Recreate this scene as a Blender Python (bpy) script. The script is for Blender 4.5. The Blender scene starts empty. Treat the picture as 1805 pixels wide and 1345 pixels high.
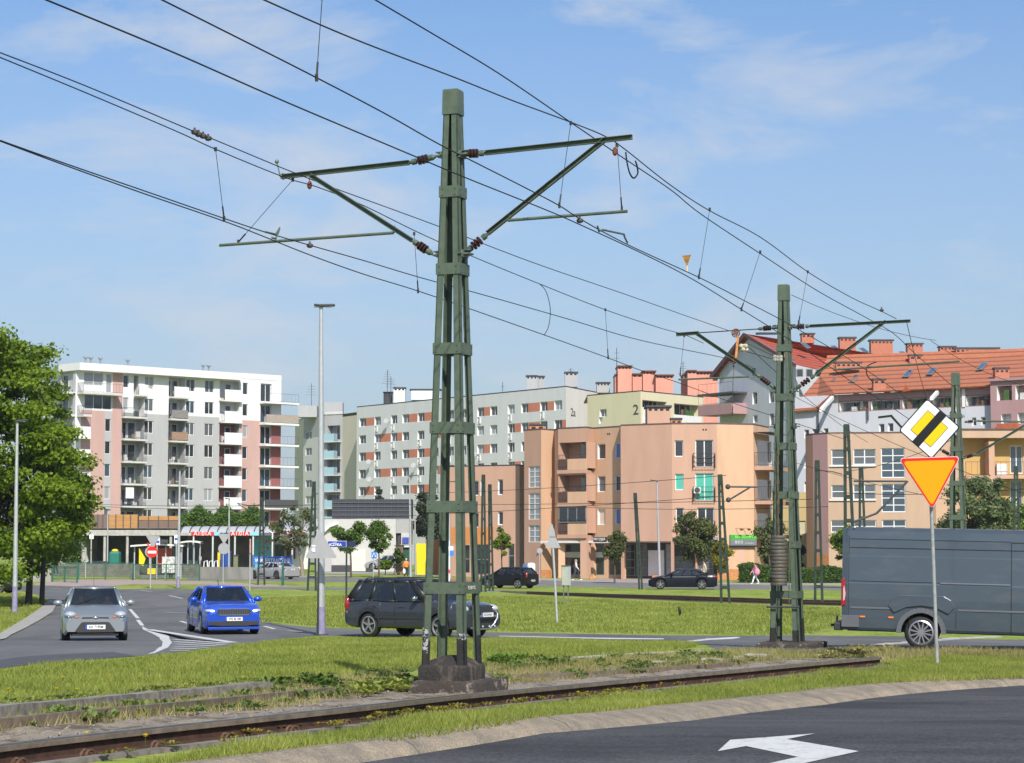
import bpy, math, random
import numpy as np
from mathutils import Vector, Matrix
random.seed(7); RNG = np.random.default_rng(7)
S = bpy.context.scene; COL = S.collection
R = math.radians
# ------------------------------------------------------------------ camera
F, PW, PH = 3760.0, 1805.0, 1345.0
HC = 1.6
TH = math.atan((965 - PH / 2) / F)
cd = bpy.data.cameras.new('camera'); cam = bpy.data.objects.new('camera', cd); COL.objects.link(cam)
cam.location = (0, 0, HC); cam.rotation_euler = (math.pi / 2 + TH, 0, 0)
cd.sensor_width = 36; cd.lens = F / PW * 36; cd.clip_start = 0.3; cd.clip_end = 6000
S.camera = cam
# ------------------------------------------------------------------ sun and sky
SUN_EL, SUN_AZ = 41.0, 14.0            # azimuth: to the right of straight behind the camera
sdir = Vector((math.sin(R(SUN_AZ)) * math.cos(R(SUN_EL)), -math.cos(R(SUN_AZ)) * math.cos(R(SUN_EL)), math.sin(R(SUN_EL))))
sl = bpy.data.lights.new('sun', 'SUN'); sl.energy = 4.4; sl.angle = R(0.5); sl.color = (1, 0.955, 0.88)
so = bpy.data.objects.new('sun', sl); COL.objects.link(so); so.rotation_euler = sdir.to_track_quat('Z', 'Y').to_euler()
S.view_settings.view_transform = 'Standard'; S.view_settings.look = 'None'
S.view_settings.gamma = 1; S.view_settings.exposure = 0.34; S.view_settings.use_curve_mapping = False
W = bpy.data.worlds.new('World'); S.world = W; W.use_nodes = True
nt = W.node_tree; nt.nodes.clear(); N = nt.nodes.new; L = nt.links.new
out = N('ShaderNodeOutputWorld'); bg = N('ShaderNodeBackground'); sky = N('ShaderNodeTexSky')
sky.sky_type = 'NISHITA'; sky.sun_disc = False; sky.sun_elevation = R(SUN_EL)
sky.sun_rotation = R(180 - SUN_AZ); sky.air_density = 1.0; sky.dust_density = 1.2; sky.ozone_density = 2.6
tc = N('ShaderNodeTexCoord'); sp = N('ShaderNodeSeparateXYZ'); L(tc.outputs['Generated'], sp.inputs[0])
# thin high cloud, laid out by direction: stretched noise, thicker low down
mp = N('ShaderNodeMapping'); mp.inputs['Scale'].default_value = (7.0, 3.0, 22.0); mp.inputs['Rotation'].default_value = (0, R(7), 0)
mp.inputs['Location'].default_value = (9.9, 6.1, 0.5)
L(tc.outputs['Generated'], mp.inputs['Vector'])
n1 = N('ShaderNodeTexNoise'); n1.inputs['Scale'].default_value = 1.0; n1.inputs['Detail'].default_value = 7; n1.inputs['Roughness'].default_value = 0.62
n1.inputs['Distortion'].default_value = 0.35; L(mp.outputs[0], n1.inputs['Vector'])
r1 = N('ShaderNodeMapRange'); r1.inputs['From Min'].default_value = 0.49; r1.inputs['From Max'].default_value = 0.72
r1.inputs['To Min'].default_value = 0; r1.inputs['To Max'].default_value = 0.75; L(n1.outputs['Fac'], r1.inputs['Value'])
r2 = N('ShaderNodeMapRange'); r2.inputs['From Min'].default_value = 0.0; r2.inputs['From Max'].default_value = 0.26
r2.inputs['To Min'].default_value = 0.72; r2.inputs['To Max'].default_value = 0.0; L(sp.outputs[2], r2.inputs['Value'])
ad = N('ShaderNodeMath'); ad.operation = 'ADD'; ad.use_clamp = True; L(r1.outputs[0], ad.inputs[0]); L(r2.outputs[0], ad.inputs[1])
mx = N('ShaderNodeMix'); mx.data_type = 'RGBA'; L(r2.outputs[0], mx.inputs['Factor']); tn = N('ShaderNodeVectorMath'); tn.operation = 'MULTIPLY'; tn.inputs[1].default_value = (0.90, 1.04, 1.20); L(sky.outputs[0], tn.inputs[0]); L(tn.outputs[0], mx.inputs[6])
mx.inputs[7].default_value = (3.9, 4.3, 4.9, 1)
mc = N('ShaderNodeMix'); mc.data_type = 'RGBA'; L(r1.outputs[0], mc.inputs['Factor']); L(mx.outputs[2], mc.inputs[6]); mc.inputs[7].default_value = (5.5, 5.8, 6.3, 1)
L(mc.outputs[2], bg.inputs['Color']); bg.inputs['Strength'].default_value = 0.095; L(bg.outputs[0], out.inputs['Surface'])
S.cycles.max_bounces = 5; S.cycles.diffuse_bounces = 2; S.cycles.glossy_bounces = 2; S.cycles.transparent_max_bounces = 8
S.cycles.use_denoising = True
# ------------------------------------------------------------------ rays from the photograph's camera, used to place things
CT, ST = math.cos(TH), math.sin(TH)
def ray(px, py):
    a = (px - PW / 2) / F; b = (PH / 2 - py) / F
    return Vector((a, CT - b * ST, ST + b * CT))
def at(px, py, Y):
    d = ray(px, py); t = Y / d.y
    return Vector((d.x * t, Y, HC + d.z * t))
YB = [-120, -60, -20, 0, 10, 20, 24, 28, 36, 45, 61, 80, 100, 150, 180, 200, 260, 600, 2500]
ZB = [0, 0, 0, 0, 0, 0, -.2, -.32, -.40, -.5, -1.0, -1.1, -1.15, -1.25, -1.12, -1.02, -1.0, -1.0, -1.0]
def hgt(Y): return float(np.interp(Y, YB, ZB))
def gp(px, py, dz=0.0):
    d = ray(px, py); lo, hi = 5.0, 900.0
    f = lambda Y: HC + d.z * Y / d.y - hgt(Y) - dz
    Ys = np.arange(8, 900, 0.5); prev = f(8.0)
    for Y in Ys[1:]:
        c = f(Y)
        if c <= 0 < prev or c <= 0: 
            lo, hi = Y - .5, Y; break
        prev = c
    for _ in range(30):
        m = (lo + hi) / 2
        if f(m) > 0: lo = m
        else: hi = m
    p = at(px, py, lo); p.z = hgt(lo) + dz
    return p
def gx(px, Y, dz=0.0):
    p = at(px, 960, Y); p.z = hgt(Y) + dz; return p
def onplane(px, py, P0, u):      # ray meets the upright plane through P0 along u
    d = ray(px, py); nx, ny = -u[1], u[0]
    t = (P0[0] * nx + P0[1] * ny) / (d.x * nx + d.y * ny)
    return Vector((d.x * t, d.y * t, HC + d.z * t))
def C(s, ox, oy): return lambda x, y: (ox + x / s, oy + y / s)
# ------------------------------------------------------------------ objects
def thing(name, label, cat, loc=(0, 0, 0), rz=0, group=None):
    o = bpy.data.objects.new(name, None); COL.objects.link(o); o.empty_display_size = .3
    o.location = loc; o.rotation_euler = (0, 0, rz); o['label'] = label; o['category'] = cat
    if group: o['group'] = group
    return o
def tag(o, label, cat, group=None, kind=None):
    if label: o['label'] = label
    if cat: o['category'] = cat
    if group: o['group'] = group
    if kind: o['kind'] = kind
    return o
def wl(o):
    v = Vector((0, 0, 0))
    while o is not None: v += o.location; o = o.parent
    return v
def children(o): return [c for c in o.children]
def dup(o, loc=None, rz=None, label=None, parent=None, group=None):
    c = o.copy(); COL.objects.link(c)
    if parent is not None: c.parent = parent
    if loc is not None: c.location = loc
    if rz is not None: c.rotation_euler = (0, 0, rz)
    if label: c['label'] = label
    if group: c['group'] = group
    for ch in list(o.children): dup(ch, parent=c)
    return c
class MB:
    def __init__(s): s.v = []; s.f = []; s.m = []
    def add(s, vs, fs, m=0):
        b = len(s.v); s.v += [tuple(v) for v in vs]; s.f += [tuple(b + i for i in f) for f in fs]; s.m += [m] * len(fs); return s
    def quad(s, a, b, c, d, m=0): return s.add([a, b, c, d], [(0, 1, 2, 3)], m)
    def poly(s, pts, m=0): return s.add(pts, [tuple(range(len(pts)))], m)
    def box(s, c, sz, rz=0, m=0, ax=None):
        x, y, z = sz[0] / 2, sz[1] / 2, sz[2] / 2; c = Vector(c)
        if ax is None: ax = (Vector((math.cos(rz), math.sin(rz), 0)), Vector((-math.sin(rz), math.cos(rz), 0)), Vector((0, 0, 1)))
        P = [c + ax[0] * (i * x) + ax[1] * (j * y) + ax[2] * (k * z) for k in (-1, 1) for j in (-1, 1) for i in (-1, 1)]
        return s.add(P, [(0, 2, 3, 1), (4, 5, 7, 6), (0, 1, 5, 4), (2, 6, 7, 3), (0, 4, 6, 2), (1, 3, 7, 5)], m)
    def bb(s, x0, x1, y0, y1, z0, z1, m=0): return s.box(((x0 + x1) / 2, (y0 + y1) / 2, (z0 + z1) / 2), (x1 - x0, y1 - y0, z1 - z0), 0, m)
    def bar(s, a, b, w, h, m=0, up=(0, 0, 1), tw=1.0):
        a, b = Vector(a), Vector(b); d = (b - a).normalized(); u = Vector(up)
        if abs(d.dot(u)) > .98: u = Vector((0, 1, 0))
        x = d.cross(u).normalized(); z = x.cross(d)
        P = []
        for p, k in ((a, 1), (b, tw)):
            for i, j in ((-1, -1), (1, -1), (1, 1), (-1, 1)): P.append(p + x * (i * w / 2 * k) + z * (j * h / 2 * k))
        return s.add(P, [(0, 1, 2, 3), (7, 6, 5, 4), (0, 4, 5, 1), (1, 5, 6, 2), (2, 6, 7, 3), (3, 7, 4, 0)], m)
    def tube(s, pts, r, n=8, m=0, cap=True):
        pts = [Vector(p) for p in pts]; rs = r if isinstance(r, (list, tuple)) else [r] * len(pts)
        V = []; Fs = []; px = None
        for i, p in enumerate(pts):
            d = (pts[min(i + 1, len(pts) - 1)] - pts[max(i - 1, 0)]).normalized()
            if px is None:
                u = Vector((0, 0, 1)) if abs(d.z) < .9 else Vector((1, 0, 0)); px = d.cross(u).normalized()
            px = (px - d * px.dot(d)).normalized(); py = d.cross(px)
            for k in range(n):
                a = 2 * math.pi * k / n; V.append(p + (px * math.cos(a) + py * math.sin(a)) * rs[i])
        for i in range(len(pts) - 1):
            for k in range(n):
                k2 = (k + 1) % n; Fs.append((i * n + k, i * n + k2, (i + 1) * n + k2, (i + 1) * n + k))
        if cap: Fs.append(tuple(range(n))[::-1]); Fs.append(tuple((len(pts) - 1) * n + k for k in range(n)))
        return s.add(V, Fs, m)
    def ell(s, c, r, n=10, k=6, m=0):
        V = []; Fs = []; c = Vector(c)
        for j in range(k + 1):
            p = math.pi * j / k
            for i in range(n):
                a = 2 * math.pi * i / n
                V.append(c + Vector((r[0] * math.sin(p) * math.cos(a), r[1] * math.sin(p) * math.sin(a), r[2] * math.cos(p))))
        for j in range(k):
            for i in range(n): Fs.append((j * n + i, (j + 1) * n + i, (j + 1) * n + (i + 1) % n, j * n + (i + 1) % n))
        return s.add(V, Fs, m)
    def lathe(s, p0, p1, prof, n=12, m=0, cap=True):   # prof: (t along p0-p1, radius)
        p0, p1 = Vector(p0), Vector(p1)
        return s.tube([p0.lerp(p1, t) for t, r in prof], [r for t, r in prof], n, m, cap)
    def prism(s, pts, d, m=0):               # extrude a 3D polygon by vector d
        n = len(pts); d = Vector(d); P = [Vector(p) for p in pts]; P += [p + d for p in P]
        return s.add(P, [tuple(range(n)), tuple(range(2 * n - 1, n - 1, -1))] + [(i, i + n, (i + 1) % n + n, (i + 1) % n) for i in range(n)], m)
    def build(s, name, mats, parent=None, local=False, smooth=None, bevel=0, kind=None):
        me = bpy.data.meshes.new(name); v = s.v
        if parent is not None and not local:
            w = wl(parent); v = [(a[0] - w.x, a[1] - w.y, a[2] - w.z) for a in v]
        me.from_pydata(v, [], s.f)
        if not isinstance(mats, (list, tuple)): mats = [mats]
        for q in mats: me.materials.append(q)
        if max(s.m, default=0) > 0: me.polygons.foreach_set('material_index', s.m)
        if smooth is not None:
            me.polygons.foreach_set('use_smooth', [True] * len(s.f))
            if smooth < 180: me.set_sharp_from_angle(angle=R(smooth))
        me.update(); o = bpy.data.objects.new(name, me); COL.objects.link(o)
        if parent is not None: o.parent = parent
        if bevel:
            b = o.modifiers.new('bevel', 'BEVEL'); b.width = bevel; b.segments = 2; b.limit_method = 'ANGLE'
        if kind: o['kind'] = kind
        return o
def npmesh(name, V, Fc, mats, parent=None, kind=None, attr=None, smooth=False):
    me = bpy.data.meshes.new(name); n = len(Fc); k = Fc.shape[1]
    me.vertices.add(len(V)); me.vertices.foreach_set('co', np.asarray(V, dtype=np.float32).ravel())
    me.loops.add(n * k); me.loops.foreach_set('vertex_index', np.asarray(Fc, dtype=np.int32).ravel())
    me.polygons.add(n); me.polygons.foreach_set('loop_start', np.arange(0, n * k, k, dtype=np.int32)); me.polygons.foreach_set('loop_total', np.full(n, k, dtype=np.int32))
    if smooth: me.polygons.foreach_set('use_smooth', [True] * n)
    for q in (mats if isinstance(mats, (list, tuple)) else [mats]): me.materials.append(q)
    me.update(calc_edges=True)
    if attr is not None:
        a = me.attributes.new('tint', 'FLOAT', 'FACE'); a.data.foreach_set('value', np.asarray(attr, dtype=np.float32))
    o = bpy.data.objects.new(name, me); COL.objects.link(o)
    if parent is not None: o.parent = parent
    if kind: o['kind'] = kind
    return o
# ------------------------------------------------------------------ materials
MATS = {}
def mat(name, col, rough=.7, metal=0, var=.12, scale=3.0, bump=0, bscale=40, spec=.4, col2=None, emit=None, stretch=None, thr=(.35, .65), coat=0, detail=5, grain=0, gscale=90):
    if name in MATS: return MATS[name]
    if name.startswith('render_'): var, scale, stretch = var * 1.1, .8, (1, 1, .22)
    m = bpy.data.materials.new(name); m.use_nodes = True; t = m.node_tree; b = t.nodes['Principled BSDF']
    b.inputs['Roughness'].default_value = rough; b.inputs['Metallic'].default_value = metal; b.inputs['Specular IOR Level'].default_value = spec
    c = tuple(col) + (1,)
    if coat: b.inputs['Coat Weight'].default_value = coat; b.inputs['Coat Roughness'].default_value = .04
    if var or col2:
        g = t.nodes.new('ShaderNodeNewGeometry') if True else None
        mpn = t.nodes.new('ShaderNodeMapping'); t.links.new(g.outputs['Position'], mpn.inputs['Vector'])
        if stretch: mpn.inputs['Scale'].default_value = stretch
        nz = t.nodes.new('ShaderNodeTexNoise'); nz.inputs['Scale'].default_value = scale; nz.inputs['Detail'].default_value = detail; nz.inputs['Roughness'].default_value = .6
        t.links.new(mpn.outputs[0], nz.inputs['Vector'])
        mr = t.nodes.new('ShaderNodeMapRange'); mr.inputs['From Min'].default_value = thr[0]; mr.inputs['From Max'].default_value = thr[1]; t.links.new(nz.outputs['Fac'], mr.inputs['Value'])
        mxn = t.nodes.new('ShaderNodeMix'); mxn.data_type = 'RGBA'; t.links.new(mr.outputs[0], mxn.inputs['Factor'])
        if col2: mxn.inputs[6].default_value = c; mxn.inputs[7].default_value = tuple(col2) + (1,)
        else:
            mxn.inputs[6].default_value = tuple(x * (1 - var) for x in col) + (1,); mxn.inputs[7].default_value = tuple(min(1, x * (1 + var)) for x in col) + (1,)
        src = mxn.outputs[2]
        if grain:
            ng = t.nodes.new('ShaderNodeTexNoise'); ng.inputs['Scale'].default_value = gscale; ng.inputs['Detail'].default_value = 3; t.links.new(g.outputs['Position'], ng.inputs['Vector'])
            rg_ = t.nodes.new('ShaderNodeMapRange'); rg_.inputs['From Min'].default_value = .3; rg_.inputs['From Max'].default_value = .7; rg_.inputs['To Min'].default_value = 1 - grain; rg_.inputs['To Max'].default_value = 1 + grain; t.links.new(ng.outputs['Fac'], rg_.inputs['Value'])
            vm = t.nodes.new('ShaderNodeVectorMath'); vm.operation = 'SCALE'; t.links.new(src, vm.inputs[0]); t.links.new(rg_.outputs[0], vm.inputs['Scale']); src = vm.outputs[0]
        t.links.new(src, b.inputs['Base Color'])
        if bump:
            nb = t.nodes.new('ShaderNodeTexNoise'); nb.inputs['Scale'].default_value = bscale; nb.inputs['Detail'].default_value = 4; t.links.new(g.outputs['Position'], nb.inputs['Vector'])
            bu = t.nodes.new('ShaderNodeBump'); bu.inputs['Strength'].default_value = bump; bu.inputs['Distance'].default_value = .02
            t.links.new(nb.outputs['Fac'], bu.inputs['Height']); t.links.new(bu.outputs[0], b.inputs['Normal'])
    else: b.inputs['Base Color'].default_value = c
    if emit: b.inputs['Emission Color'].default_value = tuple(col) + (1,); b.inputs['Emission Strength'].default_value = emit
    MATS[name] = m; return m
def glassm(name, col, rough=.05, alpha=None, var=0):
    m = mat(name, col, rough, 0, var, spec=.9)
    if alpha is not None: m.node_tree.nodes['Principled BSDF'].inputs['Alpha'].default_value = alpha
    return m
def leafmat(name, ca, cb, cc=None, trans=.25, nscale=1.1, p3=.95):
    if name in MATS: return MATS[name]
    m = bpy.data.materials.new(name); m.use_nodes = True; t = m.node_tree; t.nodes.clear()
    o = t.nodes.new('ShaderNodeOutputMaterial'); at_ = t.nodes.new('ShaderNodeAttribute'); at_.attribute_name = 'tint'
    g = t.nodes.new('ShaderNodeNewGeometry'); nz = t.nodes.new('ShaderNodeTexNoise'); nz.inputs['Scale'].default_value = nscale; nz.inputs['Detail'].default_value = 3
    t.links.new(g.outputs['Position'], nz.inputs['Vector'])
    mt = t.nodes.new('ShaderNodeMath'); mt.operation = 'MULTIPLY_ADD'; mt.inputs[1].default_value = .55; t.links.new(nz.outputs['Fac'], mt.inputs[0])
    m2 = t.nodes.new('ShaderNodeMath'); m2.operation = 'MULTIPLY'; m2.inputs[1].default_value = .5; t.links.new(at_.outputs['Fac'], m2.inputs[0]); t.links.new(m2.outputs[0], mt.inputs[2])
    r = t.nodes.new('ShaderNodeValToRGB'); t.links.new(mt.outputs[0], r.inputs[0])
    r.color_ramp.elements[0].position = .22; r.color_ramp.elements[0].color = tuple(ca) + (1,)
    r.color_ramp.elements[1].position = .72; r.color_ramp.elements[1].color = tuple(cb) + (1,)
    if cc: e = r.color_ramp.elements.new(p3); e.color = tuple(cc) + (1,)
    d = t.nodes.new('ShaderNodeBsdfPrincipled'); d.inputs['Roughness'].default_value = .55; d.inputs['Specular IOR Level'].default_value = .3
    t.links.new(r.outputs[0], d.inputs['Base Color']); tr = t.nodes.new('ShaderNodeBsdfTranslucent'); t.links.new(r.outputs[0], tr.inputs['Color'])
    mxs = t.nodes.new('ShaderNodeMixShader'); mxs.inputs[0].default_value = trans
    t.links.new(d.outputs[0], mxs.inputs[1]); t.links.new(tr.outputs[0], mxs.inputs[2]); t.links.new(mxs.outputs[0], o.inputs['Surface'])
    MATS[name] = m; return m
def spots(m, col, scale, lo, hi, amt=1.0, stretch=None, detail=6):
    t = m.node_tree; b = t.nodes['Principled BSDF']; g = t.nodes.new('ShaderNodeNewGeometry'); mp_ = t.nodes.new('ShaderNodeMapping'); t.links.new(g.outputs['Position'], mp_.inputs['Vector'])
    if stretch: mp_.inputs['Scale'].default_value = stretch
    nz = t.nodes.new('ShaderNodeTexNoise'); nz.inputs['Scale'].default_value = scale; nz.inputs['Detail'].default_value = detail; nz.inputs['Roughness'].default_value = .65; t.links.new(mp_.outputs[0], nz.inputs['Vector'])
    r = t.nodes.new('ShaderNodeMapRange'); r.inputs['From Min'].default_value = lo; r.inputs['From Max'].default_value = hi; r.inputs['To Max'].default_value = amt; t.links.new(nz.outputs['Fac'], r.inputs['Value'])
    x = t.nodes.new('ShaderNodeMix'); x.data_type = 'RGBA'; t.links.new(r.outputs[0], x.inputs['Factor'])
    if b.inputs['Base Color'].links: t.links.new(b.inputs['Base Color'].links[0].from_socket, x.inputs[6])
    else: x.inputs[6].default_value = b.inputs['Base Color'].default_value
    x.inputs[7].default_value = tuple(col) + (1,); t.links.new(x.outputs[2], b.inputs['Base Color']); return m
M_green = mat('mast_paint', (.070, .100, .068), .5, 0, .0, scale=9, col2=(.10, .128, .088), spec=.4, bump=.1)
spots(M_green, (.05, .062, .045), 2.2, .5, .75, .6, (1, 1, .3)); spots(M_green, (.22, .22, .17), 34, .66, .70, .8); spots(M_green, (.09, .045, .02), 14, .66, .72, .8)
M_greenf = mat('far_mast_paint', (.032, .048, .036), .55, 0, .2)
M_ins = mat('insulator_brown', (.035, .014, .012), .3, var=.2)
M_fit = mat('fitting_grey', (.13, .16, .13), .5, .3, .3, scale=20)
M_wire = mat('wire', (.012, .014, .015), .6, .0, 0)
M_rust = mat('rust', (.16, .06, .03), .8, 0, .4, scale=12)
M_galv = mat('galvanised', (.42, .43, .43), .42, .6, .1, scale=14)
M_white = mat('white_paint', (.78, .78, .76), .5, 0, .04)
M_black = mat('black', (.012, .012, .013), .5, 0, 0)
M_dark = mat('dark_grey', (.05, .052, .056), .6, 0, .1)
M_conc = mat('old_concrete', (.23, .21, .18), .9, 0, .35, scale=5, bump=.4, bscale=30)
M_conc2 = mat('light_concrete', (.4, .38, .35), .9, 0, .15, scale=2, bump=.2)
def text(body, size, mt, loc, rot, parent=None, name='lettering', depth=.004, align='CENTER', sx=1.0, label=None, bold=0):
    c = bpy.data.curves.new(name, 'FONT'); c.body = body; c.size = size; c.extrude = depth; c.align_x = align; c.align_y = 'CENTER'; c.offset = bold
    o = bpy.data.objects.new(name, c); COL.objects.link(o)
    dg = bpy.context.evaluated_depsgraph_get(); dg.update()
    me = bpy.data.meshes.new_from_object(o.evaluated_get(dg)); bpy.data.objects.remove(o); me.name = name
    me.materials.clear(); me.materials.append(mt)
    o = bpy.data.objects.new(name, me); COL.objects.link(o); o.location = loc; o.rotation_euler = rot; o.scale = (sx, 1, 1)
    if parent is not None: o.parent = parent
    return o
# ================================================================== GROUND
kerb_in = [(330,1345),(449,1328.5),(575,1312),(699,1301),(824,1283),(900,1271),(1024,1256.7),(1150,1243),(1260,1233),(1350,1223.5),(1440,1213),(1531,1204.6),(1640,1198),(1805,1190)]
kerb_out = [(633,1345),(824,1317.5),(900,1304),(1024,1289),(1149,1276),(1270,1262),(1398,1248),(1577,1223.5),(1690,1215),(1805,1208)]
KI = [gp(*p) for p in kerb_in]
ZR = -.12
def gpz(px, py, z):
    d = ray(px, py); t = (z - HC) / d.z; return Vector((d.x * t, d.y * t, z))
KO = [gp(x, y, ZR) for x, y in kerb_out]
def smp(P, k=3):
    for _ in range(k): P = [P[0]] + [(P[i - 1] + P[i] * 2 + P[i + 1]) / 4 for i in range(1, len(P) - 1)] + [P[-1]]
    return P
def rsm(P, st):
    o = [P[0]]
    for a_, c_ in zip(P[:-1], P[1:]):
        n = max(1, int((c_ - a_).length / st)); o += [a_.lerp(c_, k / n) for k in range(1, n + 1)]
    return o
KI = smp(rsm(KI, .7), 4); KO = smp(rsm(KO, .7), 6)
d0 = (KI[3] - KI[0]).normalized(); KI = [KI[0] - d0 * 22] + KI
d1 = (KI[-1] - KI[-4]); d1.z = 0; d1.normalize(); KI = KI + [KI[-1] + d1 * 2.2, KI[-1] + Vector((9, 3.0, 0)), KI[-1] + Vector((60, 6, 0))]
d0 = (KO[2] - KO[0]).normalized(); KO = [KO[0] - d0 * 22] + KO
KO = KO + [KO[-1] + d1 * 2.4, KO[-1] + Vector((9.6, 3.0, 0)), KO[-1] + Vector((62, 6, 0))]
kx = [p.x for p in KI]; ky = [p.y for p in KI]
def Yk(X):
    if X < kx[0]: return ky[0] + (X - kx[0]) * 1.0 if X > kx[0] - 30 else -60.0
    return float(np.interp(X, kx, ky))
# grass sheet from the kerb to the horizon
M_grass = bpy.data.materials.new('grass_ground'); MATS['grass_ground'] = M_grass; M_grass.use_nodes = True
t = M_grass.node_tree; b = t.nodes['Principled BSDF']; b.inputs['Roughness'].default_value = .9; b.inputs['Specular IOR Level'].default_value = .1
g = t.nodes.new('ShaderNodeNewGeometry'); ma = t.nodes.new('ShaderNodeMapping'); ma.inputs['Scale'].default_value = (.5, .16, 1); t.links.new(g.outputs['Position'], ma.inputs[0])
na = t.nodes.new('ShaderNodeTexNoise'); na.inputs['Scale'].default_value = 1.0; na.inputs['Detail'].default_value = 6; na.inputs['Roughness'].default_value = .65; t.links.new(ma.outputs[0], na.inputs['Vector'])
nb = t.nodes.new('ShaderNodeTexNoise'); nb.inputs['Scale'].default_value = 5; nb.inputs['Detail'].default_value = 5; mb_ = t.nodes.new('ShaderNodeMapping'); mb_.inputs['Scale'].default_value = (1, .35, 1); t.links.new(g.outputs['Position'], mb_.inputs[0]); t.links.new(mb_.outputs[0], nb.inputs['Vector'])
mm = t.nodes.new('ShaderNodeMath'); mm.operation = 'ADD'; t.links.new(na.outputs['Fac'], mm.inputs[0]); t.links.new(nb.outputs['Fac'], mm.inputs[1])
m3 = t.nodes.new('ShaderNodeMath'); m3.operation = 'MULTIPLY'; m3.inputs[1].default_value = .5; t.links.new(mm.outputs[0], m3.inputs[0])
cr = t.nodes.new('ShaderNodeValToRGB'); t.links.new(m3.outputs[0], cr.inputs[0]); e = cr.color_ramp.elements
e[0].position = .34; e[0].color = (.10, .15, .022, 1); e[1].position = .64; e[1].color = (.33, .335, .10, 1)
q = e.new(.5); q.color = (.225, .29, .05, 1)
t.links.new(cr.outputs[0], b.inputs['Base Color'])
bu = t.nodes.new('ShaderNodeBump'); bu.inputs['Strength'].default_value = .6; bu.inputs['Distance'].default_value = .08; n4 = t.nodes.new('ShaderNodeTexNoise'); n4.inputs['Scale'].default_value = 9; n4.inputs['Detail'].default_value = 6
t.links.new(g.outputs['Position'], n4.inputs['Vector']); t.links.new(n4.outputs['Fac'], bu.inputs['Height']); t.links.new(bu.outputs[0], b.inputs['Normal'])
mb = MB(); XS = sorted(set([-2200, -700, -250, -120, -60, -42, -25] + kx + [-16, -13, 75, 120, 250, 700, 2200]))
for i in range(len(XS) - 1):
    xa, xb = XS[i], XS[i + 1]; ya, yb = Yk(xa), Yk(xb); m_ = max(ya, yb) + .05
    rows = [(ya, yb)] + [(q, q) for q in YB if q > m_]
    for (a0, a1), (b0, b1) in zip(rows[:-1], rows[1:]):
        mb.quad((xa, a0, hgt(a0)), (xb, a1, hgt(a1)), (xb, b1, hgt(b1)), (xa, b0, hgt(b0)))
mb.build('ground', M_grass, kind='structure')
# a sheet that follows the lie of the land
def clip(poly, y, keep_above):
    o = []
    for i in range(len(poly)):
        p, q = poly[i], poly[(i + 1) % len(poly)]
        ip = (p[1] >= y) == keep_above or p[1] == y; iq = (q[1] >= y) == keep_above or q[1] == y
        if ip: o.append(p)
        if ip != iq:
            k = (y - p[1]) / (q[1] - p[1]); o.append((p[0] + (q[0] - p[0]) * k, y))
    return o
from mathutils.geometry import tessellate_polygon
def sheet(name, pix, lift, m, kind='structure', world=False, parent=None, tris=None):
    P = [(v[0], v[1]) for v in pix] if world else [(lambda v: (v.x, v.y))(gp(*v)) for v in pix]
    out = MB()
    T = tessellate_polygon([[Vector((a, b_, 0)) for a, b_ in P]])
    ys = [q for q in YB]
    for tri in T:
        pl = [P[k] for k in tri]; lo = min(p[1] for p in pl); hi = max(p[1] for p in pl)
        cuts = [-1e9] + [q for q in ys if lo < q < hi] + [1e9]
        for c0, c1 in zip(cuts[:-1], cuts[1:]):
            w = pl
            if c0 > -1e8: w = clip(w, c0, True)
            if c1 < 1e8 and len(w) > 2: w = clip(w, c1, False)
            if len(w) > 2:
                ar = sum(w[i][0] * w[(i + 1) % len(w)][1] - w[(i + 1) % len(w)][0] * w[i][1] for i in range(len(w)))
                if ar < 0: w = w[::-1]
                out.poly([(a, b_, hgt(b_) + lift) for a, b_ in w])
    return out.build(name, m, parent, kind=kind)
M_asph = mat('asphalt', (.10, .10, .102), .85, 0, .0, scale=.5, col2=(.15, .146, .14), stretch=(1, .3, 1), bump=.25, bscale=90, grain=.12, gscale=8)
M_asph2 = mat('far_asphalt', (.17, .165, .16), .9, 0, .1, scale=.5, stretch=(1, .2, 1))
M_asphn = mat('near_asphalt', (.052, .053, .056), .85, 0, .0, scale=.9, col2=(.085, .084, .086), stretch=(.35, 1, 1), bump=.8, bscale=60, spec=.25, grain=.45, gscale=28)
M_mark = mat('road_marking', (.55, .55, .53), .8, 0, .0, scale=6, col2=(.42, .42, .41), thr=(.5, .7))
spots(M_asphn, (.028, .028, .03), .5, .5, .62, .6, (.3, 1, 1)); spots(M_asphn, (.30, .29, .27), 26, .735, .75, .7, None, 2); spots(M_asph, (.07, .07, .072), .35, .52, .6, .5, (1, .25, 1)); spots(M_mark, (.10, .10, .10), 16, .60, .66, .7)
M_kerb = mat('kerb_concrete', (.29, .235, .17), .9, 0, .0, scale=3.5, col2=(.18, .155, .12), bump=.7, bscale=40, grain=.25, gscale=45, detail=8)
M_pave = mat('pink_paving', (.36, .27, .235), .9, 0, .1, scale=1)
M_path = mat('pale_path', (.33, .31, .28), .9, 0, .12, scale=1)
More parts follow.
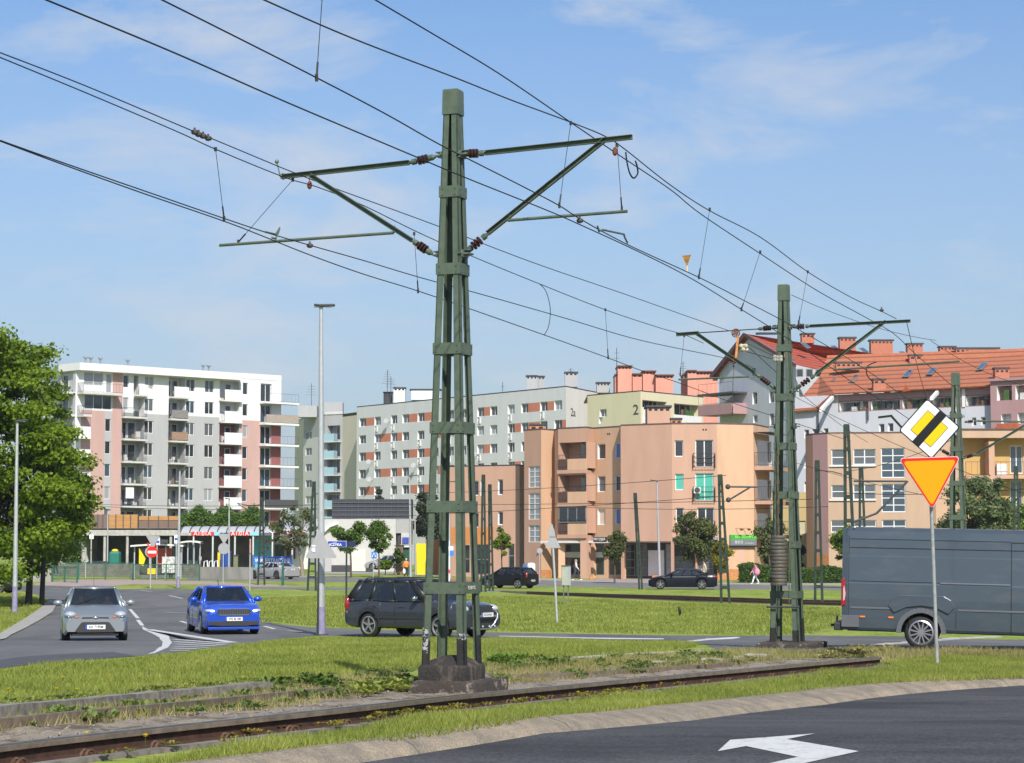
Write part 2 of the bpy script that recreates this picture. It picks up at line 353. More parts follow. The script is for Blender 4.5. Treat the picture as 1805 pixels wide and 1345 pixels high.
# near road, kerb, painted arrow
mb = MB()
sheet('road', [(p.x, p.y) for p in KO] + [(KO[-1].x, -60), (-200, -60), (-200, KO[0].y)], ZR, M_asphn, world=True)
def resamp(P, st=.25):
    o = [P[0]]
    for a, b2 in zip(P[:-1], P[1:]):
        n = max(1, int((b2 - a).length / st)); n = min(n, 60)
        o += [a.lerp(b2, k / n) for k in range(1, n + 1)]
    return o
KIr = resamp(KI[:-2], .12)
def near_xy(P, p):
    best = None
    for a, b2 in zip(P[:-1], P[1:]):
        ab = b2 - a; tt = max(0, min(1, (p - a).dot(ab) / ab.dot(ab))); q = a + ab * tt; dd = (Vector((q.x, q.y, 0)) - Vector((p.x, p.y, 0))).length
        if best is None or dd < best[0]: best = (dd, q)
    return best[1]
ring = []
for k, p in enumerate(KIr):
    q = near_xy(KO, p); j = (.01 * math.sin(k * .13) + .006 * math.sin(k * .31) + random.uniform(-.001, .001)) - (.03 if k % 25 == 0 else 0)
    pz = lambda f, z: Vector((p.x + (q.x - p.x) * f, p.y + (q.y - p.y) * f, hgt(p.y + (q.y - p.y) * f) + z))
    ring.append([pz(0, -.06), pz(0, .012), pz(.35, .012 + j * .3), pz(.8, -.055 + j * .4), pz(1 + j * .5, ZR - .01)])
for a, b2 in zip(ring[:-1], ring[1:]):
    for i in range(4): mb.quad(a[i], a[i + 1], b2[i + 1], b2[i])
up_ = Vector((0, 0, .004))
for k in range(14, len(ring) - 1, 22):        # joints between the kerb stones
    for i in range(1, 4): mb.quad(ring[k][i] + up_, ring[k][i + 1] + up_, ring[k][i + 1].lerp(ring[k + 1][i + 1], .10) + up_, ring[k][i].lerp(ring[k + 1][i], .10) + up_, 1)
mb.build('kerb', [M_kerb, mat('kerb_joint', (.13, .11, .085), .9)], kind='structure', smooth=60)
arrow = [(1265,1324),(1287,1304),(1363,1298.5),(1437,1292.6),(1387,1302.7),(1513.7,1324),(1418,1345),(1396,1350),(1340,1350),(1357,1345),(1407,1334),(1315,1315)]
P = [gp(x, y, ZR + .005) for x, y in arrow]; mb = MB()
for tri in tessellate_polygon([P]): mb.poly([P[k] for k in tri])
tag(mb.build('road_arrow', M_mark), 'white turn arrow painted on the dark asphalt of the nearest road', 'road marking')
# junction
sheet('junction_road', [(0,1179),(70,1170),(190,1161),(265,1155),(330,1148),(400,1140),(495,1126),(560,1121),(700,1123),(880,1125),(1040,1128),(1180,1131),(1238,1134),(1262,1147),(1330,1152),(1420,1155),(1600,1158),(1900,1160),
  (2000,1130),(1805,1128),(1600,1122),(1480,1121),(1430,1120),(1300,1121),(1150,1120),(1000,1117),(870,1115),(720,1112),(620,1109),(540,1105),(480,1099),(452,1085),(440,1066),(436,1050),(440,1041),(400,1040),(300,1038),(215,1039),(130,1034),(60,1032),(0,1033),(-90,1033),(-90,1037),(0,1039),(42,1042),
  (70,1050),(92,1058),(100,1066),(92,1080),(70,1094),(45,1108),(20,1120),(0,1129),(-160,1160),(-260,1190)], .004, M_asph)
sheet('left_pavement', [(0,1129),(20,1120),(45,1108),(70,1094),(92,1080),(100,1066),(92,1058),(80,1062),(72,1072),(52,1086),(30,1100),(0,1118),(-160,1150),(-160,1162)], .03, M_path)
sheet('refuge', [(0,1179),(70,1170),(190,1161),(240,1157),(200,1150),(120,1153),(40,1158),(0,1164),(-80,1175),(-80,1190)], .008, mat('worn_asphalt', (.07, .07, .075), .85, 0, .1))
# far street with its verges and pavements
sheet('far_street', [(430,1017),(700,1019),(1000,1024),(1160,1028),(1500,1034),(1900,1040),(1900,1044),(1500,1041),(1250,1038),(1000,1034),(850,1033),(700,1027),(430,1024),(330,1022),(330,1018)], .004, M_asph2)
sheet('crossing_path', [(440,1034.5),(620,1036),(760,1039),(900,1041),(900,1043),(760,1042),(600,1040),(436,1038.5)], .004, M_asph2)
sheet('pink_pavement', [(60,1029),(118,1022),(215,1021),(300,1023.5),(370,1025),(470,1030),(540,1034),(440,1034),(380,1031),(300,1030),(235,1030),(190,1033),(205,1036.5),(60,1031)], .006, M_pave)
sheet('tram_platform', [(250,1014),(620,1014),(620,1017),(330,1017.5),(250,1020)], .008, M_path)
sheet('far_pavement', [(560,1011),(700,1012.5),(900,1020),(1000,1024.5),(1100,1026.5),(1250,1030),(1500,1031.5),(1800,1034),(1800,1030),(1500,1028),(1250,1026.5),(1120,1023),(1000,1021.5),(900,1017),(700,1009),(560,1008)], .006, M_path)
sheet('plaza', [(1040,1023),(1060,1019),(1110,1018.8),(1180,1018.8),(1250,1021),(1240,1026),(1120,1024),(1040,1022.8)], .012, M_pave)
sheet('red_cycle_path', [(795,1024),(880,1024.6),(885,1021),(795,1020)], .010, mat('red_asphalt', (.42, .13, .09), .9, 0, .1))
# painted lines on the junction: broken centre line sweeping to the painted island
ln = [(216,1060),(224,1071),(231,1080),(242,1092),(252,1104),(262,1113)]
def dash(a, b2, w, lift=.008):
    A, B = gp(*a), gp(*b2); d = (B - A); d.z = 0; n_ = Vector((-d.y, d.x, 0)).normalized() * (w / 2)
    return [(A.x - n_.x, A.y - n_.y), (B.x - n_.x, B.y - n_.y), (B.x + n_.x, B.y + n_.y), (A.x + n_.x, A.y + n_.y)]
mks = [sheet('lane_line', dash(a, b2, .14), .008, M_mark, kind=None, world=True) for a, b2 in
  [((216,1058),(224,1067)),((229,1074),(243,1090)),((243,1093),(251,1103)),((276,1068),(310,1068.5)),((291,1079.5),(335,1081)),((318,1095),(330,1099)),((298,1050),(322,1055)),((124,1033),(165,1035.5)),((60,1036),(84,1036.6)),((86,1037),(110,1038)),((248,1041),(268,1043)),((466,1104),(484,1109)),((507,1112),(545,1114))]]
ll = ['short white dash nearest the silver car, top of the curving centre line','middle white dash of the curving centre line','white dash joining the painted island','upper white bar between the two oncoming cars','longer white bar left of the blue car','worn white arrow tip by the blue car','faint slanting dash high on the junction','long white edge dash behind the silver car','leftmost faint give way dash under the tree','second faint give way dash under the tree','faint dash beside the far grass strip','white dash right of the blue car','last white dash right of the blue car']
for o, l in zip(mks, ll): tag(o, l, 'road marking', 'broken white lines on the junction')
tag(sheet('painted_island', [(250,1104),(262,1110),(285,1113),(298,1122),(303,1133),(296,1142),(272,1152),(259,1154),(272,1149),(285,1140),(287,1132),(281,1124),(268,1117),(252,1110)], .008, M_mark, kind=None), 'broad white curved edge of the painted island between both oncoming cars', 'road marking')
zb = MB()
for a, b2 in [((262,1110),(410,1133)),((303,1127),(402,1134.5)),((306,1131.5),(396,1137)),((306,1135.5),(385,1139.5)),((305,1139.5),(370,1142)),((303,1143),(352,1144.5)),((299,1147),(335,1147))]:
    pl = dash(a, b2, .3 if a[0] < 280 else .22)
    zb.poly([(x, y, hgt(y) + .009) for x, y in pl])
tag(zb.build('island_hatching', M_mark), 'row of thin white hatch bars inside the painted island', 'road marking')
tag(sheet('white_edge_line', [(880,1122),(1040,1126),(1170,1127.5),(1170,1125.8),(1040,1124.3),(880,1121)], .008, M_mark, kind=None), 'long thin white line along the slip road behind the mast', 'road marking')
tag(sheet('white_give_way_line', [(1200,1131),(1245,1126),(1300,1123),(1306,1124.5),(1250,1128.5),(1210,1133)], .008, M_mark, kind=None), 'white slanting line where the slip road meets the tram crossing', 'road marking')
# ------------------------------------------------------------------ tram track
def fbm(x, y, s):
    v = 0; a = 1
    for k in range(4):
        v += a * math.sin(x * s * 1.3 + 1.7 * k + math.sin(y * s * 1.7 + k * 2.1) * 1.4) * math.cos(y * s * 1.1 - .9 * k + math.sin(x * s * .9 + k)); a *= .5; s *= 2.1
    return v / 1.9
railpx = [(-60,1319),(0,1310.5),(125,1297),(250,1283.5),(375,1270),(500,1257.5),(640,1242.5),(800,1225),(950,1211.5),(1100,1197.5),(1250,1184),(1400,1170.5),(1550,1157)]
def gpl(px, py, lift):   # point at a height above the lie of the land
    return gp(px, py, lift)
RL = [gpl(x, y, .17) for x, y in railpx]
RL = [RL[0] + (RL[0] - RL[1]).normalized() * 6] + RL
def smooth_path(P, st):
    o = resamp(P, st)
    for _ in range(6): o = [o[0]] + [(o[i - 1] + o[i] * 2 + o[i + 1]) / 4 for i in range(1, len(o) - 1)] + [o[-1]]
    return o
M_railside = mat('rail_side', (.035, .02, .014), .8, 0, .0, scale=12, col2=(.075, .035, .02))
M_railtop = mat('rail_top', (.34, .31, .28), .28, .85, .15, scale=5, stretch=(1, 1, 1))
M_railhead = mat('rail_head', (.20, .155, .115), .5, .35, .25, scale=9)
def rail(name, P, label, top=.17, hw=.036, parent=None):
    prof = [(-.075, 0), (-.075, .018), (-.012, .035), (-.012, .115), (-hw, .128), (-hw, .158), (-hw + .01, .17), (hw - .03, .17), (hw - .028, .135), (hw, .135), (hw, .16), (hw + .016, .158), (hw + .016, .12), (.012, .115), (.012, .035), (.075, .018), (.075, 0)]
    mats = [1, 0, 0, 0, 2, 2, 1, 1, 0, 0, 2, 2, 0, 0, 0, 0]
    m_ = MB(); rows = []
    for i, p in enumerate(P):
        d = (P[min(i + 1, len(P) - 1)] - P[max(0, i - 1)]); d.z = 0; d.normalize(); n_ = Vector((d.y, -d.x, 0)) * -1
        rows.append([p + n_ * -a + Vector((0, 0, z - top)) for a, z in prof])
    for a, b2 in zip(rows[:-1], rows[1:]):
        for k in range(len(prof) - 1): m_.quad(a[k], b2[k], b2[k + 1], a[k + 1], [0, 0, 0, 0, 2, 2, 1, 1, 0, 0, 2, 2, 0, 0, 0, 0][k])
    m_.poly(rows[-1]); return tag(m_.build(name, [M_railside, M_railtop, M_railhead]), label, 'rail')
RLs = smooth_path(RL, .35)
r_near = rail('tram_rail', RLs, 'nearest tram rail, tall dark sided with polished head, running beside the kerb grass')
# clips and bolts along its foot
cl = MB(); foot = MB(); beam = MB(); acc = 0
M_clip = mat('rusty_clip', (.13, .07, .04), .7, .2, .35, scale=25)
for i in range(1, len(RLs)):
    d = (RLs[i] - RLs[i - 1]); acc += d.length; dn = d.normalized(); n_ = Vector((dn.y, -dn.x, 0))
    if acc > .62:
        acc = 0; p = RLs[i] + n_ * .115 + Vector((0, 0, -.16))
        for k in range(2):
            cl.tube([p + n_ * (k * .05) + dn * (.055 * math.cos(a)) + Vector((0, 0, .055 * math.sin(a) + .005)) for a in [x * math.pi / 7 for x in range(-1, 9)]], .011, 5)
        cl.box(p + n_ * .03 + Vector((0, 0, -.015)), (.1, .14, .03), math.atan2(dn.y, dn.x))
for a, b2 in zip(RLs[:-1], RLs[1:]):
    dn = (b2 - a).normalized(); n_ = Vector((dn.y, -dn.x, 0)); z = Vector((0, 0, -1))
    foot.quad(a + n_ * .076 + z * .156, b2 + n_ * .076 + z * .156, b2 + n_ * .22 + z * .16, a + n_ * .22 + z * .16)
    o1, o2 = n_ * .23, n_ * .34
    beam.quad(a + o1 + z * .13, b2 + o1 + z * .13, b2 + o1 + z * .2, a + o1 + z * .2); beam.quad(a + o2 + z * .13, b2 + o2 + z * .13, b2 + o1 + z * .13, a + o1 + z * .13); beam.quad(a + o2 + z * .22, b2 + o2 + z * .22, b2 + o2 + z * .13, a + o2 + z * .13)
cl.build('rail_clip', M_clip, r_near, kind='stuff'); foot.build('base_plate', mat('rust_plate', (.15, .075, .04), .85, 0, .35, scale=6), r_near)
tag(beam.build('edge_beam', mat('weathered_beam', (.17, .15, .13), .9, 0, .3, scale=10, stretch=(.4, 1, 1))), 'weathered grey edge beam lying in front of the nearest tram rail', 'beam')
# second rail and the old concrete edges behind it
def strip(name, px, lift, w, h, m, label, cat, jit=.02):
    P = smooth_path([gp(x, y, lift) for x, y in px], .3); m_ = MB(); rows = []
    for i, p in enumerate(P):
        d = (P[min(i + 1, len(P) - 1)] - P[max(0, i - 1)]); d.z = 0; d.normalize(); n_ = Vector((d.y, -d.x, 0)); j = random.uniform(-jit, jit)
        rows.append([p + n_ * (w / 2 + j) - Vector((0, 0, h)), p + n_ * (w / 2 + j) + Vector((0, 0, j * .5)), p + n_ * (-w / 2 + j) + Vector((0, 0, j * .5)), p - n_ * (w / 2) - Vector((0, 0, h))])
    for a, b2 in zip(rows[:-1], rows[1:]):
        for k in range(3): m_.quad(a[k], b2[k], b2[k + 1], a[k + 1])
    m_.poly(rows[0][::-1]); m_.poly(rows[-1]); return tag(m_.build(name, m, smooth=40), label, cat)
M_oldb = mat('lichen_beam', (.21, .19, .165), .95, 0, .35, scale=9)
strip('tram_rail', [(-80,1276),(0,1266),(130,1253),(270,1241.5),(390,1230),(500,1219.5),(585,1211)], .13, .07, .14, M_railhead, 'second rail half sunk in sandy soil left of the big mast', 'rail', .004)
strip('edge_beam', [(-80,1252),(0,1243),(160,1230),(240,1222),(330,1213.5),(400,1207.5),(472,1201)], .15, .18, .13, M_oldb, 'cracked pale concrete edge strip at the back of the soil, left side', 'beam')
strip('tram_rail', [(868,1191),(960,1187.5),(1060,1183),(1170,1176),(1290,1167)], .10, .06, .1, M_railhead, 'second rail showing right of the big mast base', 'rail', .004)
strip('edge_beam', [(990,1158.5),(1080,1154),(1160,1150),(1235,1145)], .06, .2, .1, M_conc2, 'pale thin concrete strip between grass and soil, right of the mast', 'beam')
strip('edge_beam', [(1120,1170),(1200,1165),(1290,1157.5),(1345,1153)], .07, .35, .1, M_conc2, 'pale concrete strip near the second mast base', 'beam', .05)
strip('edge_beam', [(1480,1140),(1580,1133),(1690,1124),(1760,1121)], .03, .3, .06, M_conc2, 'pale strip crossing under the grey van', 'beam', .03)
# soil between the rails
M_soil = mat('sandy_soil', (.27, .225, .17), .95, 0, .0, scale=2.2, col2=(.11, .085, .055), grain=.35, gscale=30, bump=1, bscale=35, thr=(.45, .62), detail=8)
rn = RLs; V = []; Fc = []; NV = 26
bk = smooth_path([gp(x, y, .1) for x, y in [(-90,1252),(0,1240),(160,1227),(330,1211),(470,1199),(600,1188),(730,1181),(870,1172),(1000,1163),(1150,1157),(1280,1150),(1390,1148),(1480,1149),(1560,1153)]], .35)
n1_, n2_ = len(rn), len(bk); NU = 240
for i in range(NU):
    a = rn[0].lerp(rn[0], 0); fa = i / (NU - 1) * (n1_ - 1); ia = min(int(fa), n1_ - 2); a = rn[ia].lerp(rn[ia + 1], fa - ia)
    fb = i / (NU - 1) * (n2_ - 1); ib = min(int(fb), n2_ - 2); bb_ = bk[ib].lerp(bk[ib + 1], fb - ib)
    for j in range(NV):
        tt = j / (NV - 1); p = a.lerp(bb_, tt * 1.0); x, y = p.x, p.y; 
        if j == 0:
            p = a + (bb_ - a).normalized() * .04; z = hgt(p.y) + .13
        else: z = hgt(y) + .03 + .095 * max(0, 1 - tt / .22) + .03 * fbm(x, y, 2.2) + .02 * fbm(x, y, 9) - (.12 * max(0, tt - .85) / .15)
        V.append((p.x, p.y, z))
for i in range(NU - 1):
    for j in range(NV - 1): k = i * NV + j; Fc.append((k, k + 1, k + NV + 1, k + NV))
npmesh('track_bed', np.array(V), np.array(Fc), M_soil, kind='structure', smooth=True)
# the other line far behind, on the right: dark ballast and two rails
M_ball = mat('dark_ballast', (.05, .035, .025), .95, 0, .0, scale=6, col2=(.12, .075, .05), bump=.6)
sheet('track_ballast', [(885,1041),(960,1045),(1060,1047),(1200,1050),(1350,1056),(1500,1060),(1700,1063),(1900,1066),(1900,1074),(1700,1071),(1500,1068),(1400,1066),(1280,1062),(1150,1057.5),(1030,1052),(930,1047.5),(880,1043.5)], .01, M_ball)
for px, lb in (([(930,1044.5),(1060,1049),(1200,1054),(1350,1059),(1500,1063.5),(1700,1068),(1900,1071)], 'far dark rail beyond the lawn, nearer of the pair'), ([(930,1042.5),(1060,1046.5),(1200,1050.5),(1350,1055),(1500,1059),(1700,1063),(1900,1066)], 'far dark rail beyond the lawn, farther of the pair')):
    strip('tram_rail', px, .12, .12, .1, M_railside, lb, 'rail', .003)
# ================================================================== TRAM MASTS
TD = Vector((6.64, 17.0, 0)).normalized()      # along the track, away from the camera
ND = Vector((TD.y, -TD.x, 0))                  # across, towards the near track
def zat(py, px, Y): return at(px, py, Y).z
M_tar = mat('tarred_foot', (.02, .019, .018), .7, 0, .3, scale=10)
M_peel = mat('peeled_paint', (.38, .39, .38), .8, 0, .0, scale=22, col2=(.03, .03, .028), thr=(.44, .52))
def leg_mesh(base, topz, sx, sy, b0, b1, f0, f1, z0, c):   # tapered angle section
    m_ = MB(); th = .016
    for (ax, oth, s1, s2) in ((ND, TD, sx, sy), (TD, ND, sy, sx)):
        P = []
        for z, hb, fw in ((z0, b0, f0), (topz, b1, f1)):
            cor = c + ax * (s1 * hb) + oth * (s2 * hb) + Vector((0, 0, z))
            i_ = ax * (-s1 * fw); t_ = oth * (-s2 * th)
            P += [cor, cor + i_, cor + i_ + t_, cor + t_]
        m_.add(P, [(0, 1, 2, 3), (7, 6, 5, 4), (0, 4, 5, 1), (1, 5, 6, 2), (2, 6, 7, 3), (3, 7, 4, 0)])
    return m_
def mast(c, z0, ztop, bands, hb0, hb1, f0, f1, label, capz, bh=.15, group='green lattice tram masts', tar=None, m=None, name='tram_mast'):
    m = m or M_green
    T = thing(name, label, 'mast', (c.x, c.y, hgt(c.y)), 0, group)
    for sx, sy in ((-1, -1), (1, -1), (-1, 1), (1, 1)):
        lg = leg_mesh(None, capz + .05, sx, sy, hb0, hb1, f0, f1, z0, Vector((c.x, c.y, 0))).build('leg', m, T)
        if tar:
            zt, kind = tar[(sx, sy)]; k = (zt - z0) / (capz - z0); mm_ = leg_mesh(None, zt, sx, sy, hb0 + .003, hb0 + (hb1 - hb0) * k + .003, f0 + .004, f0 + (f1 - f0) * k + .004, z0, Vector((c.x, c.y, 0)))
            mm_.build('tar_coat', M_tar, lg)
            if kind:
                za, zb_ = kind; ka, kb = (za - z0) / (capz - z0), (zb_ - z0) / (capz - z0)
                leg_mesh(None, zb_, sx, sy, hb0 + (hb1 - hb0) * ka + .005, hb0 + (hb1 - hb0) * kb + .005, f0 - .02, f0 - .02, za, Vector((c.x, c.y, 0))).build('peeled_patch', M_peel, lg)
    for zc in bands:
        k = (zc - z0) / (capz - z0); h = hb0 + (hb1 - hb0) * k + .008; b_ = MB()
        for s in (-1, 1):
            cc = Vector((c.x, c.y, zc))
            b_.box(cc + TD * (s * (h + .004)), (2 * h + .016, .012, bh), ax=(ND, TD, Vector((0, 0, 1))))
            b_.box(cc + ND * (s * (h + .004)), (.012, 2 * h - .006, bh), ax=(ND, TD, Vector((0, 0, 1))))
            if bh == .15 and z0 > -1.2 and name == 'tram_mast':
                for q_ in (-1, 1):
                    for v_ in (-.04, .04): b_.box(cc + TD * (s * (h + .013)) + ND * (q_ * (h - .045)) + Vector((0, 0, v_)), (.02, .014, .02), ax=(ND, TD, Vector((0, 0, 1)))); b_.box(cc + ND * (s * (h + .013)) + TD * (q_ * (h - .045)) + Vector((0, 0, v_)), (.014, .02, .02), ax=(ND, TD, Vector((0, 0, 1))))
        b_.build('band', m, T)
    h = hb1 + .012; cp = MB(); P = []
    for z, hh in ((capz - .02, h + .004), (ztop - .02, h - .002), (ztop, h - .012)):
        P += [Vector((c.x, c.y, z)) + ND * (i * hh) + TD * (j * hh) for i, j in ((-1, -1), (1, -1), (1, 1), (-1, 1))]
    fs = []
    for r_ in range(2):
        for i in range(4): fs.append((r_ * 4 + i, r_ * 4 + (i + 1) % 4, r_ * 4 + 4 + (i + 1) % 4, r_ * 4 + 4 + i))
    cp.add(P, fs + [(8, 9, 10, 11)]); cp.build('cap', m, T)
    return T
def insulator(T, a, b2, r=.055, sheds=3):
    a, b2 = Vector(a), Vector(b2); I = MB(); prof = [(0, r * .35), (.08, r * .6), (.1, r * .75), (.26, r * .75), (.27, r * .4)]
    for k in range(sheds):
        q = .30 + k * .4 / sheds; prof += [(q, r * .5), (q + .02, r * 1.15), (q + .09, r * 1.1), (q + .11, r * .5)]
    prof += [(.74, r * .4), (.75, r * .75), (.9, r * .75), (.92, r * .5), (1, r * .35)]
    I.lathe(a, b2, [p for p in prof if .27 < p[0] < .74], 10)
    o = I.build('insulator', M_ins, T, smooth=40)
    J = MB(); J.lathe(a, b2, [p for p in prof if p[0] <= .28], 10); J.lathe(a, b2, [p for p in prof if p[0] >= .735], 10)
    J.build('clamp', M_green, T, smooth=40); return o
# ---- mast 1
Y1 = 28.3; c1 = at(797, 960, Y1); c1.z = 0
z1 = lambda y: zat(y, 795, Y1)
m1 = mast(c1, z1(1172), z1(159), [z1(y) for y in (340, 476, 616, 755, 893.5, 1036)], .300, .098, .102, .084, 'tall green four legged tram mast in the foreground with cantilever arms on both sides', z1(201), .15,
          tar={(-1, -1): (z1(1128), (z1(1150), z1(1105))), (1, -1): (z1(1124), (z1(1126), z1(1115))), (-1, 1): (z1(1122), None), (1, 1): (z1(1120), None)})
def blockmesh(c, hx, hy, za, zb_, dome=0, jit=.0, n=8, taper=0):
    m_ = MB(); V = []; F_ = []
    ring = []
    for i in range(n * 4):
        s, k = divmod(i, n); f = k / n * 2 - 1
        x, y = ((f, -1), (1, f), (-f, 1), (-1, -f))[s]; ring.append((x, y))
    lev = [(za, 1, 0), ((za + zb_) / 2, 1, 1), (zb_ - .03, 1, 1), (zb_, .965, 0)]
    if dome: lev += [(zb_ + dome * .45, .7, 1), (zb_ + dome * .85, .38, 1), (zb_ + dome, .12, 0)]
    rnd = random.Random(3)
    for z, k, j in lev:
        for x, y in ring:
            jx = rnd.uniform(-jit, jit) * j
            V.append(Vector((c.x, c.y, z + jx * .5)) + ND * (x * hx * k + jx) + TD * (y * hy * k + jx))
    q = len(ring)
    for l in range(len(lev) - 1):
        for i in range(q): F_.append((l * q + i, l * q + (i + 1) % q, (l + 1) * q + (i + 1) % q, (l + 1) * q + i))
    F_.append(tuple((len(lev) - 1) * q + i for i in range(q)))
    return m_.add(V, F_)
M_found = mat('stained_concrete', (.03, .026, .024), .85, 0, .0, scale=7, col2=(.13, .10, .075), stretch=(1, 1, .35), bump=.9, bscale=30, thr=(.48, .72), detail=8)
M_found2 = mat('flaking_concrete', (.05, .04, .033), .9, 0, .0, scale=9, col2=(.34, .29, .24), bump=.9, bscale=22, thr=(.55, .72), detail=9)
zf = -.13
blockmesh(c1, .335, .335, zf - .1, z1(1172), .13, .006).build('plinth', M_found, m1, smooth=50)
blockmesh(c1 + ND * .12, .45, .54, -.6, zf, 0, .02).build('footing', M_found2, m1, smooth=50)
def arm(T, a, b2, w, h, name='cantilever_arm', m=M_green):   # channel section
    a, b2 = Vector(a), Vector(b2); d = (b2 - a).normalized(); sd = TD; up = sd.cross(d).normalized(); m_ = MB()
    if up.z < 0: up = -up
    t_ = .008
    m_.bar(a + sd * 0, b2, t_, h, up=up); m_.bar(a + up * (h / 2 - .004) - sd * (w / 2), b2 + up * (h / 2 - .004) - sd * (w / 2), w, .008, up=up); m_.bar(a - up * (h / 2 - .004) - sd * (w / 2), b2 - up * (h / 2 - .004) - sd * (w / 2), w, .008, up=up)
    return m_.build(name, m, T)
def rod(T, pts, r, name, m=M_green, n=8): return MB().tube(pts, r, n).build(name, m, T, smooth=50)
A1 = lambda x, y, cc=c1: onplane(x, y, cc, ND)
def brackets(T, c, zz, hb, side):
    m_ = MB(); p = Vector((c.x, c.y, zz)) + ND * (side * hb)
    m_.box(p + ND * (side * .05), (.12, .16, .02), ax=(ND, TD, Vector((0, 0, 1)))); m_.box(p + ND * (side * .05) + Vector((0, 0, .05)), (.12, .1, .012), ax=(ND, TD, Vector((0, 0, 1))))
    m_.box(p + ND * (side * .01), (.03, .2, .09), ax=(ND, TD, Vector((0, 0, 1)))); m_.bar(p - TD * (hb + .02), p + TD * (hb + .02), .02, .02)
    m_.build('bracket', M_fit, T)
def cantilever(T, c, K, sgn, top, strut, steady, hang=None):
    # top: mast point, insulator outer end, tip ; strut: mast point, insulator outer end, joint ; steady: inner, outer
    a, b2, d_ = [K(*p) for p in top]; insulator(T, a, b2); arm(T, b2, d_, .05, .065)
    a, b2, d_ = [K(*p) for p in strut]; insulator(T, a, b2); arm(T, b2, d_, .05, .062, 'strut')
    if steady:
        a, b2 = [K(*p) for p in steady]; rod(T, [a - TD * .03, b2 - TD * .03], .021, 'steady_arm'); h_ = MB(); h_.tube([a + Vector((0, 0, .10)), a + Vector((0, 0, .03)) + ND * .02, a - TD * .03], .012, 6); h_.build('hinge', M_fit, T)
cantilever(m1, c1, A1, -1, [(768, 276), (722, 287), (497, 312)], [(762, 448), (727, 424), (548, 309)], [(695, 411), (389, 433)])
cantilever(m1, c1, A1, 1, [(815, 271), (856, 270), (1115, 242)], [(822, 444), (860, 412), (1068, 246)], [(897, 389), (1107, 373)])
for zz, hb in ((z1(274), .125), (z1(449), .16)):
    brackets(m1, c1, zz, hb, 1); brackets(m1, c1, zz, hb, -1)
# band number
nb_ = Vector((c1.x, c1.y, z1(1036))); k = (z1(1036) - z1(1172)) / (z1(201) - z1(1172)); hh = .300 + (.098 - .300) * k + .0205
text('15-01-15', .07, mat('pale_lettering', (.42, .43, .36), .8, 0, 0), tuple(Vector((nb_.x, nb_.y, nb_.z)) + ND * hh - TD * .03 - m1.location), (R(90), 0, math.atan2(TD.y, TD.x)), m1, 'band_number')
# small insulators (rusty eggs) under the arms
for x0, y0, x1_, y1_ in ((545, 312, 546, 334), (1086, 252, 1083, 275)):
    p, q = A1(x0, y0), A1(x1_, y1_); e_ = MB(); e_.tube([p, p.lerp(q, .3)], .006, 5); e_.ell(p.lerp(q, .65), (.035, .035, .06)); e_.build('egg_weight', M_rust, m1, smooth=60)
e_ = MB(); P = [A1(488, 285), A1(491, 298), A1(494, 311), A1(499, 316), A1(504, 313), A1(502, 307), A1(497, 306)]; e_.tube(P, .011, 6); e_.ell(P[0], (.03, .03, .03)); e_.build('hook', M_fit, m1)
# ---- mast 2
Y2 = 45.3; c2 = at(1386, 960, Y2); c2.z = 0
z2 = lambda y: zat(y, 1390, Y2)
m2 = mast(c2, z2(1139), z2(502), [z2(y) for y in (614, 701, 787, 873, 960, 1048)], .305, .098, .115, .085, 'second green tram mast, hung with stacked ring weights, left of the grey van', z2(529), .15,
          tar={(-1, -1): (z2(1106), None), (1, -1): (z2(1110), None), (-1, 1): (z2(1100), None), (1, 1): (z2(1090), None)})
blockmesh(c2, .36, .36, hgt(Y2) - .1, z2(1142), .03, .01).build('plinth', M_found, m2, smooth=50)
blockmesh(c2 + ND * .1, .60, .6, hgt(Y2) - .1, z2(1131), 0, .03).build('footing', M_found2, m2, smooth=50)
A2 = lambda x, y: onplane(x, y, c2, ND)
cantilever(m2, c2, A2, 1, [(1396, 576), (1428, 575), (1605, 566)], [(1402, 686), (1438, 660), (1562, 566)], [(1470, 652), (1692, 637)])
a, b2, d_ = A2(1368, 686), A2(1330, 657), A2(1228, 588); insulator(m2, a, b2, .05, 4); arm(m2, b2, d_, .05, .075, 'strut'); arm(m2, A2(1192, 590), A2(1232, 587), .05, .075)
a, b2 = A2(1320, 664), A2(1196, 669); rod(m2, [a, b2], .02, 'steady_arm')
insulator(m2, A2(1370, 577), A2(1335, 580), .05, 4); rod(m2, [A2(1335, 580), A2(1226, 587)], .012, 'tension_rod', M_wire, 5)
for zz, hb in ((z2(577), .13), (z2(690), .17), (z2(752), .2)): brackets(m2, c2, zz, hb, 1); brackets(m2, c2, zz, hb, -1)
# pulleys, tensioning weights
def pulley(T, p, r):
    w_ = MB(); n_ = 18; ax = TD * .02
    for rr, m_ in ((r, 0), (r * .55, 0)):
        w_.tube([p + ND * (rr * math.cos(a)) + Vector((0, 0, rr * math.sin(a))) for a in [2 * math.pi * i / n_ for i in range(n_ + 1)]], r * .16, 6, cap=False)
    w_.lathe(p - ax, p + ax, [(0, r * .25), (1, r * .25)], 8)
    for k in range(4):
        a = k * math.pi / 2 + .4; w_.bar(p, p + ND * (r * math.cos(a)) + Vector((0, 0, r * math.sin(a))), .02, .02)
    return w_.build('pulley', M_rust, T)
pulley(m2, A2(1297, 587), .085); pulley(m2, A2(1293, 634), .08)
MB().bar(A2(1301, 592), A2(1297, 632), .05, .03).build('pulley_strap', mat('orange_rust', (.5, .22, .08), .8, 0, .3, scale=20), m2)
w_ = MB()
for q in range(6): w_.ell(A2(1310 + (q % 3) * 4 - 3, 610 + (q // 3) * 6) + TD * ((q % 2) * .05 - .02), (.05, .05, .05), 7, 5)
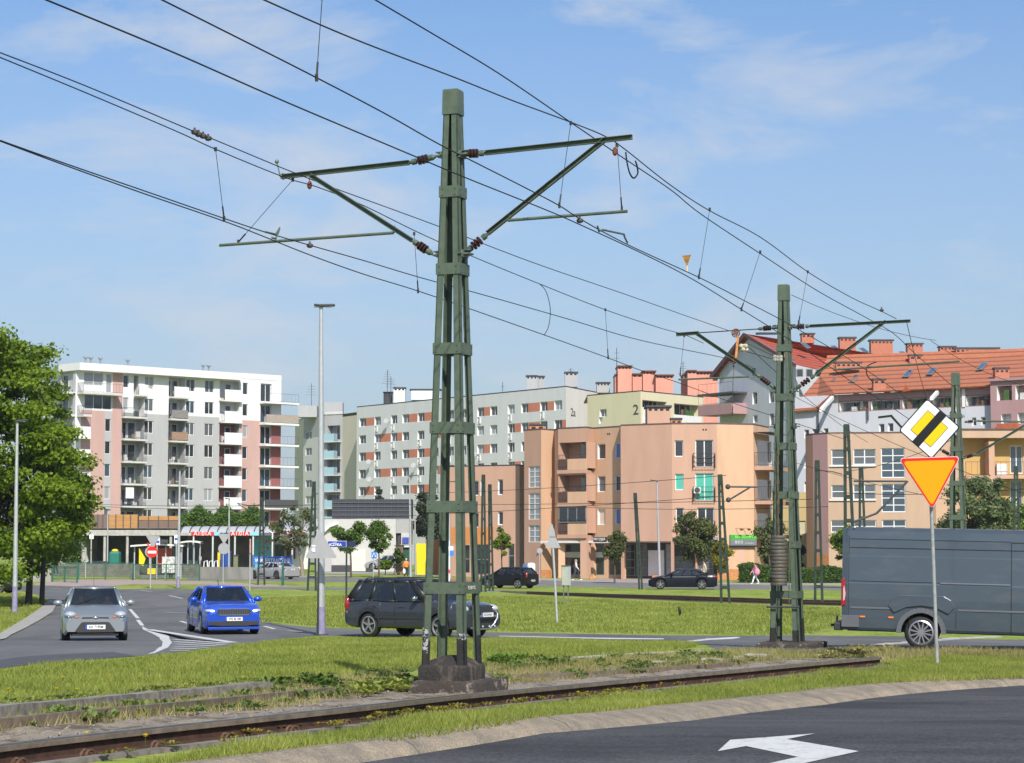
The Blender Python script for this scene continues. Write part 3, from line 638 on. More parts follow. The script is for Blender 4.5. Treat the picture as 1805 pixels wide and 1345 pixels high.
w_.build('knotted_rope', mat('pale_rope', (.5, .46, .33), .9, 0, .2), m2)
w_ = MB()
for q in range(6): w_.ell(A2(1368 + (q % 3) * 5, 630 + (q // 3) * 5) - TD * .1, (.05, .05, .05), 7, 5)
w_.build('rope_coil', mat('pale_rope2', (.38, .36, .3), .9, 0, .2), m2)
rod(m2, [A2(1316, 620), A2(1345, 628), A2(1366, 634)], .008, 'tension_cable', M_wire, 5); rod(m2, [A2(1318, 606), A2(1370, 630)], .008, 'tension_cable', M_wire, 5)
ws = MB(); wp = A2(1385, 985) - TD * .52 - ND * .02; rr = .175
zs = np.linspace(z2(1032) , z2(944), 15)
for i in range(14):
    r_ = rr * (1 + random.uniform(-.05, .03)); h = (zs[i + 1] - zs[i]); q = Vector((wp.x, wp.y, 0)) + Vector((random.uniform(-.014, .014), 0, 0))
    a_, b_ = q + Vector((0, 0, zs[i] + .006)), q + Vector((0, 0, zs[i + 1] - .004)); ws.lathe(a_, b_, [(0, r_ * .97), (.1, r_), (.9, r_), (1, r_ * .97)], 28)
wo = ws.build('ring_weights', mat('weight_iron', (.065, .07, .058), .6, .1, .0, scale=4, col2=(.13, .11, .09), stretch=(1, 1, 4)), None, smooth=40)
spots(MATS['weight_iron'], (.13, .05, .025), 7, .52, .62, .7); tag(wo, 'stack of grey green iron ring weights hanging inside the second mast', 'weights')
for x in (1372, 1378, 1397): rod(m2, [A2(x, 760) - TD * .3, A2(x, 1062) - TD * .3], .012, 'guide_rod', M_green, 6)
ch = MB()
for i in range(9):
    z_ = z2(800 + i * 17); q = Vector((wp.x, wp.y, z_)); ax = ND if i % 2 else TD
    ch.tube([q + ax * (.03 * math.cos(a)) + Vector((0, 0, .06 * math.sin(a))) for a in [2 * math.pi * k / 8 for k in range(9)]], .008, 5, cap=False)
ch.tube([Vector((wp.x, wp.y, z2(944))), Vector((wp.x, wp.y, z2(928)))], .012, 6)
ch.build('chain', M_rust, m2)
rod(m2, [A2(1358, 1069) - TD * .35, A2(1416, 1069) - TD * .35], .022, 'guide_bar', M_dark, 6)
# ---- mast 3 and the thin ones
Y3 = 65.5; c3 = at(1689, 960, Y3); c3.z = 0
z3 = lambda y: zat(y, 1690, Y3)
m3_ = mast(c3, hgt(Y3) - .1, z3(657), [z3(y) for y in (733, 792, 852, 912, 972, 1032)], .31, .11, .12, .09, 'third green tram mast rising behind the two road signs', z3(678), .15)
A3 = lambda x, y: onplane(x, y, c3, ND)
for zz, hb in ((z3(735), .15), (z3(807), .19)): brackets(m3_, c3, zz, hb, 1); brackets(m3_, c3, zz, hb, -1)
insulator(m3_, A3(1696, 808), A3(1722, 800), .05, 4)
arm(m3_, A3(1722, 800), A3(1812, 747), .05, .07, 'strut'); insulator(m3_, A3(1700, 744), A3(1722, 742), .05, 3); rod(m3_, [A3(1722, 742), A3(1830, 744)], .03, 'cantilever_arm')
insulator(m3_, A3(1682, 806), A3(1652, 789), .05, 4); arm(m3_, A3(1588, 752), A3(1571, 733), .05, .07, 'strut'); arm(m3_, A3(1652, 789), A3(1588, 752), .05, .07, 'strut'); arm(m3_, A3(1548, 736), A3(1573, 733), .05, .07)
pulley(m3_, A3(1680, 729), .09)
def thin_mast(px, ybase, ytop, Y, label, tw=.42, arms=None, lean=0):
    c = gx(px, Y); zt = zat(ytop, px, Y); T = thing('lattice_post', label, 'mast', tuple(c), 0, 'slim green lattice posts beyond the lawn')
    z0_ = c.z; H = zt - z0_
    for s in (-1, 1):
        q = MB(); a = c + ND * (s * tw / 2); b_ = Vector((c.x + lean, c.y, zt)) + ND * (s * .06); q.bar(a, b_, .11, .09, up=TD); q.build('leg', M_greenf, T)
    for k in range(1, 8):
        z_ = z0_ + H * k / 8; h = (tw / 2) * (1 - k / 8) + .06 * k / 8; p = c.lerp(Vector((c.x + lean, c.y, c.z)), k / 8); MB().box(Vector((p.x, p.y, z_)) - TD * .06, (2 * h + .1, .02, .16), ax=(ND, TD, Vector((0, 0, 1)))).build('batten', M_greenf, T)
    MB().box((c.x + lean, c.y, zt - .2), (.2, .16, .5), ax=(ND, TD, Vector((0, 0, 1)))).build('cap', M_greenf, T)
    return T, c
t4, c4 = thin_mast(1278, 1062, 838, 106, 'slim green lattice post with a bracket arm in front of the orange building corner', lean=-.22)
A4 = lambda x, y: onplane(x, y, c4, (1, 0, 0))
r_ = MB(); r_.tube([A4(1283, 858), A4(1335, 858.5)], .05, 6); r_.tube([A4(1284, 882), A4(1322, 859)], .05, 6); r_.ell(A4(1283, 858), (.13, .13, .13)); r_.ell(A4(1284, 881), (.13, .13, .13)); r_.build('bracket_arm', M_dark, t4)
t5, c5 = thin_mast(1129, 1040, 870, 145, 'slim leaning green post left of the tallest lamp by the shops', tw=.2, lean=-.35)
t6, c6 = thin_mast(852, 1045, 838, 136, 'left one of two slim green posts right beside the foreground mast', tw=.3)
t7, c7 = thin_mast(866, 1040, 855, 140, 'right one of two slim green posts right beside the foreground mast', tw=.25, lean=-.1)
t8, c8 = thin_mast(550, 1042, 850, 140, 'slim green lattice post just left of the tall silver lamp post', tw=.6, lean=.1)
t9, c9 = thin_mast(461, 1033, 878, 160, 'slim dark green lattice post in front of the light silver saloon', tw=.55)
t10, c10 = thin_mast(1499, 1100, 750, 84, 'green lattice post rising behind the rear of the grey van', tw=.45, lean=-.1)
t11, c11 = thin_mast(1442, 1066, 813, 104, 'pale slim lattice post in front of the mauve wall strip', tw=.36)
t12, c12 = thin_mast(1521, 1060, 825, 110, 'short dark lattice post behind the van, right of its rear corner', tw=.4, lean=-.05)
t13, c13 = thin_mast(1793, 1060, 823, 120, 'slim lattice post at the right edge before the yellow balconies', tw=.4)
def armwire(T, c, pts, r=.05, name='bracket_arm'): MB().tube([onplane(x, y, c, (1, 0, 0)) for x, y in pts], r, 6).build(name, M_dark, T)
armwire(t10, c10, [(1500, 922), (1545, 905), (1600, 848)], .05); armwire(t10, c10, [(1505, 848), (1598, 848.5)], .045); armwire(t11, c11, [(1444, 829), (1466, 831), (1485, 836)], .03)
armwire(t8, c8, [(550, 870), (600, 872)], .04); armwire(t9, c9, [(461, 890), (437, 891), (418, 887)], .04); armwire(t9, c9, [(440, 900), (420, 889)], .04)
# ================================================================== WIRES
def offplane(off):
    P0 = c1 + ND * off
    return lambda x, y: onplane(x, y, P0, TD)
WR, WL = offplane(1.83), offplane(-2.09)
def wire(name, K, px, r, label, cat='wire', group=None, straight=False):
    P = [K(x, y) for x, y in px]
    # a smooth curve through the points
    Q = []
    for i in range(len(P) - 1):
        p0, p1, p2, p3 = P[max(i - 1, 0)], P[i], P[i + 1], P[min(i + 2, len(P) - 1)]
        for k in range(8 if not straight else 1):
            u = k / (8 if not straight else 1); Q.append(.5 * ((2 * p1) + (p2 - p0) * u + (2 * p0 - 5 * p1 + 4 * p2 - p3) * u * u + (3 * p1 - p0 - 3 * p2 + p3) * u ** 3))
    Q.append(P[-1]); o = MB().tube(Q, r, 6).build(name, M_wire, None, smooth=90)
    return tag(o, label, cat, group)
WG = 'overhead tram wires'
wire('contact_wire', WR, [(60, -9), (300, 90), (500, 178), (725, 273), (815, 311), (960, 369), (1020, 395), (1120, 441), (1215, 489), (1306, 545), (1400, 604), (1500, 672), (1575, 720), (1640, 766)], .0075, 'lower contact wire of the near pair, crossing the big mast below its top insulators', group=WG)
wire('contact_wire', WR, [(270, -8), (400, 57), (558, 137), (680, 201), (770, 252), (835, 285), (920, 328), (985, 362), (1026, 388), (1110, 433), (1232, 489), (1310, 529), (1390, 571), (1500, 635), (1570, 682), (1650, 740)], .0075, 'contact wire just above the lower one, passing the upper insulators of the big mast', group=WG)
wire('messenger_wire', WR, [(450, -7), (620, 67), (800, 136), (900, 176), (1005, 215), (1066, 240), (1100, 262), (1180, 325), (1250, 371), (1340, 418), (1425, 480), (1500, 524), (1552, 548), (1580, 562)], .008, 'upper catenary wire from the top edge to the right arm tip', group=WG)
wire('messenger_wire', WR, [(645, -10), (760, 58), (880, 130), (1005, 215), (1080, 266), (1180, 333), (1235, 377), (1340, 447), (1440, 512), (1525, 559), (1575, 588), (1620, 630), (1690, 690)], .008, 'steeper upper catenary wire running to the right arm tip', group=WG)
wire('messenger_wire', WL, [(-15, 87), (150, 151), (340, 231), (375, 245), (490, 293), (530, 309), (590, 332), (765, 396), (940, 463), (1100, 518), (1210, 557), (1285, 583)], .007, 'upper left wire carrying the dark clamps, ending at the rusty pulley', group=WG)
wire('messenger_wire', WL, [(-15, 95), (150, 163), (310, 231), (380, 263), (500, 312), (560, 330), (640, 362), (740, 411), (840, 455), (955, 502), (1067, 546), (1160, 577), (1206, 590), (1240, 605)], .007, 'left catenary wire just under the clamped one, holding the droppers', group=WG)
wire('contact_wire', WL, [(-15, 242), (100, 283), (250, 335), (395, 385), (470, 410), (545, 432), (640, 459), (740, 489), (860, 522), (1000, 562), (1130, 600), (1285, 633), (1330, 650)], .0075, 'left contact wire held by the left steady arm', group=WG)
wire('contact_wire', WL, [(-15, 243), (100, 286), (250, 340), (395, 390), (460, 415), (545, 449), (640, 483), (737, 513), (850, 552), (958, 590), (1072, 631), (1130, 653), (1200, 676), (1300, 713), (1390, 742), (1500, 778)], .0075, 'lowest left contact wire, under the one on the steady arm', group=WG)
DG = 'thin dropper wires between catenary and contact wires'
def dropper(K, a, b2, label, K2=None):
    p, q = K(*a), (K2 or K)(*b2); m_ = MB(); m_.tube([p, q], .0042, 5); m_.box(q, (.03, .03, .07)); m_.tube([q, q + (p - q).normalized() * .16], .011, 5); m_.box(p, (.035, .03, .05))
    return tag(m_.build('dropper', M_wire), label, 'dropper', DG)
dropper(WR, (568, -5), (558, 137), 'dropper reaching the top edge of the picture, above the contact wire')
dropper(WR, (1006, 217), (986, 362), 'slanting dropper crossing behind the right arm')
dropper(WR, (1088, 256), (1096, 368), 'dropper from the right arm tip down to the end of the steady arm')
dropper(WR, (1251, 369), (1232, 488), 'dropper right of the small yellow flag')
dropper(WR, (1340, 444), (1307, 545), 'dropper slanting left of the second mast top')
dropper(WR, (1424, 479), (1408, 568), 'dropper passing right of the second mast top')
dropper(WL, (380, 263), (395, 386), 'leftmost dropper, between the two left wires')
dropper(A1, (516, 317), (420, 427), 'long slanting stay from the left arm tip to the end of the left steady arm')
dropper(WL, (730, 412), (737, 513), 'dropper immediately left of the big mast')
dropper(WL, (1067, 546), (1072, 630), 'dropper in the middle between both masts')
dropper(A2, (1206, 592), (1199, 660), 'short dropper at the left arm tip of the second mast')
dropper(A2, (1293, 645), (1291, 730), 'thin cord hanging from the lower rusty pulley')
M_wclamp = mat('clamp_dark', (.05, .045, .04), .6, .2, .2)
def clampobj(K, px, label, nm='wire_clamp'):
    m_ = MB()
    for x, y in px: m_.ell(K(x, y), (.05, .03, .035), 7, 5); m_.box(K(x, y - 3), (.025, .02, .07))
    return tag(m_.build(nm, M_wclamp), label, 'clamp')
for i_, q_ in enumerate([(343, 233), (350, 237), (358, 240), (367, 244)]): clampobj(WL, [q_], ['leftmost', 'second from left', 'third from left', 'rightmost'][i_] + ' of the four dark clamps on the upper left wire')
clampobj(WR, [(1022, 389)], 'brown clamp fixing the contact wires to the right steady arm'); clampobj(WL, [(546, 433)], 'clamp hanging under the left steady arm')
clampobj(WR, [(1554, 547)], 'dark clamp on the upper wire near the right arm of the second mast')
tag(wire('jumper_cable', WR, [(1103, 268), (1105, 285), (1110, 305), (1117, 314), (1124, 306), (1123, 293), (1120, 284)], .012, 'short cable loop hanging near the right arm tip'), None, 'cable')
tag(wire('jumper_cable', WL, [(952, 501), (963, 515), (970, 545), (967, 575), (959, 591)], .007, 'long curved cable linking two wires right of the big mast'), None, 'cable')
tag(wire('jumper_cable', WR, [(1545, 638), (1530, 645), (1528, 660), (1540, 675)], .012, 'small cable loop over the orange roof'), None, 'cable')
tag(MB().tube([WR(1053, 398), WR(1056, 408), WR(1062, 405), WR(1100, 413), WR(1101, 418), WR(1106, 428)], .014, 6).build('wire_splice', M_fit), 'bent steel splice on the near contact wires right of the mast', 'splice')
tag(MB().tube([WL(468, 409), WL(486, 413), WL(493, 402), WL(491, 409), WL(486, 421), WL(479, 419)], .014, 6).build('wire_splice', M_fit), 'bent steel splice above the left steady arm', 'splice')
fl = MB(); a, b2, d_ = WR(1202, 451), WR(1218, 449), WR(1211, 470); fl.prism([a, b2, d_], TD * .01); fl.bar(WR(1211, 468), WR(1211, 479), .015, .01)
tag(fl.build('marker_flag', mat('flag_orange', (.85, .45, .12), .6, 0, 0)), 'small yellow orange triangular marker standing on the contact wire', 'marker')
fl = MB(); a, b2, d_ = WR(1590, 690), WR(1604, 689), WR(1597, 678); fl.prism([a, b2, d_], TD * .01)
tag(fl.build('marker_flag', mat('flag_red', (.8, .2, .06), .6, 0, 0)), 'small red orange marker on the wire over the orange roof', 'marker')
# wires beyond, over the far line and at the right
def far_wire(p, q, Ya, Yb, r, label, sag=0):
    a, b2 = at(*p, Ya), at(*q, Yb); Q = [a.lerp(b2, k / 8) - Vector((0, 0, sag * 4 * (k / 8) * (1 - k / 8))) for k in range(9)]
    return tag(MB().tube(Q, r, 5).build('far_wire', M_wire), label, 'wire', 'thin wires over the far tram line')
fw = [((730, 870), (1280, 838), 165, 112, .016, 'thin wire climbing across the orange facade to the right post'), ((560, 915), (1272, 875), 175, 110, .016, 'second thin wire across the orange facade'), ((600, 888), (1430, 880), 178, 104, .016, 'level thin wire across both orange buildings'),
      ((140, 888), (560, 890), 220, 150, .02, 'thin wire in front of the left tall block'), ((180, 893), (560, 897), 220, 150, .02, 'lower thin wire in front of the left tall block'), ((1000, 893), (1460, 893), 130, 104, .014, 'thin wire below the level one, right of the lamp'),
      ((1400, 815), (1805, 905), 90, 66, .010, 'falling wire behind the two road signs'), ((1402, 700), (1805, 870), 75, 60, .009, 'long falling wire over the lower orange building'), ((1395, 520), (1650, 600), 46, 60, .007, 'stay wire from the top of the second mast to the right'),
      ((1320, 612), (1530, 780), 46, 80, .008, 'wire dropping right from the rope coil of the second mast'), ((1598, 567), (1640, 720), 44, 62, .008, 'steep wire from the right arm tip of the second mast'), ((1640, 600), (1805, 680), 60, 60, .008, 'wire falling over the orange roof ridge'), ((1500, 830), (1690, 770), 84, 66, .010, 'wire climbing behind the diamond sign'), ((1470, 868), (1805, 862), 100, 90, .014, 'level wire across the big windows')]
for a in fw: far_wire(*a, sag=.15)
# ================================================================== BUILDINGS
G_PANES = [glassm('pane_dark', (.025, .03, .035)), glassm('pane_sky', (.05, .075, .10)), glassm('pane_curtain', (.30, .31, .32), .25), glassm('pane_mid', (.10, .11, .12), .12), glassm('pane_green', (.05, .38, .27), .4), glassm('pane_blue', (.06, .14, .38), .3), glassm('pane_cream', (.6, .52, .42), .5)]
M_frame = mat('window_frame', (.72, .72, .71), .4, 0, 0)
M_gframe = mat('grey_frame', (.2, .21, .21), .5, 0, 0)
M_rail = mat('railing_brown', (.05, .035, .03), .6, 0, 0)
M_railg = mat('railing_grey', (.075, .075, .08), .5, 0, 0)
WC = {}
CLUT = [mat('item_white', (.55, .55, .52), .7, 0, .1), mat('item_brown', (.2, .12, .07), .8, 0, .3), mat('item_green', (.06, .12, .03), .8, 0, .4, scale=9), mat('item_dark', (.05, .05, .06), .6, 0, .2)]
def winmesh(w, h, n, rows, fm, fw=.07):
    k = ('w', round(w, 1), round(h, 1), n, rows, fm.name)
    if k not in WC:
        m_ = MB(); y0, y1 = 0, .06
        m_.bb(-w / 2, w / 2, y0, y1, -h / 2, -h / 2 + fw); m_.bb(-w / 2, w / 2, y0, y1, h / 2 - fw, h / 2)
        for i in range(n + 1):
            x = -w / 2 + fw / 2 + (w - fw) * i / n; m_.bb(x - fw / 2 * (1 if i in (0, n) else 1.2), x + fw / 2 * (1 if i in (0, n) else 1.2), y0 + .002, y1 - .002, -h / 2 + fw, h / 2 - fw)
        for j in range(1, rows):
            z = -h / 2 + h * j / rows; m_.bb(-w / 2 + fw, w / 2 - fw, y0 + .004, y1 - .004, z - fw / 2, z + fw / 2)
        o = m_.build('window', fm); WC[k] = o.data; bpy.data.objects.remove(o)
    return WC[k]
def panemesh(w, h, pm):
    k = ('p', round(w, 1), round(h, 1), pm.name)
    if k not in WC:
        m_ = MB(); m_.quad((-w / 2 + .03, .03, -h / 2 + .03), (w / 2 - .03, .03, -h / 2 + .03), (w / 2 - .03, .03, h / 2 - .03), (-w / 2 + .03, .03, h / 2 - .03)); o = m_.build('pane', pm); WC[k] = o.data; bpy.data.objects.remove(o)
    return WC[k]
class Wall:
    def __init__(s, T, A, B, z0, z1, mats):
        s.T = T; s.A = Vector((A[0], A[1], 0)); s.B = Vector((B[0], B[1], 0)); d = s.B - s.A; s.len = d.length; s.d = d / s.len
        s.n = Vector((s.d.y, -s.d.x, 0)); s.z0, s.z1 = z0, z1; s.mats = mats if isinstance(mats, list) else [mats]; s.holes = []; s.reg = []; s.rz = math.atan2(s.d.y, s.d.x)
    def px(s, x, y):
        p = onplane(x, y, s.A, s.d); return ((Vector((p.x, p.y, 0)) - s.A).dot(s.d), p.z)
    def P(s, u, z, o=0): return s.A + s.d * u + s.n * o + Vector((0, 0, z))
    def rect(s, x0, y0, x1, y1):
        u0 = s.px(x0, (y0 + y1) / 2)[0]; u1 = s.px(x1, (y0 + y1) / 2)[0]; xm = (x0 + x1) / 2; return [u0, u1, s.px(xm, y1)[1], s.px(xm, y0)[1]]
    def region(s, r, m): s.reg.append((r, m))
    def hole(s, r, depth=.16, rev=None): s.holes.append((r, depth, rev)); return r
    def win(s, r, n=2, rows=1, pane=None, depth=.16, rev=None, fm=None, cut=True, o=0, sill=None):
        u0, u1, z0, z1 = r
        if cut: s.hole((u0, u1, z0, z1), depth, rev)
        w, h = u1 - u0, z1 - z0; fm = fm or M_frame
        me = winmesh(w, h, n, rows, fm); c = s.P((u0 + u1) / 2, (z0 + z1) / 2, -depth + .06 + o) - wl(s.T)
        ob = bpy.data.objects.new('window', me); COL.objects.link(ob); ob.parent = s.T; ob.location = c; ob.rotation_euler = (0, 0, s.rz)
        rw, rh = round(w, 1), round(h, 1); ob.scale = (w / rw if rw else 1, 1, h / rh if rh else 1)
        pm = pane if pane is not None else random.choice([0, 0, 0, 1, 2, 3, 3])
        p = bpy.data.objects.new('pane', panemesh(w, h, G_PANES[pm] if isinstance(pm, int) else pm)); COL.objects.link(p); p.parent = ob
        return ob
    def box(s, name, u0, u1, o0, o1, z0, z1, m, parent=None):
        b_ = MB(); b_.box(s.P((u0 + u1) / 2, (z0 + z1) / 2, (o0 + o1) / 2), (u1 - u0, o1 - o0, z1 - z0), s.rz); return b_.build(name, m, parent or s.T)
    def build(s, name='wall'):
        us = {0, s.len}; zs = {s.z0, s.z1}
        cl = lambda v, a, b_: max(a, min(b_, v))
        for r, *_ in s.holes + s.reg:
            us |= {cl(r[0], 0, s.len), cl(r[1], 0, s.len)}; zs |= {cl(r[2], s.z0, s.z1), cl(r[3], s.z0, s.z1)}
        us = sorted(us); zs = sorted(zs); m_ = MB()
        def mi(u, z):
            k = 0
            for r, q in s.reg:
                if r[0] <= u <= r[1] and r[2] <= z <= r[3]: k = q
            return k
        for u0, u1 in zip(us[:-1], us[1:]):
            for z0, z1 in zip(zs[:-1], zs[1:]):
                u, z = (u0 + u1) / 2, (z0 + z1) / 2
                if u1 - u0 < 1e-4 or z1 - z0 < 1e-4: continue
                if any(r[0] < u < r[1] and r[2] < z < r[3] for r, _, _ in s.holes): continue
                m_.quad(s.P(u0, z0), s.P(u1, z0), s.P(u1, z1), s.P(u0, z1), mi(u, z))
        for r, dep, rev in s.holes:
            u0, u1, z0, z1 = r; k = rev if rev is not None else mi((u0 + u1) / 2, z1 + .02)
            for a, b_ in (((u0, z0), (u0, z1)), ((u0, z1), (u1, z1)), ((u1, z1), (u1, z0)), ((u1, z0), (u0, z0))):
                m_.quad(s.P(*a), s.P(*b_), s.P(*b_, -dep), s.P(*a, -dep), k)
            if dep < .5: m_.quad(s.P(u0, z0, -dep - .02), s.P(u1, z0, -dep - .02), s.P(u1, z1, -dep - .02), s.P(u0, z1, -dep - .02), k)
        return m_.build(name, s.mats, s.T)
def railing(w, u0, u1, z0, h, o, m, solid=None, sides=None, parent=None, nb=None, gap=0):
    """rail along the wall at offset o; solid: list of (u0,u1,mat) infill"""
    r_ = MB(); t_ = .035
    def seg(a, b_):
        r_.bar(a + Vector((0, 0, h)), b_ + Vector((0, 0, h)), t_, t_); r_.bar(a + Vector((0, 0, .08)), b_ + Vector((0, 0, .08)), t_, t_)
        L_ = (b_ - a).length; n_ = nb or max(2, int(L_ / .14)); 
        for i in range(n_ + 1): q = a.lerp(b_, i / n_); r_.bar(q + Vector((0, 0, .0)), q + Vector((0, 0, h)), .018 if 0 < i < n_ else t_, .018 if 0 < i < n_ else t_)
    A_, B_ = w.P(u0, z0, o), w.P(u1, z0, o); seg(A_, B_)
    if sides: 
        for u in sides: seg(w.P(u, z0, 0.02), w.P(u, z0, o))
    return r_.build('railing', m, parent or w.T)
def loggia(w, r, depth, backm, door=None, back_rev=None, panes=(0, 1)):
    u0, u1, z0, z1 = r; w.hole(r, depth, back_rev)
    b_ = MB(); b_.quad(w.P(u0 - .02, z0, -depth), w.P(u1 + .02, z0, -depth), w.P(u1 + .02, z1, -depth), w.P(u0 - .02, z1, -depth)); b_.build('loggia_back', backm, w.T)
    for (a, b2, zz0, zz1, n_) in (door or []):
        w.win((u0 + a * (u1 - u0), u0 + b2 * (u1 - u0), z0 + zz0, z0 + zz1), n_, 1, random.choice(panes), 0, cut=False, o=-depth + .0, fm=M_frame)
    if u1 - u0 > 1.5 and depth > 1 and random.random() < .8:      # chairs, boxes and pots left on the balcony
        for _ in range(random.randint(2, 4)):
            s_ = random.uniform(.25, .6); uu = random.uniform(u0 + .3, u1 - .4); hh_ = random.uniform(.3, 1.0); MB().box(w.P(uu, z0 + hh_ / 2 + .01, -random.uniform(.25, .7)), (s_, s_ * .6, hh_), w.rz).build('stored_item', random.choice(CLUT), w.T)
def roofbox(T, pts, z0, z1, m, name='roof'):
    m_ = MB(); m_.prism([Vector((p[0], p[1], z0)) for p in pts], (0, 0, z1 - z0)); return m_.build(name, m, T)
def xy(px, Y): p = at(px, 900, Y); return (p.x, p.y)
def shift(p, d, k): return (p[0] + d[0] * k, p[1] + d[1] * k)
def htop(py, px, Y): return at(px, py, Y).z
# ---------------------------------------------------------------- left block, white grey and pink
M_wh = mat('render_white', (.71, .705, .69), .85, 0, .03, scale=.4); M_gr = mat('render_grey', (.40, .395, .395), .85, 0, .04, scale=.4); M_pk = mat('render_pink', (.50, .32, .285), .85, 0, .04, scale=.4); M_red = mat('render_red', (.26, .09, .085), .85, 0, .05); M_gw = mat('render_grey_white', (.5, .5, .51), .85, 0, .03)
M_slab = mat('slab_edge', (.55, .53, .5), .85, 0, .08, scale=2)
k = C(3.924, 80, 620)
HT = 23.4
def YofTop(y): return (HT) * F / (965 - y)
pL = xy(*[130, 271.6]); pR = xy(494, 293.5); pC = xy(103, 274.6)
bA = thing('apartment_block', 'tall white, grey and pink apartment block with many balconies, behind the large green tree', 'apartment block', (pL[0], pL[1], -1))
zt = HC + HT; zg = -1.0
w = Wall(bA, pL, pR, zg, zt, [M_wh, M_gr, M_pk, M_red])
def kr(w, k, x0, y0, x1, y1): a = k(x0, y0); b_ = k(x1, y1); return w.rect(a[0], a[1], b_[0], b_[1])
R0 = lambda *a: kr(w, k, *a)
pit = (R0(683, 172, 745, 245)[3] - R0(683, 938, 745, 1018)[3]) / 5
q = R0(683, 172, 745, 245); zrow = lambda i: q[3] - pit * i   # top of windows in row i
hw_ = 1.62
zc = zrow(2) + .55
ucol = lambda x, y=600: w.px(*k(x, y))[0]
w.region((ucol(680), ucol(1345), zg, zrow(1) - 2.0), 1); w.region((ucol(1345), ucol(1480), zg, zrow(1) - 2.2), 2); w.region((ucol(1480), w.len, zg, zrow(1) - 2.2), 2)
w.region((ucol(245), ucol(530), zg, zrow(1) - 1.9), 2); w.region((ucol(460), ucol(530), zg, zt - .9), 2); w.region((ucol(408), ucol(457), zg, zrow(1) - 1.9), 1); w.region((ucol(530), ucol(683), zg, zrow(2) + .9), 1)
for i in range(8):
    zt_ = zrow(i)
    for (a, b_, n_) in ((683, 745, 2), (970, 1030, 2), (1100, 1162, 2), (1362, 1398, 1)):
        w.win((ucol(a), ucol(b_), zt_ - hw_, zt_), n_, 1, rev=None)
    if i >= 2: w.win((ucol(412), ucol(452), zt_ - hw_, zt_), 1, rev=2)
    # loggias
    for (a, b_) in ((527, 680), (850, 965)):
        if i < 2 and a == 527:
            w.win((ucol(533), ucol(572), zt_ - hw_, zt_), 1); loggia(w, (ucol(606), ucol(680 if i else 640), zt_ - 2.45, zt_ + .05), 1.3, M_wh, [(.1, .9 if i == 0 else .55, .05, 2.2, 1)])
        else: loggia(w, (ucol(a), ucol(b_), zt_ - 2.45, zt_ + .12), 1.4, M_gr if i >= 2 else M_wh, [(.08, .45, .05, 2.25, 2), (.52, .86, .05, 2.25, 1)])
        u0, u1 = ucol(a), ucol(b_) + .1
        if i == 0 or (i == 1 and a == 527 and False):
            u0 = ucol(606 if a == 527 else 850); w.box('parapet', u0 + .45, u1, .55, .67, zt_ - 2.5, zt_ - 1.15, M_wh); w.box('balcony_slab', u0, u1, 0.01, .7, zt_ - 2.7, zt_ - 2.5, M_slab); railing(w, u0, u0 + .45, zt_ - 2.5, 1.1, .6, M_railg, nb=3)
        else:
            w.box('balcony_slab', u0 - .1, u1, 0.01, .75, zt_ - 2.72, zt_ - 2.5, M_slab); railing(w, u0, u1 - .1, zt_ - 2.5, 1.15, .68, M_railg, sides=(u0,))
            if a == 850 and i in (1, 2): w.box('screen', u0 + .05, u1 - .15, .70, .72, zt_ - 2.4, zt_ - 1.35, mat('reed_screen' if i == 2 else 'grey_screen', (.30, .19, .13) if i == 2 else (.22, .2, .19), .9, 0, .3, scale=9))
            if i == 6 : w.box('screen', u0 + .05, u1 - .15, .70, .72, zt_ - 2.4, zt_ - 1.35, M_dark if a == 527 else M_railg)
    # third balcony column: white boxes
    loggia(w, (ucol(1203), ucol(1340), zt_ - 2.45, zt_ + .1), 1.1, M_red if i >= 2 else M_wh, [(.02, .2, .05, 2.2, 1), (.5, .78, .9, 2.2, 1)])
    w.box('parapet', ucol(1222), ucol(1343), .5, .62, zt_ - 2.72, zt_ - 1.12, M_wh); w.box('balcony_slab', ucol(1196), ucol(1343), .01, .5, zt_ - 2.72, zt_ - 2.52, M_slab); railing(w, ucol(1198), ucol(1222), zt_ - 2.5, 1.15, .55, M_railg, nb=3)
    # right corner balconies
    loggia(w, (ucol(1486), ucol(1562), zt_ - 2.45, zt_ + .05), .25, M_gr, [(.02, .98, .05, 2.4, 2)])
    if i >= 2: w.box('red_panel', ucol(1563), w.len - .05, .004, .03, zt_ - 2.3, zt_ + .2, M_red)
    ue = w.len + 2.0
    w.box('balcony_slab', ucol(1478), ue, .01, 1.5, zt_ - 2.75, zt_ - 2.5, M_wh); railing(w, ucol(1480), ue - .05, zt_ - 2.5, 1.15, 1.42, M_railg, nb=9 if i != 1 else 20)
    if i in (1, 5): w.box('screen', ucol(1482), ue - .1, 1.46, 1.48, zt_ - 2.42, zt_ - 1.35, mat('beige_screen', (.36, .3, .25), .9, 0, .1) if i == 1 else M_railg)
w.win((ucol(262), ucol(395), zrow(0) - 1.6, zrow(0) + .1), 2, pane=2); w.win((ucol(415), ucol(455), zrow(0) - 2.4, zrow(0) + .0), 1, pane=2); w.win((ucol(265), ucol(455), zrow(1) - 1.75, zrow(1) + .1), 3, pane=1, depth=.1)
w.build('wall')
for i in (0, 1): w.box('balcony_slab', .2, ucol(490 if i == 0 else 275), .01, 1.6, zrow(i) - 2.85, zrow(i) - 2.55, M_slab); railing(w, .3, ucol(488 if i == 0 else 273), zrow(i) - 2.55, 1.15, 1.5, M_railg, nb=12, sides=(.3,))
for i in (2, 3, 4, 5, 6): w.box('parapet', -.6, ucol(275), 1.25, 1.37, zrow(i) - 2.75, zrow(i) - 1.2, M_wh); w.box('parapet_side', ucol(275) - .12, ucol(275), .02, 1.25, zrow(i) - 2.75, zrow(i) - 1.2, M_wh)
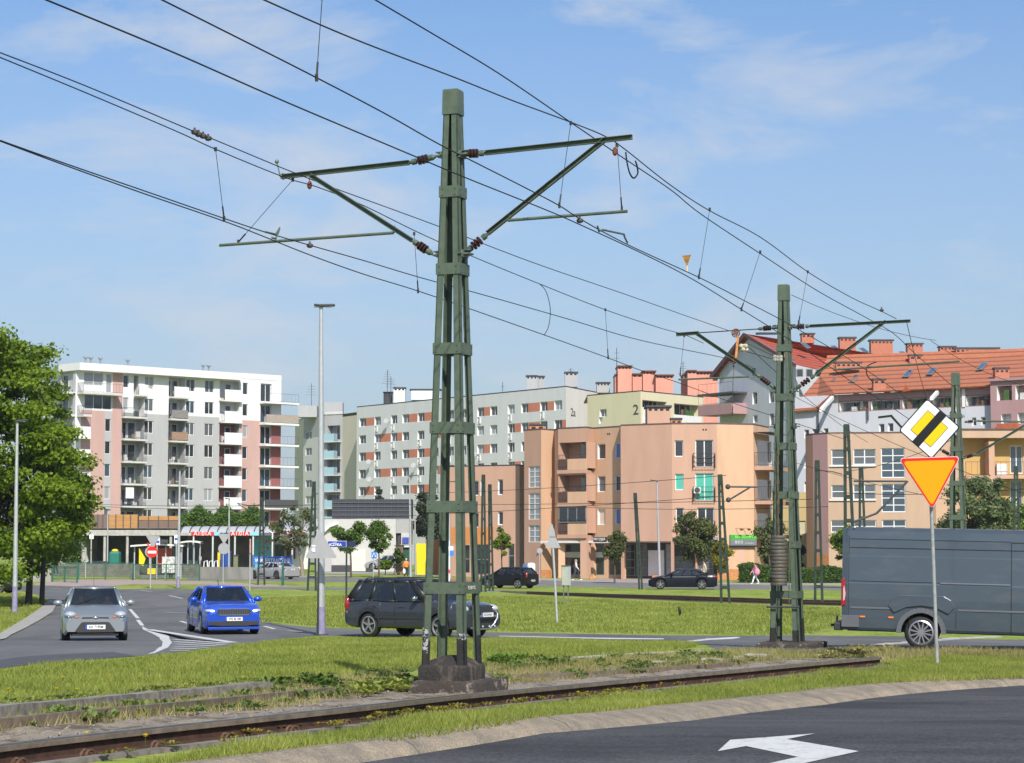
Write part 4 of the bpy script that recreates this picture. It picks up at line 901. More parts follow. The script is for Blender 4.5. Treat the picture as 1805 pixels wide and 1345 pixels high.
# left return, left end wall, roof
w2 = Wall(bA, pC, pL, zg, zt, [M_gw, M_red]); 
for i in range(8): loggia(w2, (w2.px(105, 700)[0] + .3, w2.len * .82, zrow(i) - 2.4, zrow(i) + .1), .3, M_gw, [(.05, .5, .05, 2.2, 1)]); w2.box('balcony_slab', 0, w2.len, .01, 1.3, zrow(i) - 2.8, zrow(i) - 2.55, M_slab); (railing(w2, 0.1, w2.len, zrow(i) - 2.55, 1.1, 1.2, M_railg, nb=10) if i < 2 else w2.box('parapet', -.1, w2.len + .6, 1.15, 1.27, zrow(i) - 2.75, zrow(i) - 1.2, M_wh))
w2.build('wall')
pE = xy(84, 283); w3 = Wall(bA, pE, pC, zg, zt + .1, [M_gw]); w3.build('wall')
pFar = (pR[0] - w.n.x * 14, pR[1] - w.n.y * 14); w4 = Wall(bA, pR, pFar, zg, zt, [M_gr]); w4.build('wall')
pBk = (pE[0] - w.n.x * 10, pE[1] - w.n.y * 10)
roofbox(bA, [pC, pL, pR, pFar, (pC[0] + 8, pC[1] + 14)], zt - .1, zt + .02, M_dark)
o_ = w.n * 1.3
up = w.px(*k(1325, 170))[0]
roofbox(bA, [shift(pC, w2.n, .6), (pL[0] + o_.x - .2, pL[1] + o_.y), tuple(w.P(up, 0, 1.3))[:2], tuple(w.P(up, 0, 0))[:2], pL, pC], zt - .85, zt + .1, M_wh, 'roof_fascia')
w.box('parapet', up, w.len, -.2, .04, zt - .5, zt + .25, M_wh)
for x in (170, 362, 398, 465, 655, 1180, 1218):
    uu = w.px(*k(x, 120))[0]; MB().lathe(w.P(uu, zt, -3), w.P(uu, zt + 1.3, -3), [(0, .12), (.85, .12), (.86, .3), (1, .3)], 8).build('vent_pipe', M_galv, bA)
# balcony life: laundry
w.box('laundry', ucol(540), ucol(595), .72, .76, zrow(5) - 1.5, zrow(5) - .1, M_white)
# ---------------------------------------------------------------- white rear face with stepped block (beige, blue balconies)
M_cream = mat('render_cream', (.68, .60, .48), .85, 0, .03, scale=.5); M_beige = mat('render_beige', (.66, .64, .60), .85, 0, .03); M_bal = mat('balcony_blue', (.34, .50, .56), .6, 0, .05)
k = C(4.198, 500, 640)
a0, a1, a2, a3, a4 = xy(519, 372), xy(534, 360), xy(571, 352), xy(603, 350), xy(628, 345)
zt = htop(737, 530, 362)
bB = thing('apartment_block', 'narrow cream block with blue balconies between the white pink block and the long grey one', 'apartment block', (a1[0], a1[1], -1))
w = Wall(bB, a0, a1, zg, zt, [M_cream]); w.build()
w = Wall(bB, a1, a2, zg, zt, [M_beige, M_gr]); w.region((0, w.len, zt - 3.6, zt), 1)
for y in (535, 655, 773, 893, 1012): w.win(kr(w, k, 162, y - 27, 208, y + 27), 2, rev=0)
w.build()
w = Wall(bB, a2, a3, zg, zt + .4, [M_beige, M_gr]); w.region((0, w.len, zg, zt), 1)
for i, y in enumerate((462, 588, 710, 830, 955, 1075)):
    r = kr(w, k, 304, y, 426, y + 118); loggia(w, (.6, w.len - .5, r[2] + .3, r[3]), 1.2, M_gr, [(.4, .8, .05, 2.2, 2)]); w.box('balcony', .3, w.len * .72, .05, .75, r[2], r[2] + 1.25, M_bal); w.box('balcony_slab', .2, w.len - .2, .02, .9, r[2] - .18, r[2], M_slab); railing(w, w.len * .72, w.len - .3, r[2], 1.2, .8, M_railg, nb=6)
w.build()
w = Wall(bB, a3, a4, zg, htop(733, 615, 347), [M_cream]); w.build()
roofbox(bB, [a0, a1, a2, a3, a4, (a4[0], a4[1] + 12), (a0[0], a0[1] + 12)], zt - .2, zt - .05, M_dark)
for px0, px1, yt, yb in ((527, 560, 716, 736), (573, 605, 710, 735)): MB().box(at((px0 + px1) / 2, (yt + yb) / 2, 356), ((px1 - px0) / F * 356, 3, (yb - yt) / F * 356)).build('lift_house', M_gr, bB)
def antenna(T, px, y0, y1, Y, n=4, w_=.9):
    m_ = MB(); a, b_ = at(px, y1, Y), at(px, y0, Y); m_.tube([a, b_], .045, 5)
    for i in range(n):
        p = a.lerp(b_, .5 + .5 * i / n); m_.bar(p - Vector((w_ * (1 - i * .12), 0, 0)), p + Vector((w_ * (1 - i * .12), 0, 0)), .035, .035)
    m_.build('antenna', M_dark, T)
antenna(bB, 549, 676, 716, 356)
# ---------------------------------------------------------------- long grey block "2a"
zt = HC + 22.2; pA, pB = xy(628, 338), xy(998, 294.5); pD = xy(1080, 312)
bC = thing('apartment_block', 'long grey apartment block with orange panels between windows and a white end wall numbered 2a', 'apartment block', (pB[0], pB[1], -1))
M_lg = mat('render_light_grey', (.66, .655, .64), .85, 0, .03, scale=.5); M_or = mat('render_orange', (.56, .21, .13), .85, 0, .05); M_endw = mat('render_end_white', (.68, .66, .60), .85, 0, .03)
w = Wall(bC, pA, pB, zg, zt, [M_lg, M_or, M_white])
# columns of windows (x at the left, in the photo) and the rows below the roof
cols = [(633, 645, 0), (660, 671, 1), (689, 700, 1), (709, 721, 0), (736, 748, 1), (763, 773, 0), (788, 800, 1), (811, 822, 0), (841, 853, 1), (864, 876.5, 0), (895, 907, 1), (918.5, 931, 0), (952, 965, 1), (977, 991, 0)]
zr = [w.px(965, y)[1] for y in (707.5, 741.7, 775.5, 809.5, 843)]; pt = zr[0] - zr[1]; zr = [zr[0] - pt * i for i in range(9)]
rel = zr[0]
for ci, (x0, x1, ac) in enumerate(cols):
    u0, u1 = w.px(x0, 760)[0], w.px(x1, 760)[0]
    for ri in range(7):
        w.win((u0, u1, zr[ri] - 1.35, zr[ri]), 2, rev=2, depth=.3)
        if ac and (ci + ri) % 5 != 4:
            w.hole((u0 + .05, u0 + .55, zr[ri] - 2.35, zr[ri] - 1.42), .3, 2)
            w.box('vent_box', u0 + .55, u0 + .95, -.02, .12, zr[ri] - 2.35, zr[ri] - 1.5, M_lg)
pat = [((0, 1), (3, 4, 5), (7, 8, 9), (11, 12, 13)), ((1, 2, 3), (5, 6), (9, 10, 11)), ]
for ri in range(7):
    runs = [(0, 1), (3, 5), (8, 9) , (11, 13)] if ri % 2 == 0 else [(1, 3), (5, 6), (10, 12), (13, 13)]
    for c0, c1 in runs:
        ua = w.px(cols[c0][1], 760)[0]; ub = w.px(cols[c1][0], 760)[0] if c1 > c0 else w.len
        w.region((ua, ub, zr[ri] - 1.3, zr[ri] - .02), 1)
w.build()
w = Wall(bC, pB, pD, zg, zt, [M_endw]); w.build()
roofbox(bC, [pA, pB, pD, (pD[0], pD[1] + 8), (pA[0] + 6, pA[1] + 12)], zt - .05, zt + .12, M_dark)
u_, z_ = w.px(1010, 727.5); text('2a', 1.6, M_dark, tuple(w.P(u_, z_, .03) - wl(bC)), (R(90), 0, w.rz), bC, 'house_number', .01, sx=1.3)
def chim(T, px0, px1, yt, yb, Y, m, cap=M_dark, holes=True, dep=2.0, name='chimney'):
    a, b_ = at(px0, yt, Y), at(px1, yb, Y); W_ = b_.x - a.x; c = Vector(((a.x + b_.x) / 2, Y + dep / 2, (a.z + b_.z) / 2)); m_ = MB()
    m_.box(c, (W_, dep, a.z - b_.z)); o = m_.build(name, m, T)
    q = MB(); q.box((c.x, c.y, a.z + .14), (W_ * 1.12, dep * 1.12, .18)); q.build('cap', cap, o)
    if holes and W_ > .5:
        q = MB(); n_ = max(2, int(W_ / .45))
        for i in range(n_): q.box((a.x + W_ * (i + .5) / n_, Y - .004, a.z - .16), (W_ / n_ * .55, .02, .2))
        q.build('vents', M_black, o)
    return o
chim(bC, 928, 947, 664, 692, 305, M_gr); chim(bC, 949, 960, 665, 688, 308, M_gr); chim(bC, 996, 1018, 658, 682, 306, M_gr); chim(bC, 1052, 1075, 676, 692, 306, M_gr); chim(bC, 694, 714, 685, 712, 334, M_beige); chim(bC, 725, 775, 688, 705, 332, M_lg, holes=False); chim(bC, 676, 691, 693, 713, 336, M_dark, holes=False)
antenna(bC, 683, 652, 700, 334, 6); antenna(bC, 689, 664, 700, 335, 4); antenna(bC, 886, 673, 690, 318, 1, .3); antenna(bC, 1006, 649, 660, 306, 2, .4)
def dish(w, px, py, r_=.4, T=None):
    u, z = w.px(px, py); m_ = MB(); p = w.P(u, z, .8); n_ = (w.n * 1 + Vector((.5, -.5, .5))).normalized(); x = n_.cross(Vector((0, 0, 1))).normalized(); y = x.cross(n_)
    m_.poly([p + x * (r_ * math.cos(a)) + y * (r_ * math.sin(a)) for a in [2 * math.pi * i / 12 for i in range(12)]]); m_.bar(w.P(u, z, 0), p, .06, .06); m_.build('satellite_dish', M_gr, w.T)
wC = Wall(bC, pA, pB, zg, zt, [M_lg])
for x, y in ((688, 742), (657, 814), (736, 820), (658, 845), (843, 800)): dish(wC, x, y)
# ---------------------------------------------------------------- yellow block "2"
zt = HC + 19.2; pA, pB, pD = xy(1036, 270), xy(1130, 262), xy(1241, 273)
bD = thing('apartment_block', 'pale yellow block numbered 2 showing above the orange building, with an enclosed balcony', 'apartment block', (pB[0], pB[1], -1))
M_kh = mat('render_yellow', (.66, .60, .40), .85, 0, .03, scale=.5)
w = Wall(bD, pA, pB, zg, zt, [M_kh, M_white]); k = C(5.014, 900, 640)
w.win(kr(w, k, 787, 407, 848, 475), 2, rev=1, depth=.3); w.hole(kr(w, k, 780, 478, 812, 535), .3, 1); w.build()
u_, z_ = w.px(1121, 723); text('2', 1.75, M_dark, tuple(w.P(u_, z_, .03) - wl(bD)), (R(90), 0, w.rz), bD, 'house_number', .01, sx=1.3)
w = Wall(bD, pB, pD, zg, zt, [M_kh, M_white])
loggia(w, kr(w, k, 1165, 335, 1380, 470), 1.2, M_white, [(.2, .9, .1, 2.1, 4)]); loggia(w, kr(w, k, 1445, 365, 1675, 470), 1.2, M_beige, [(.1, .9, .1, 2.0, 4)])
for a in ((1165, 400, 1380, 540), (1445, 465, 1680, 540)): r = kr(w, k, *a); w.box('parapet', r[0], r[1], .02, .12, r[2], r[3], M_white)
w.build(); roofbox(bD, [pA, pB, pD, (pD[0], pD[1] + 10), (pA[0], pA[1] + 14)], zt - .05, zt + .1, M_dark)
antenna(bD, 1087, 613, 650, 290, 2, .5)
# ---------------------------------------------------------------- salmon roof towers behind
bE = thing('roof_tower', 'group of salmon chimney towers rising behind the yellow block', 'apartment block', tuple(gx(1170, 300)))
M_sal = mat('render_salmon', (.66, .29, .21), .85, 0, .05, scale=.6)
for a in ((1084, 1089, 662, 760), (1089, 1114, 647, 760), (1115, 1132, 661, 760), (1133, 1156, 656, 760), (1156, 1187, 663, 760), (1205, 1212, 661, 760), (1212, 1228, 655, 780), (1222, 1257, 657, 780)): chim(bE, *a, 300 + (a[0] % 3), M_sal, M_rust, dep=5, name='tower')
chim(bE, 1240, 1266, 668, 800, 306, M_sal, M_rust, dep=6, holes=False, name='tower')
antenna(bE, 1204, 637, 680, 300, 5, .7)
# ---------------------------------------------------------------- orange building in front
zt = HC + 10.4; Yt = lambda y: 10.4 * F / (965 - y)
M_pe = mat('render_peach', (.58, .37, .235), .88, 0, .05, scale=.7, bump=.1); M_ped = mat('render_terracotta_shade', (.50, .305, .215), .88, 0, .05, scale=.7); M_brk = mat('orange_brick', (.52, .22, .09), .9, 0, .3, scale=9)
pts = [(924, 190.6), (954, 188.6), (977, 190.0), (984, 187.6), (1034, 185.7), (1046, 187.2), (1094, 184.4), (1094.5, 182.8), (1185, 180.2), (1265, 180.0), (1329, 181.2), (1357, 186)]
PT = [xy(*p) for p in pts]
bF = thing('corner_building', 'four storey peach building with terracotta trim and shops below, behind the two dark cars', 'building', (PT[0][0], PT[0][1], hgt(190)))
zg = hgt(188) - .1; mm = [M_ped, M_pe, M_pe, M_ped, M_ped, M_pe, M_pe, M_ped, M_ped, M_pe, M_pe]  # darker render on faces turned from the sun: shade put into the colour
k4, k7, k8, k9 = C(5.014, 900, 640), C(4.484, 800, 740), C(4.203, 1080, 740), C(6.404, 940, 820)
WF = []
for i in range(len(PT) - 1):
    a, b_ = PT[i], PT[i + 1]
    WF.append(Wall(bF, a, b_, zg, zt, [mm[i], M_brk, M_white, M_dark]))
# stair windows (wall 0)
w = WF[0]
for (y0, y1, n_) in ((365, 535, 4), (578, 790, 5), (832, 968, 3)): w.win(kr(w, k7, 590, y0, 680, y1), 2, n_, 6 if False else 2, fm=M_frame, depth=.12)
w = WF[1]; r = kr(w, k7, 680, 1185, 785, 1235); w.region((0, w.len, zg, r[3]), 1)
# bay: recessed balconies (walls 2,3,4 wrap the bay)
w = WF[3]
for j, (yt, yb) in enumerate(((178, 300), (436, 560), (690, 812))):
    r = kr(w, k7, 826, yt, 1066, yb + 92); loggia(w, (.12, w.len - .05, r[2] + .1, r[3]), 1.4, M_ped, [(.62, .88, .15, 2.25, 1)], None, (0, 1))
    zf_ = kr(w, k7, 826, yt, 1066, yb)[2]; zb_ = kr(w, k7, 826, yt, 1066, yb + 95)[2]
    w.box('parapet', w.len * .36, w.len + .05, .03, .13, zb_, zf_ - .1, M_pe); w.box('lattice_screen', .1, w.len * .36, .04, .1, zb_ + .05, zf_ - .1, mat('brown_slats', (.09, .05, .04), .8, 0, .3, scale=8, stretch=(.1, .1, 6))); railing(w, .05, w.len, zb_ + .2, zf_ - zb_ + .05, .1, M_rail, nb=6)
    w.box('balcony_slab', -.02, w.len + .02, .0, .16, zb_ - .32, zb_, M_ped)
    if j == 2: w.win((.1, w.len - .05, zf_, kr(w, k7, 826, 690, 1066, 812)[3] - .02), 3, 1, 0, depth=0, cut=False, o=0, fm=M_gframe)
w = WF[4]
for j, (yt, yb) in enumerate(((300, 400), (560, 650), (812, 912))): r = kr(w, k7, 1070, yt, 1098, yb); w.hole((.25, w.len - .15, r[2], r[3] + 1.2), .6, 3)
w = WF[5]
for (y0, y1, pn) in ((190, 310, 0), (443, 570, 3), (702, 830, 6)): w.win(kr(w, k7, 1137, y0, 1198, y1), 1, 1, pn, rev=2, depth=.2)
for (y0, y1, pn) in ((182, 306, 5), (440, 566, 0), (703, 826, 5)): w.win(kr(w, k7, 1272, y0, 1316, y1), 1, 1, pn, rev=2, depth=.2)
w = WF[8]
for (x0, y0, x1, y1, n_, pn) in ((460, 152, 522, 275, 1, 0), (613, 148, 745, 350, 2, 0), (464, 400, 526, 522, 1, 4), (613, 396, 748, 600, 2, 4), (468, 652, 528, 760, 1, 0), (628, 650, 752, 850, 2, 0)): w.win(kr(w, k8, x0, y0, x1, y1), n_, 1, pn, rev=2, depth=.2)
for y0 in (248, 498, 750):
    r = kr(w, k8, 597, y0, 758, y0 + 108); railing(w, r[0], r[1], r[2], r[3] - r[2], .3, M_rail, nb=7, sides=(r[0], r[1]))
    for t_ in (.33, .66): w.box('rail_bar', r[0], r[1], .29, .32, r[2] + (r[3] - r[2]) * t_, r[2] + (r[3] - r[2]) * t_ + .04, M_rail)
ac = MB(); r = kr(w, k8, 600, 500, 650, 545); ac.box(w.P((r[0] + r[1]) / 2, (r[2] + r[3]) / 2, .25), (r[1] - r[0], .35, r[3] - r[2]), w.rz); o = ac.build('air_conditioner', M_beige, bF)
q_ = MB(); q_.lathe(w.P((r[0] + r[1]) / 2, (r[2] + r[3]) / 2, .42), w.P((r[0] + r[1]) / 2, (r[2] + r[3]) / 2, .44), [(0, .24), (1, .24)], 16); q_.build('fan', M_dark, o)
w = WF[10]
for y0, y1 in ((110, 350), (400, 600), (650, 850)):
    r = kr(w, k8, 1050, y0, 1180, y1); w.win((r[0] + .9, r[1] - .2, r[2], r[3] - .5), 1, 1, 3, depth=.2, rev=2)
    w.box('balcony_slab', r[0], w.len + 1.2, .02, 1.5, r[2] - .35, r[2] - .02, M_ped); railing(w, r[0], w.len + 1.2, r[2], 1.15, 1.4, M_rail, nb=9, sides=(r[0],))
r = kr(w, k8, 1040, 95, 1180, 125); w.box('canopy', r[0], r[1], .02, 1.5, r[2] + .25, r[3] - .1, M_dark)
# ground floor shops: dark glazing under the overhanging storeys
zs1 = at(1060, 953, 185).z
for i in (2, 3, 4, 5): WF[i].holes.append(((0, WF[i].len, zg - .01, zs1), 0.6, None))
w7 = WF[7]; r = kr(w7, k9, 1000, 860, 1560, 1250); w7.holes.append(((0, w7.len * .97, zg - .01, r[3]), .6, None))
w8 = WF[8]; r8 = kr(w8, k8, 440, 880, 780, 1160); w8.holes.append(((0, r8[1], zg - .01, r8[3] + .1), .6, None))
for w_ in WF: 
    w_.build('wall')
# set back shop fronts
sa, sb, sc = xy(979, 190.2), xy(1094, 185.6), xy(1268, 181.8)
sh = Wall(bF, sa, sb, zg, zs1 + .05, [M_pe, M_dark, M_brk]); 
def shopwin(w, kk, x0, y0, x1, y1, n_, rows, pn, fm=M_gframe): return w.win(kr(w, kk, x0, y0, x1, y1), n_, rows, pn, .1, None, fm)
for x0, x1 in ((360, 552), (608, 800), (858, 1005)): shopwin(sh, k9, x0, 885, x1, 1240, 1, 1, 0); r = kr(sh, k9, x0 + 5, 980, x1 - 5, 1042); sh.box('shop_panel', r[0], r[1], -.05, .0, r[2], r[3], M_beige)
r = kr(sh, k9, 250, 1060, 315, 1235); sh.win(r, 1, 3, 0, .1)
sh.build('shop_wall')
sh2 = Wall(bF, sb, sc, zg, zs1 + .05, [M_dark, M_beige]); 
for x0, x1, pn in ((1010, 1150, 0), (1160, 1285, 3), (1488, 1570, 2)): shopwin(sh2, k9, x0, 885, x1, 1250, 1, 4, pn)
r = kr(sh2, k9, 1300, 960, 1480, 1250); sh2.box('white_board', r[0], r[1], .0, .08, r[2], r[3], M_white)
r = kr(sh2, k8, 458, 1010, 610, 1150); sh2.win((r[0], r[1], r[2], r[3]), 2, 3, 3, .1, None, M_gframe); r = kr(sh2, k8, 630, 1010, 745, 1150); sh2.win((r[0], r[1], r[2], r[3]), 1, 3, 3, .1, None, M_gframe)
r = kr(sh2, k8, 605, 990, 632, 1180); sh2.box('brick_pier', r[0], r[1], .0, .3, r[2], r[3], M_pe); r = kr(sh2, k8, 440, 895, 780, 912); sh2.box('awning', r[0] - 12, r[1], .0, .9, r[2], r[3], M_slab)
sh2.build('shop_wall')
w = WF[9]; r = kr(w, k8, 870, 1105, 1040, 1160); w.box('brick_base', r[0] - 1.2, w.len, .0, .04, zg, r[3], M_brk)
r = kr(WF[1], k7, 680, 1185, 785, 1235); WF[1].box('brick_base', 0, WF[1].len, .0, .04, zg, r[3], M_brk); WF[9].box('pink_patch', w.len * .55, w.len * .72, .003, .012, r[3] + .8, r[3] + 2.2, mat('render_pinkish', (.62, .36, .29), .9, 0, .02))
roofbox(bF, PT + [(PT[-1][0], PT[-1][1] + 9), (PT[0][0] + 2, PT[0][1] + 10)], zt - .03, zt + .12, mat('roof_edge', (.12, .07, .06), .7))
for (x, y) in ((868, 626), (1715, 588)):
    ww = WF[5] if x < 1000 else WF[8]; u, z = ww.px(*k4(x, y)); [MB().box(ww.P(u + s_, z, .01), (.13, .03, .13), ww.rz).build('vent_hole', M_black, bF) for s_ in (-.12, .12)]
chim(bF, 934, 960, 751, 760, 194, M_brk, dep=1.2); chim(bF, 1141, 1182, 719, 760, 192, M_ped, dep=3); chim(bF, 1183, 1202, 741, 760, 186, M_brk, dep=1)
# the lower two storey wing on the left
zt2 = at(840, 820, 193).z; q0, q1, q2 = xy(790, 197), xy(916, 193.5), xy(930, 196)
w = Wall(bF, q0, q1, zg, zt2, [M_ped, mat('panel_orange', (.55, .22, .07), .85, 0, .05), M_white]); r = kr(w, k7, 100, 848, 315, 985); w.region((0, r[1], r[2], r[3]), 1)
for a in ((155, 482, 195, 600), (210, 476, 228, 600), (347, 470, 388, 595), (155, 735, 195, 850), (347, 725, 388, 830)): w.win(kr(w, k7, *a), 1, 1, 0, rev=2, depth=.25)
for a in ((75, 990, 125, 1210), (172, 985, 282, 1225), (430, 980, 478, 1170)): r = kr(w, k7, *a); w.win(r, 1, 2, 0, .15, None, M_gframe)
w.build('wing_wall'); w = Wall(bF, q1, q2, zg, zt2, [M_pe]); w.build('wing_wall'); roofbox(bF, [q0, q1, q2, (q2[0], q2[1] + 8), (q0[0], q0[1] + 9)], zt2 - .03, zt2 + .1, M_dark)
# signs on it
def sign(name, w, r, o, m, label, cat='sign'):
    b_ = MB(); b_.box(w.P((r[0] + r[1]) / 2, (r[2] + r[3]) / 2, o + .06), (r[1] - r[0], .12, r[3] - r[2]), w.rz); return tag(b_.build(name, m), label, cat)
M_sgreen = mat('sign_green', (.04, .34, .03), .5, 0, 0); M_sgrey = mat('sign_grey', (.17, .18, .2), .5, 0, 0)
def wtext(w, body, size, m, px, py, o, T, sx=1, al='CENTER'): u, z = w.px(px, py); p = w.P(u, z, o); return text(body, size, m, tuple(p - (wl(T) if T else Vector((0, 0, 0)))), (R(90), 0, w.rz), T, 'lettering', .004, al, sx)
sT = thing('shop_sign', 'wide green and grey shop sign on the corner of the orange building above the hedge', 'sign', tuple(WF[9].P(.5, hgt(180) + 4, .1)))
r = kr(WF[9], C(22.4, 1270, 920), 345, 510, 1380, 930); b_ = MB(); zmid = kr(WF[9], C(22.4, 1270, 920), 345, 510, 1380, 690)[2]
for z0_, z1_, m, nm in ((zmid, r[3], M_sgreen, 'green_panel'), (r[2], zmid, M_sgrey, 'grey_panel')): MB().box(WF[9].P((r[0] + r[1]) / 2, (z0_ + z1_) / 2, .12), (r[1] - r[0], .2, z1_ - z0_), WF[9].rz).build(nm, m, sT)
kk = C(22.4, 1270, 920); MB().box(WF[9].P((r[0] + r[1]) / 2, r[2] - .06, .14), (r[1] - r[0] + .1, .28, .12), WF[9].rz).build('frame', M_black, sT)
wtext(WF[9], 'BIO', .3, mat('lime', (.35, .75, .2), .5, 0, 0), *kk(620, 595), .23, sT, .9); wtext(WF[9], 'OCHMANSKI', .3, MATS['lime'], *kk(1080, 595), .23, sT, .78)
wtext(WF[9], '506 401 155', .15, M_white, *kk(680, 765), .23, sT, 1); wtext(WF[9], '506 401 166', .15, M_white, *kk(680, 830), .23, sT, 1); wtext(WF[9], 'ul. Dobrego Pasterza', .1, M_white, *kk(1100, 835), .23, sT, 1)
for x in (600, 900): 
    u, z = WF[9].px(*kk(x, 300)); MB().bar(WF[9].P(u, z + .1, 0), WF[9].P(u + .2, z + .1, .7), .03, .03).ell(WF[9].P(u + .2, z, .7), (.16, .16, .1)).build('spot_lamp', M_rust, sT)
ws_ = Wall(None, xy(1034, 185.2), xy(1094, 183.8), 0, 1, [])
sT = thing('shop_sign', 'small black hairdresser sign with white letters half hidden by a round tree', 'sign', (ws_.A.x, ws_.A.y, 2)); r = kr(ws_, C(14.94, 1030, 930), 280, 250, 620, 380)
MB().box(ws_.P((r[0] + r[1]) / 2, (r[2] + r[3]) / 2, .3), (r[1] - r[0], .12, r[3] - r[2]), ws_.rz).build('panel', M_black, sT)
wtext(ws_, 'FRYZJER', .3, M_white, *C(14.94, 1030, 930)(445, 308), .37, sT, 1)
# ---------------------------------------------------------------- gabled house with the dark red roof
k5 = C(5.603, 1180, 580)
M_lil = mat('render_lilac', (.58, .58, .62), .85, 0, .03, scale=.5); M_mauve = mat('render_mauve', (.42, .25, .25), .85, 0, .04)
def tilemat(name, ca, cb, sc):
    m = mat(name, ca, .8, 0, 0, col2=cb, scale=2.5, thr=(.3, .7)); t = m.node_tree; b = t.nodes['Principled BSDF']
    g = t.nodes.new('ShaderNodeNewGeometry'); s_ = t.nodes.new('ShaderNodeSeparateXYZ'); t.links.new(g.outputs['Position'], s_.inputs[0]); w_ = t.nodes.new('ShaderNodeMath'); w_.operation = 'MULTIPLY'; w_.inputs[1].default_value = sc; t.links.new(s_.outputs[2], w_.inputs[0])
    f = t.nodes.new('ShaderNodeMath'); f.operation = 'FRACT'; t.links.new(w_.outputs[0], f.inputs[0]); bu = t.nodes.new('ShaderNodeBump'); bu.inputs['Strength'].default_value = 1; bu.inputs['Distance'].default_value = .06; t.links.new(f.outputs[0], bu.inputs['Height']); t.links.new(bu.outputs[0], b.inputs['Normal'])
    c_ = t.nodes.new('ShaderNodeMapRange'); c_.inputs['From Min'].default_value = 0; c_.inputs['From Max'].default_value = .34; c_.inputs['To Min'].default_value = .3; c_.inputs['To Max'].default_value = 1; t.links.new(f.outputs[0], c_.inputs['Value'])
    src = b.inputs['Base Color'].links[0].from_socket; mu = t.nodes.new('ShaderNodeMix'); mu.data_type = 'RGBA'; mu.blend_type = 'MULTIPLY'; mu.inputs['Factor'].default_value = 1; t.links.new(src, mu.inputs[6]); cc = t.nodes.new('ShaderNodeCombineColor')
    for i in range(3): t.links.new(c_.outputs[0], cc.inputs[i])
    t.links.new(cc.outputs[0], mu.inputs[7]); t.links.new(mu.outputs[2], b.inputs['Base Color']); return m
M_rt = tilemat('red_tiles', (.33, .060, .032), (.40, .085, .045), 2.2); M_ot = tilemat('orange_tiles', (.36, .115, .055), (.45, .16, .08), 1.6)
Yg = 238
gA, gB = xy(1270, 247), xy(1405, 232)
gd = (Vector((gB[0], gB[1], 0)) - Vector((gA[0], gA[1], 0))).normalized(); rd = Vector((-gd.y, gd.x, 0))   # ridge runs away
bG = thing('gabled_house', 'tall pale gabled block with a dark red tiled roof behind the second mast', 'house', (gA[0], gA[1], -1))
w = Wall(bG, gA, gB, -1, 16, [M_lil, M_white])
zE = w.px(1272, 655)[1]; uA, zA = w.px(1323, 592); u2 = 2 * uA; w.z1 = zE
for a in ((820, 378, 862, 470), (820, 622, 866, 742), (985, 605, 1032, 728), (828, 848, 870, 925), (990, 835, 1036, 950)): r = kr(w, k5, *a); r[3] = min(r[3], zE - .05); 
for a in ((820, 622, 866, 742), (985, 605, 1032, 728), (828, 848, 870, 925), (990, 835, 1036, 950)): w.win(kr(w, k5, *a), 1, 1, 0, rev=1, depth=.25)
w.build('wall')
# wider gable: right foot hidden behind the second mast
m_ = MB(); uR = w.len; zR_ = zE; m_.poly([w.P(0, zE), w.P(uR, zE), w.P(uR, zA - (uR - uA) * (zA - zE) / uA * .78), w.P(uA, zA)]); m_.build('gable', M_lil, bG)
r = kr(w, k5, 820, 378, 862, 470); w.win((r[0], r[1], r[2], r[3]), 1, 1, 0, 0, cut=False, o=.02)
# ridge direction: to the right and slightly away, so that it falls in the picture
rg0 = w.P(uA - .3, zA + .25, .6); rg1 = at(1690, 628, 300); rg1.z = rg0.z
rg1 = Vector((xy(1700, 296)[0], 296, rg0.z))
ea0 = at(1425, 668, 232); ea1 = Vector((xy(1760, 292)[0], 292, ea0.z)); z_ea = ea0.z
m_ = MB(); e0 = w.P(uR + 1.0, zA - (uR + 1 - uA) * (zA - zE) / uA * .78, .6)
m_.quad(e0, ea1, rg1, rg0); m_.quad(w.P(-.9, zE - .5, .6), w.P(-.9, zE - .5, -60), rg1, rg0)
th = m_.build('roof', M_rt, bG); so_ = th.modifiers.new('t', 'SOLIDIFY'); so_.thickness = .25
m_ = MB(); m_.bar(w.P(-1.0, zE - .6, .65), w.P(uA - .3, zA + .15, .65), .12, .5); m_.bar(w.P(uA - .3, zA + .15, .65), e0 + Vector((0, 0, -.1)), .12, .35); m_.build('barge_board', mat('purple_brown', (.13, .06, .06), .7), bG)
m_ = MB(); zb = min(e0.z, ea1.z); m_.quad(Vector((e0.x, e0.y, -1)), Vector((ea1.x, ea1.y, -1)), Vector((ea1.x, ea1.y, ea1.z)), Vector((e0.x, e0.y, e0.z))); m_.build('side_wall', M_lil, bG)
wb = Wall(bG, xy(1245, 246), xy(1302, 241), 0, 20, [M_mauve]); r = kr(wb, k5, 350, 745, 685, 850); wb.box('balcony', r[0], r[1], -1.5, 1.0, r[2], r[3], M_mauve); r2 = kr(wb, k5, 340, 620, 690, 660); wb.box('balcony_roof', r2[0], r2[1], -1.5, 1.0, r2[2] + .1, r2[2] + .3, M_railg); railing(wb, r[0], r[1], r[3], 2.4, .9, M_railg, nb=8)
def roofpt(plane, x, y):   # plane: 3 points
    a, b_, c_ = plane; n_ = (b_ - a).cross(c_ - a); d = ray(x, y); o = Vector((0, 0, HC)); t_ = (a - o).dot(n_) / d.dot(n_); return o + d * t_
plR = (e0, ea1, rg1)
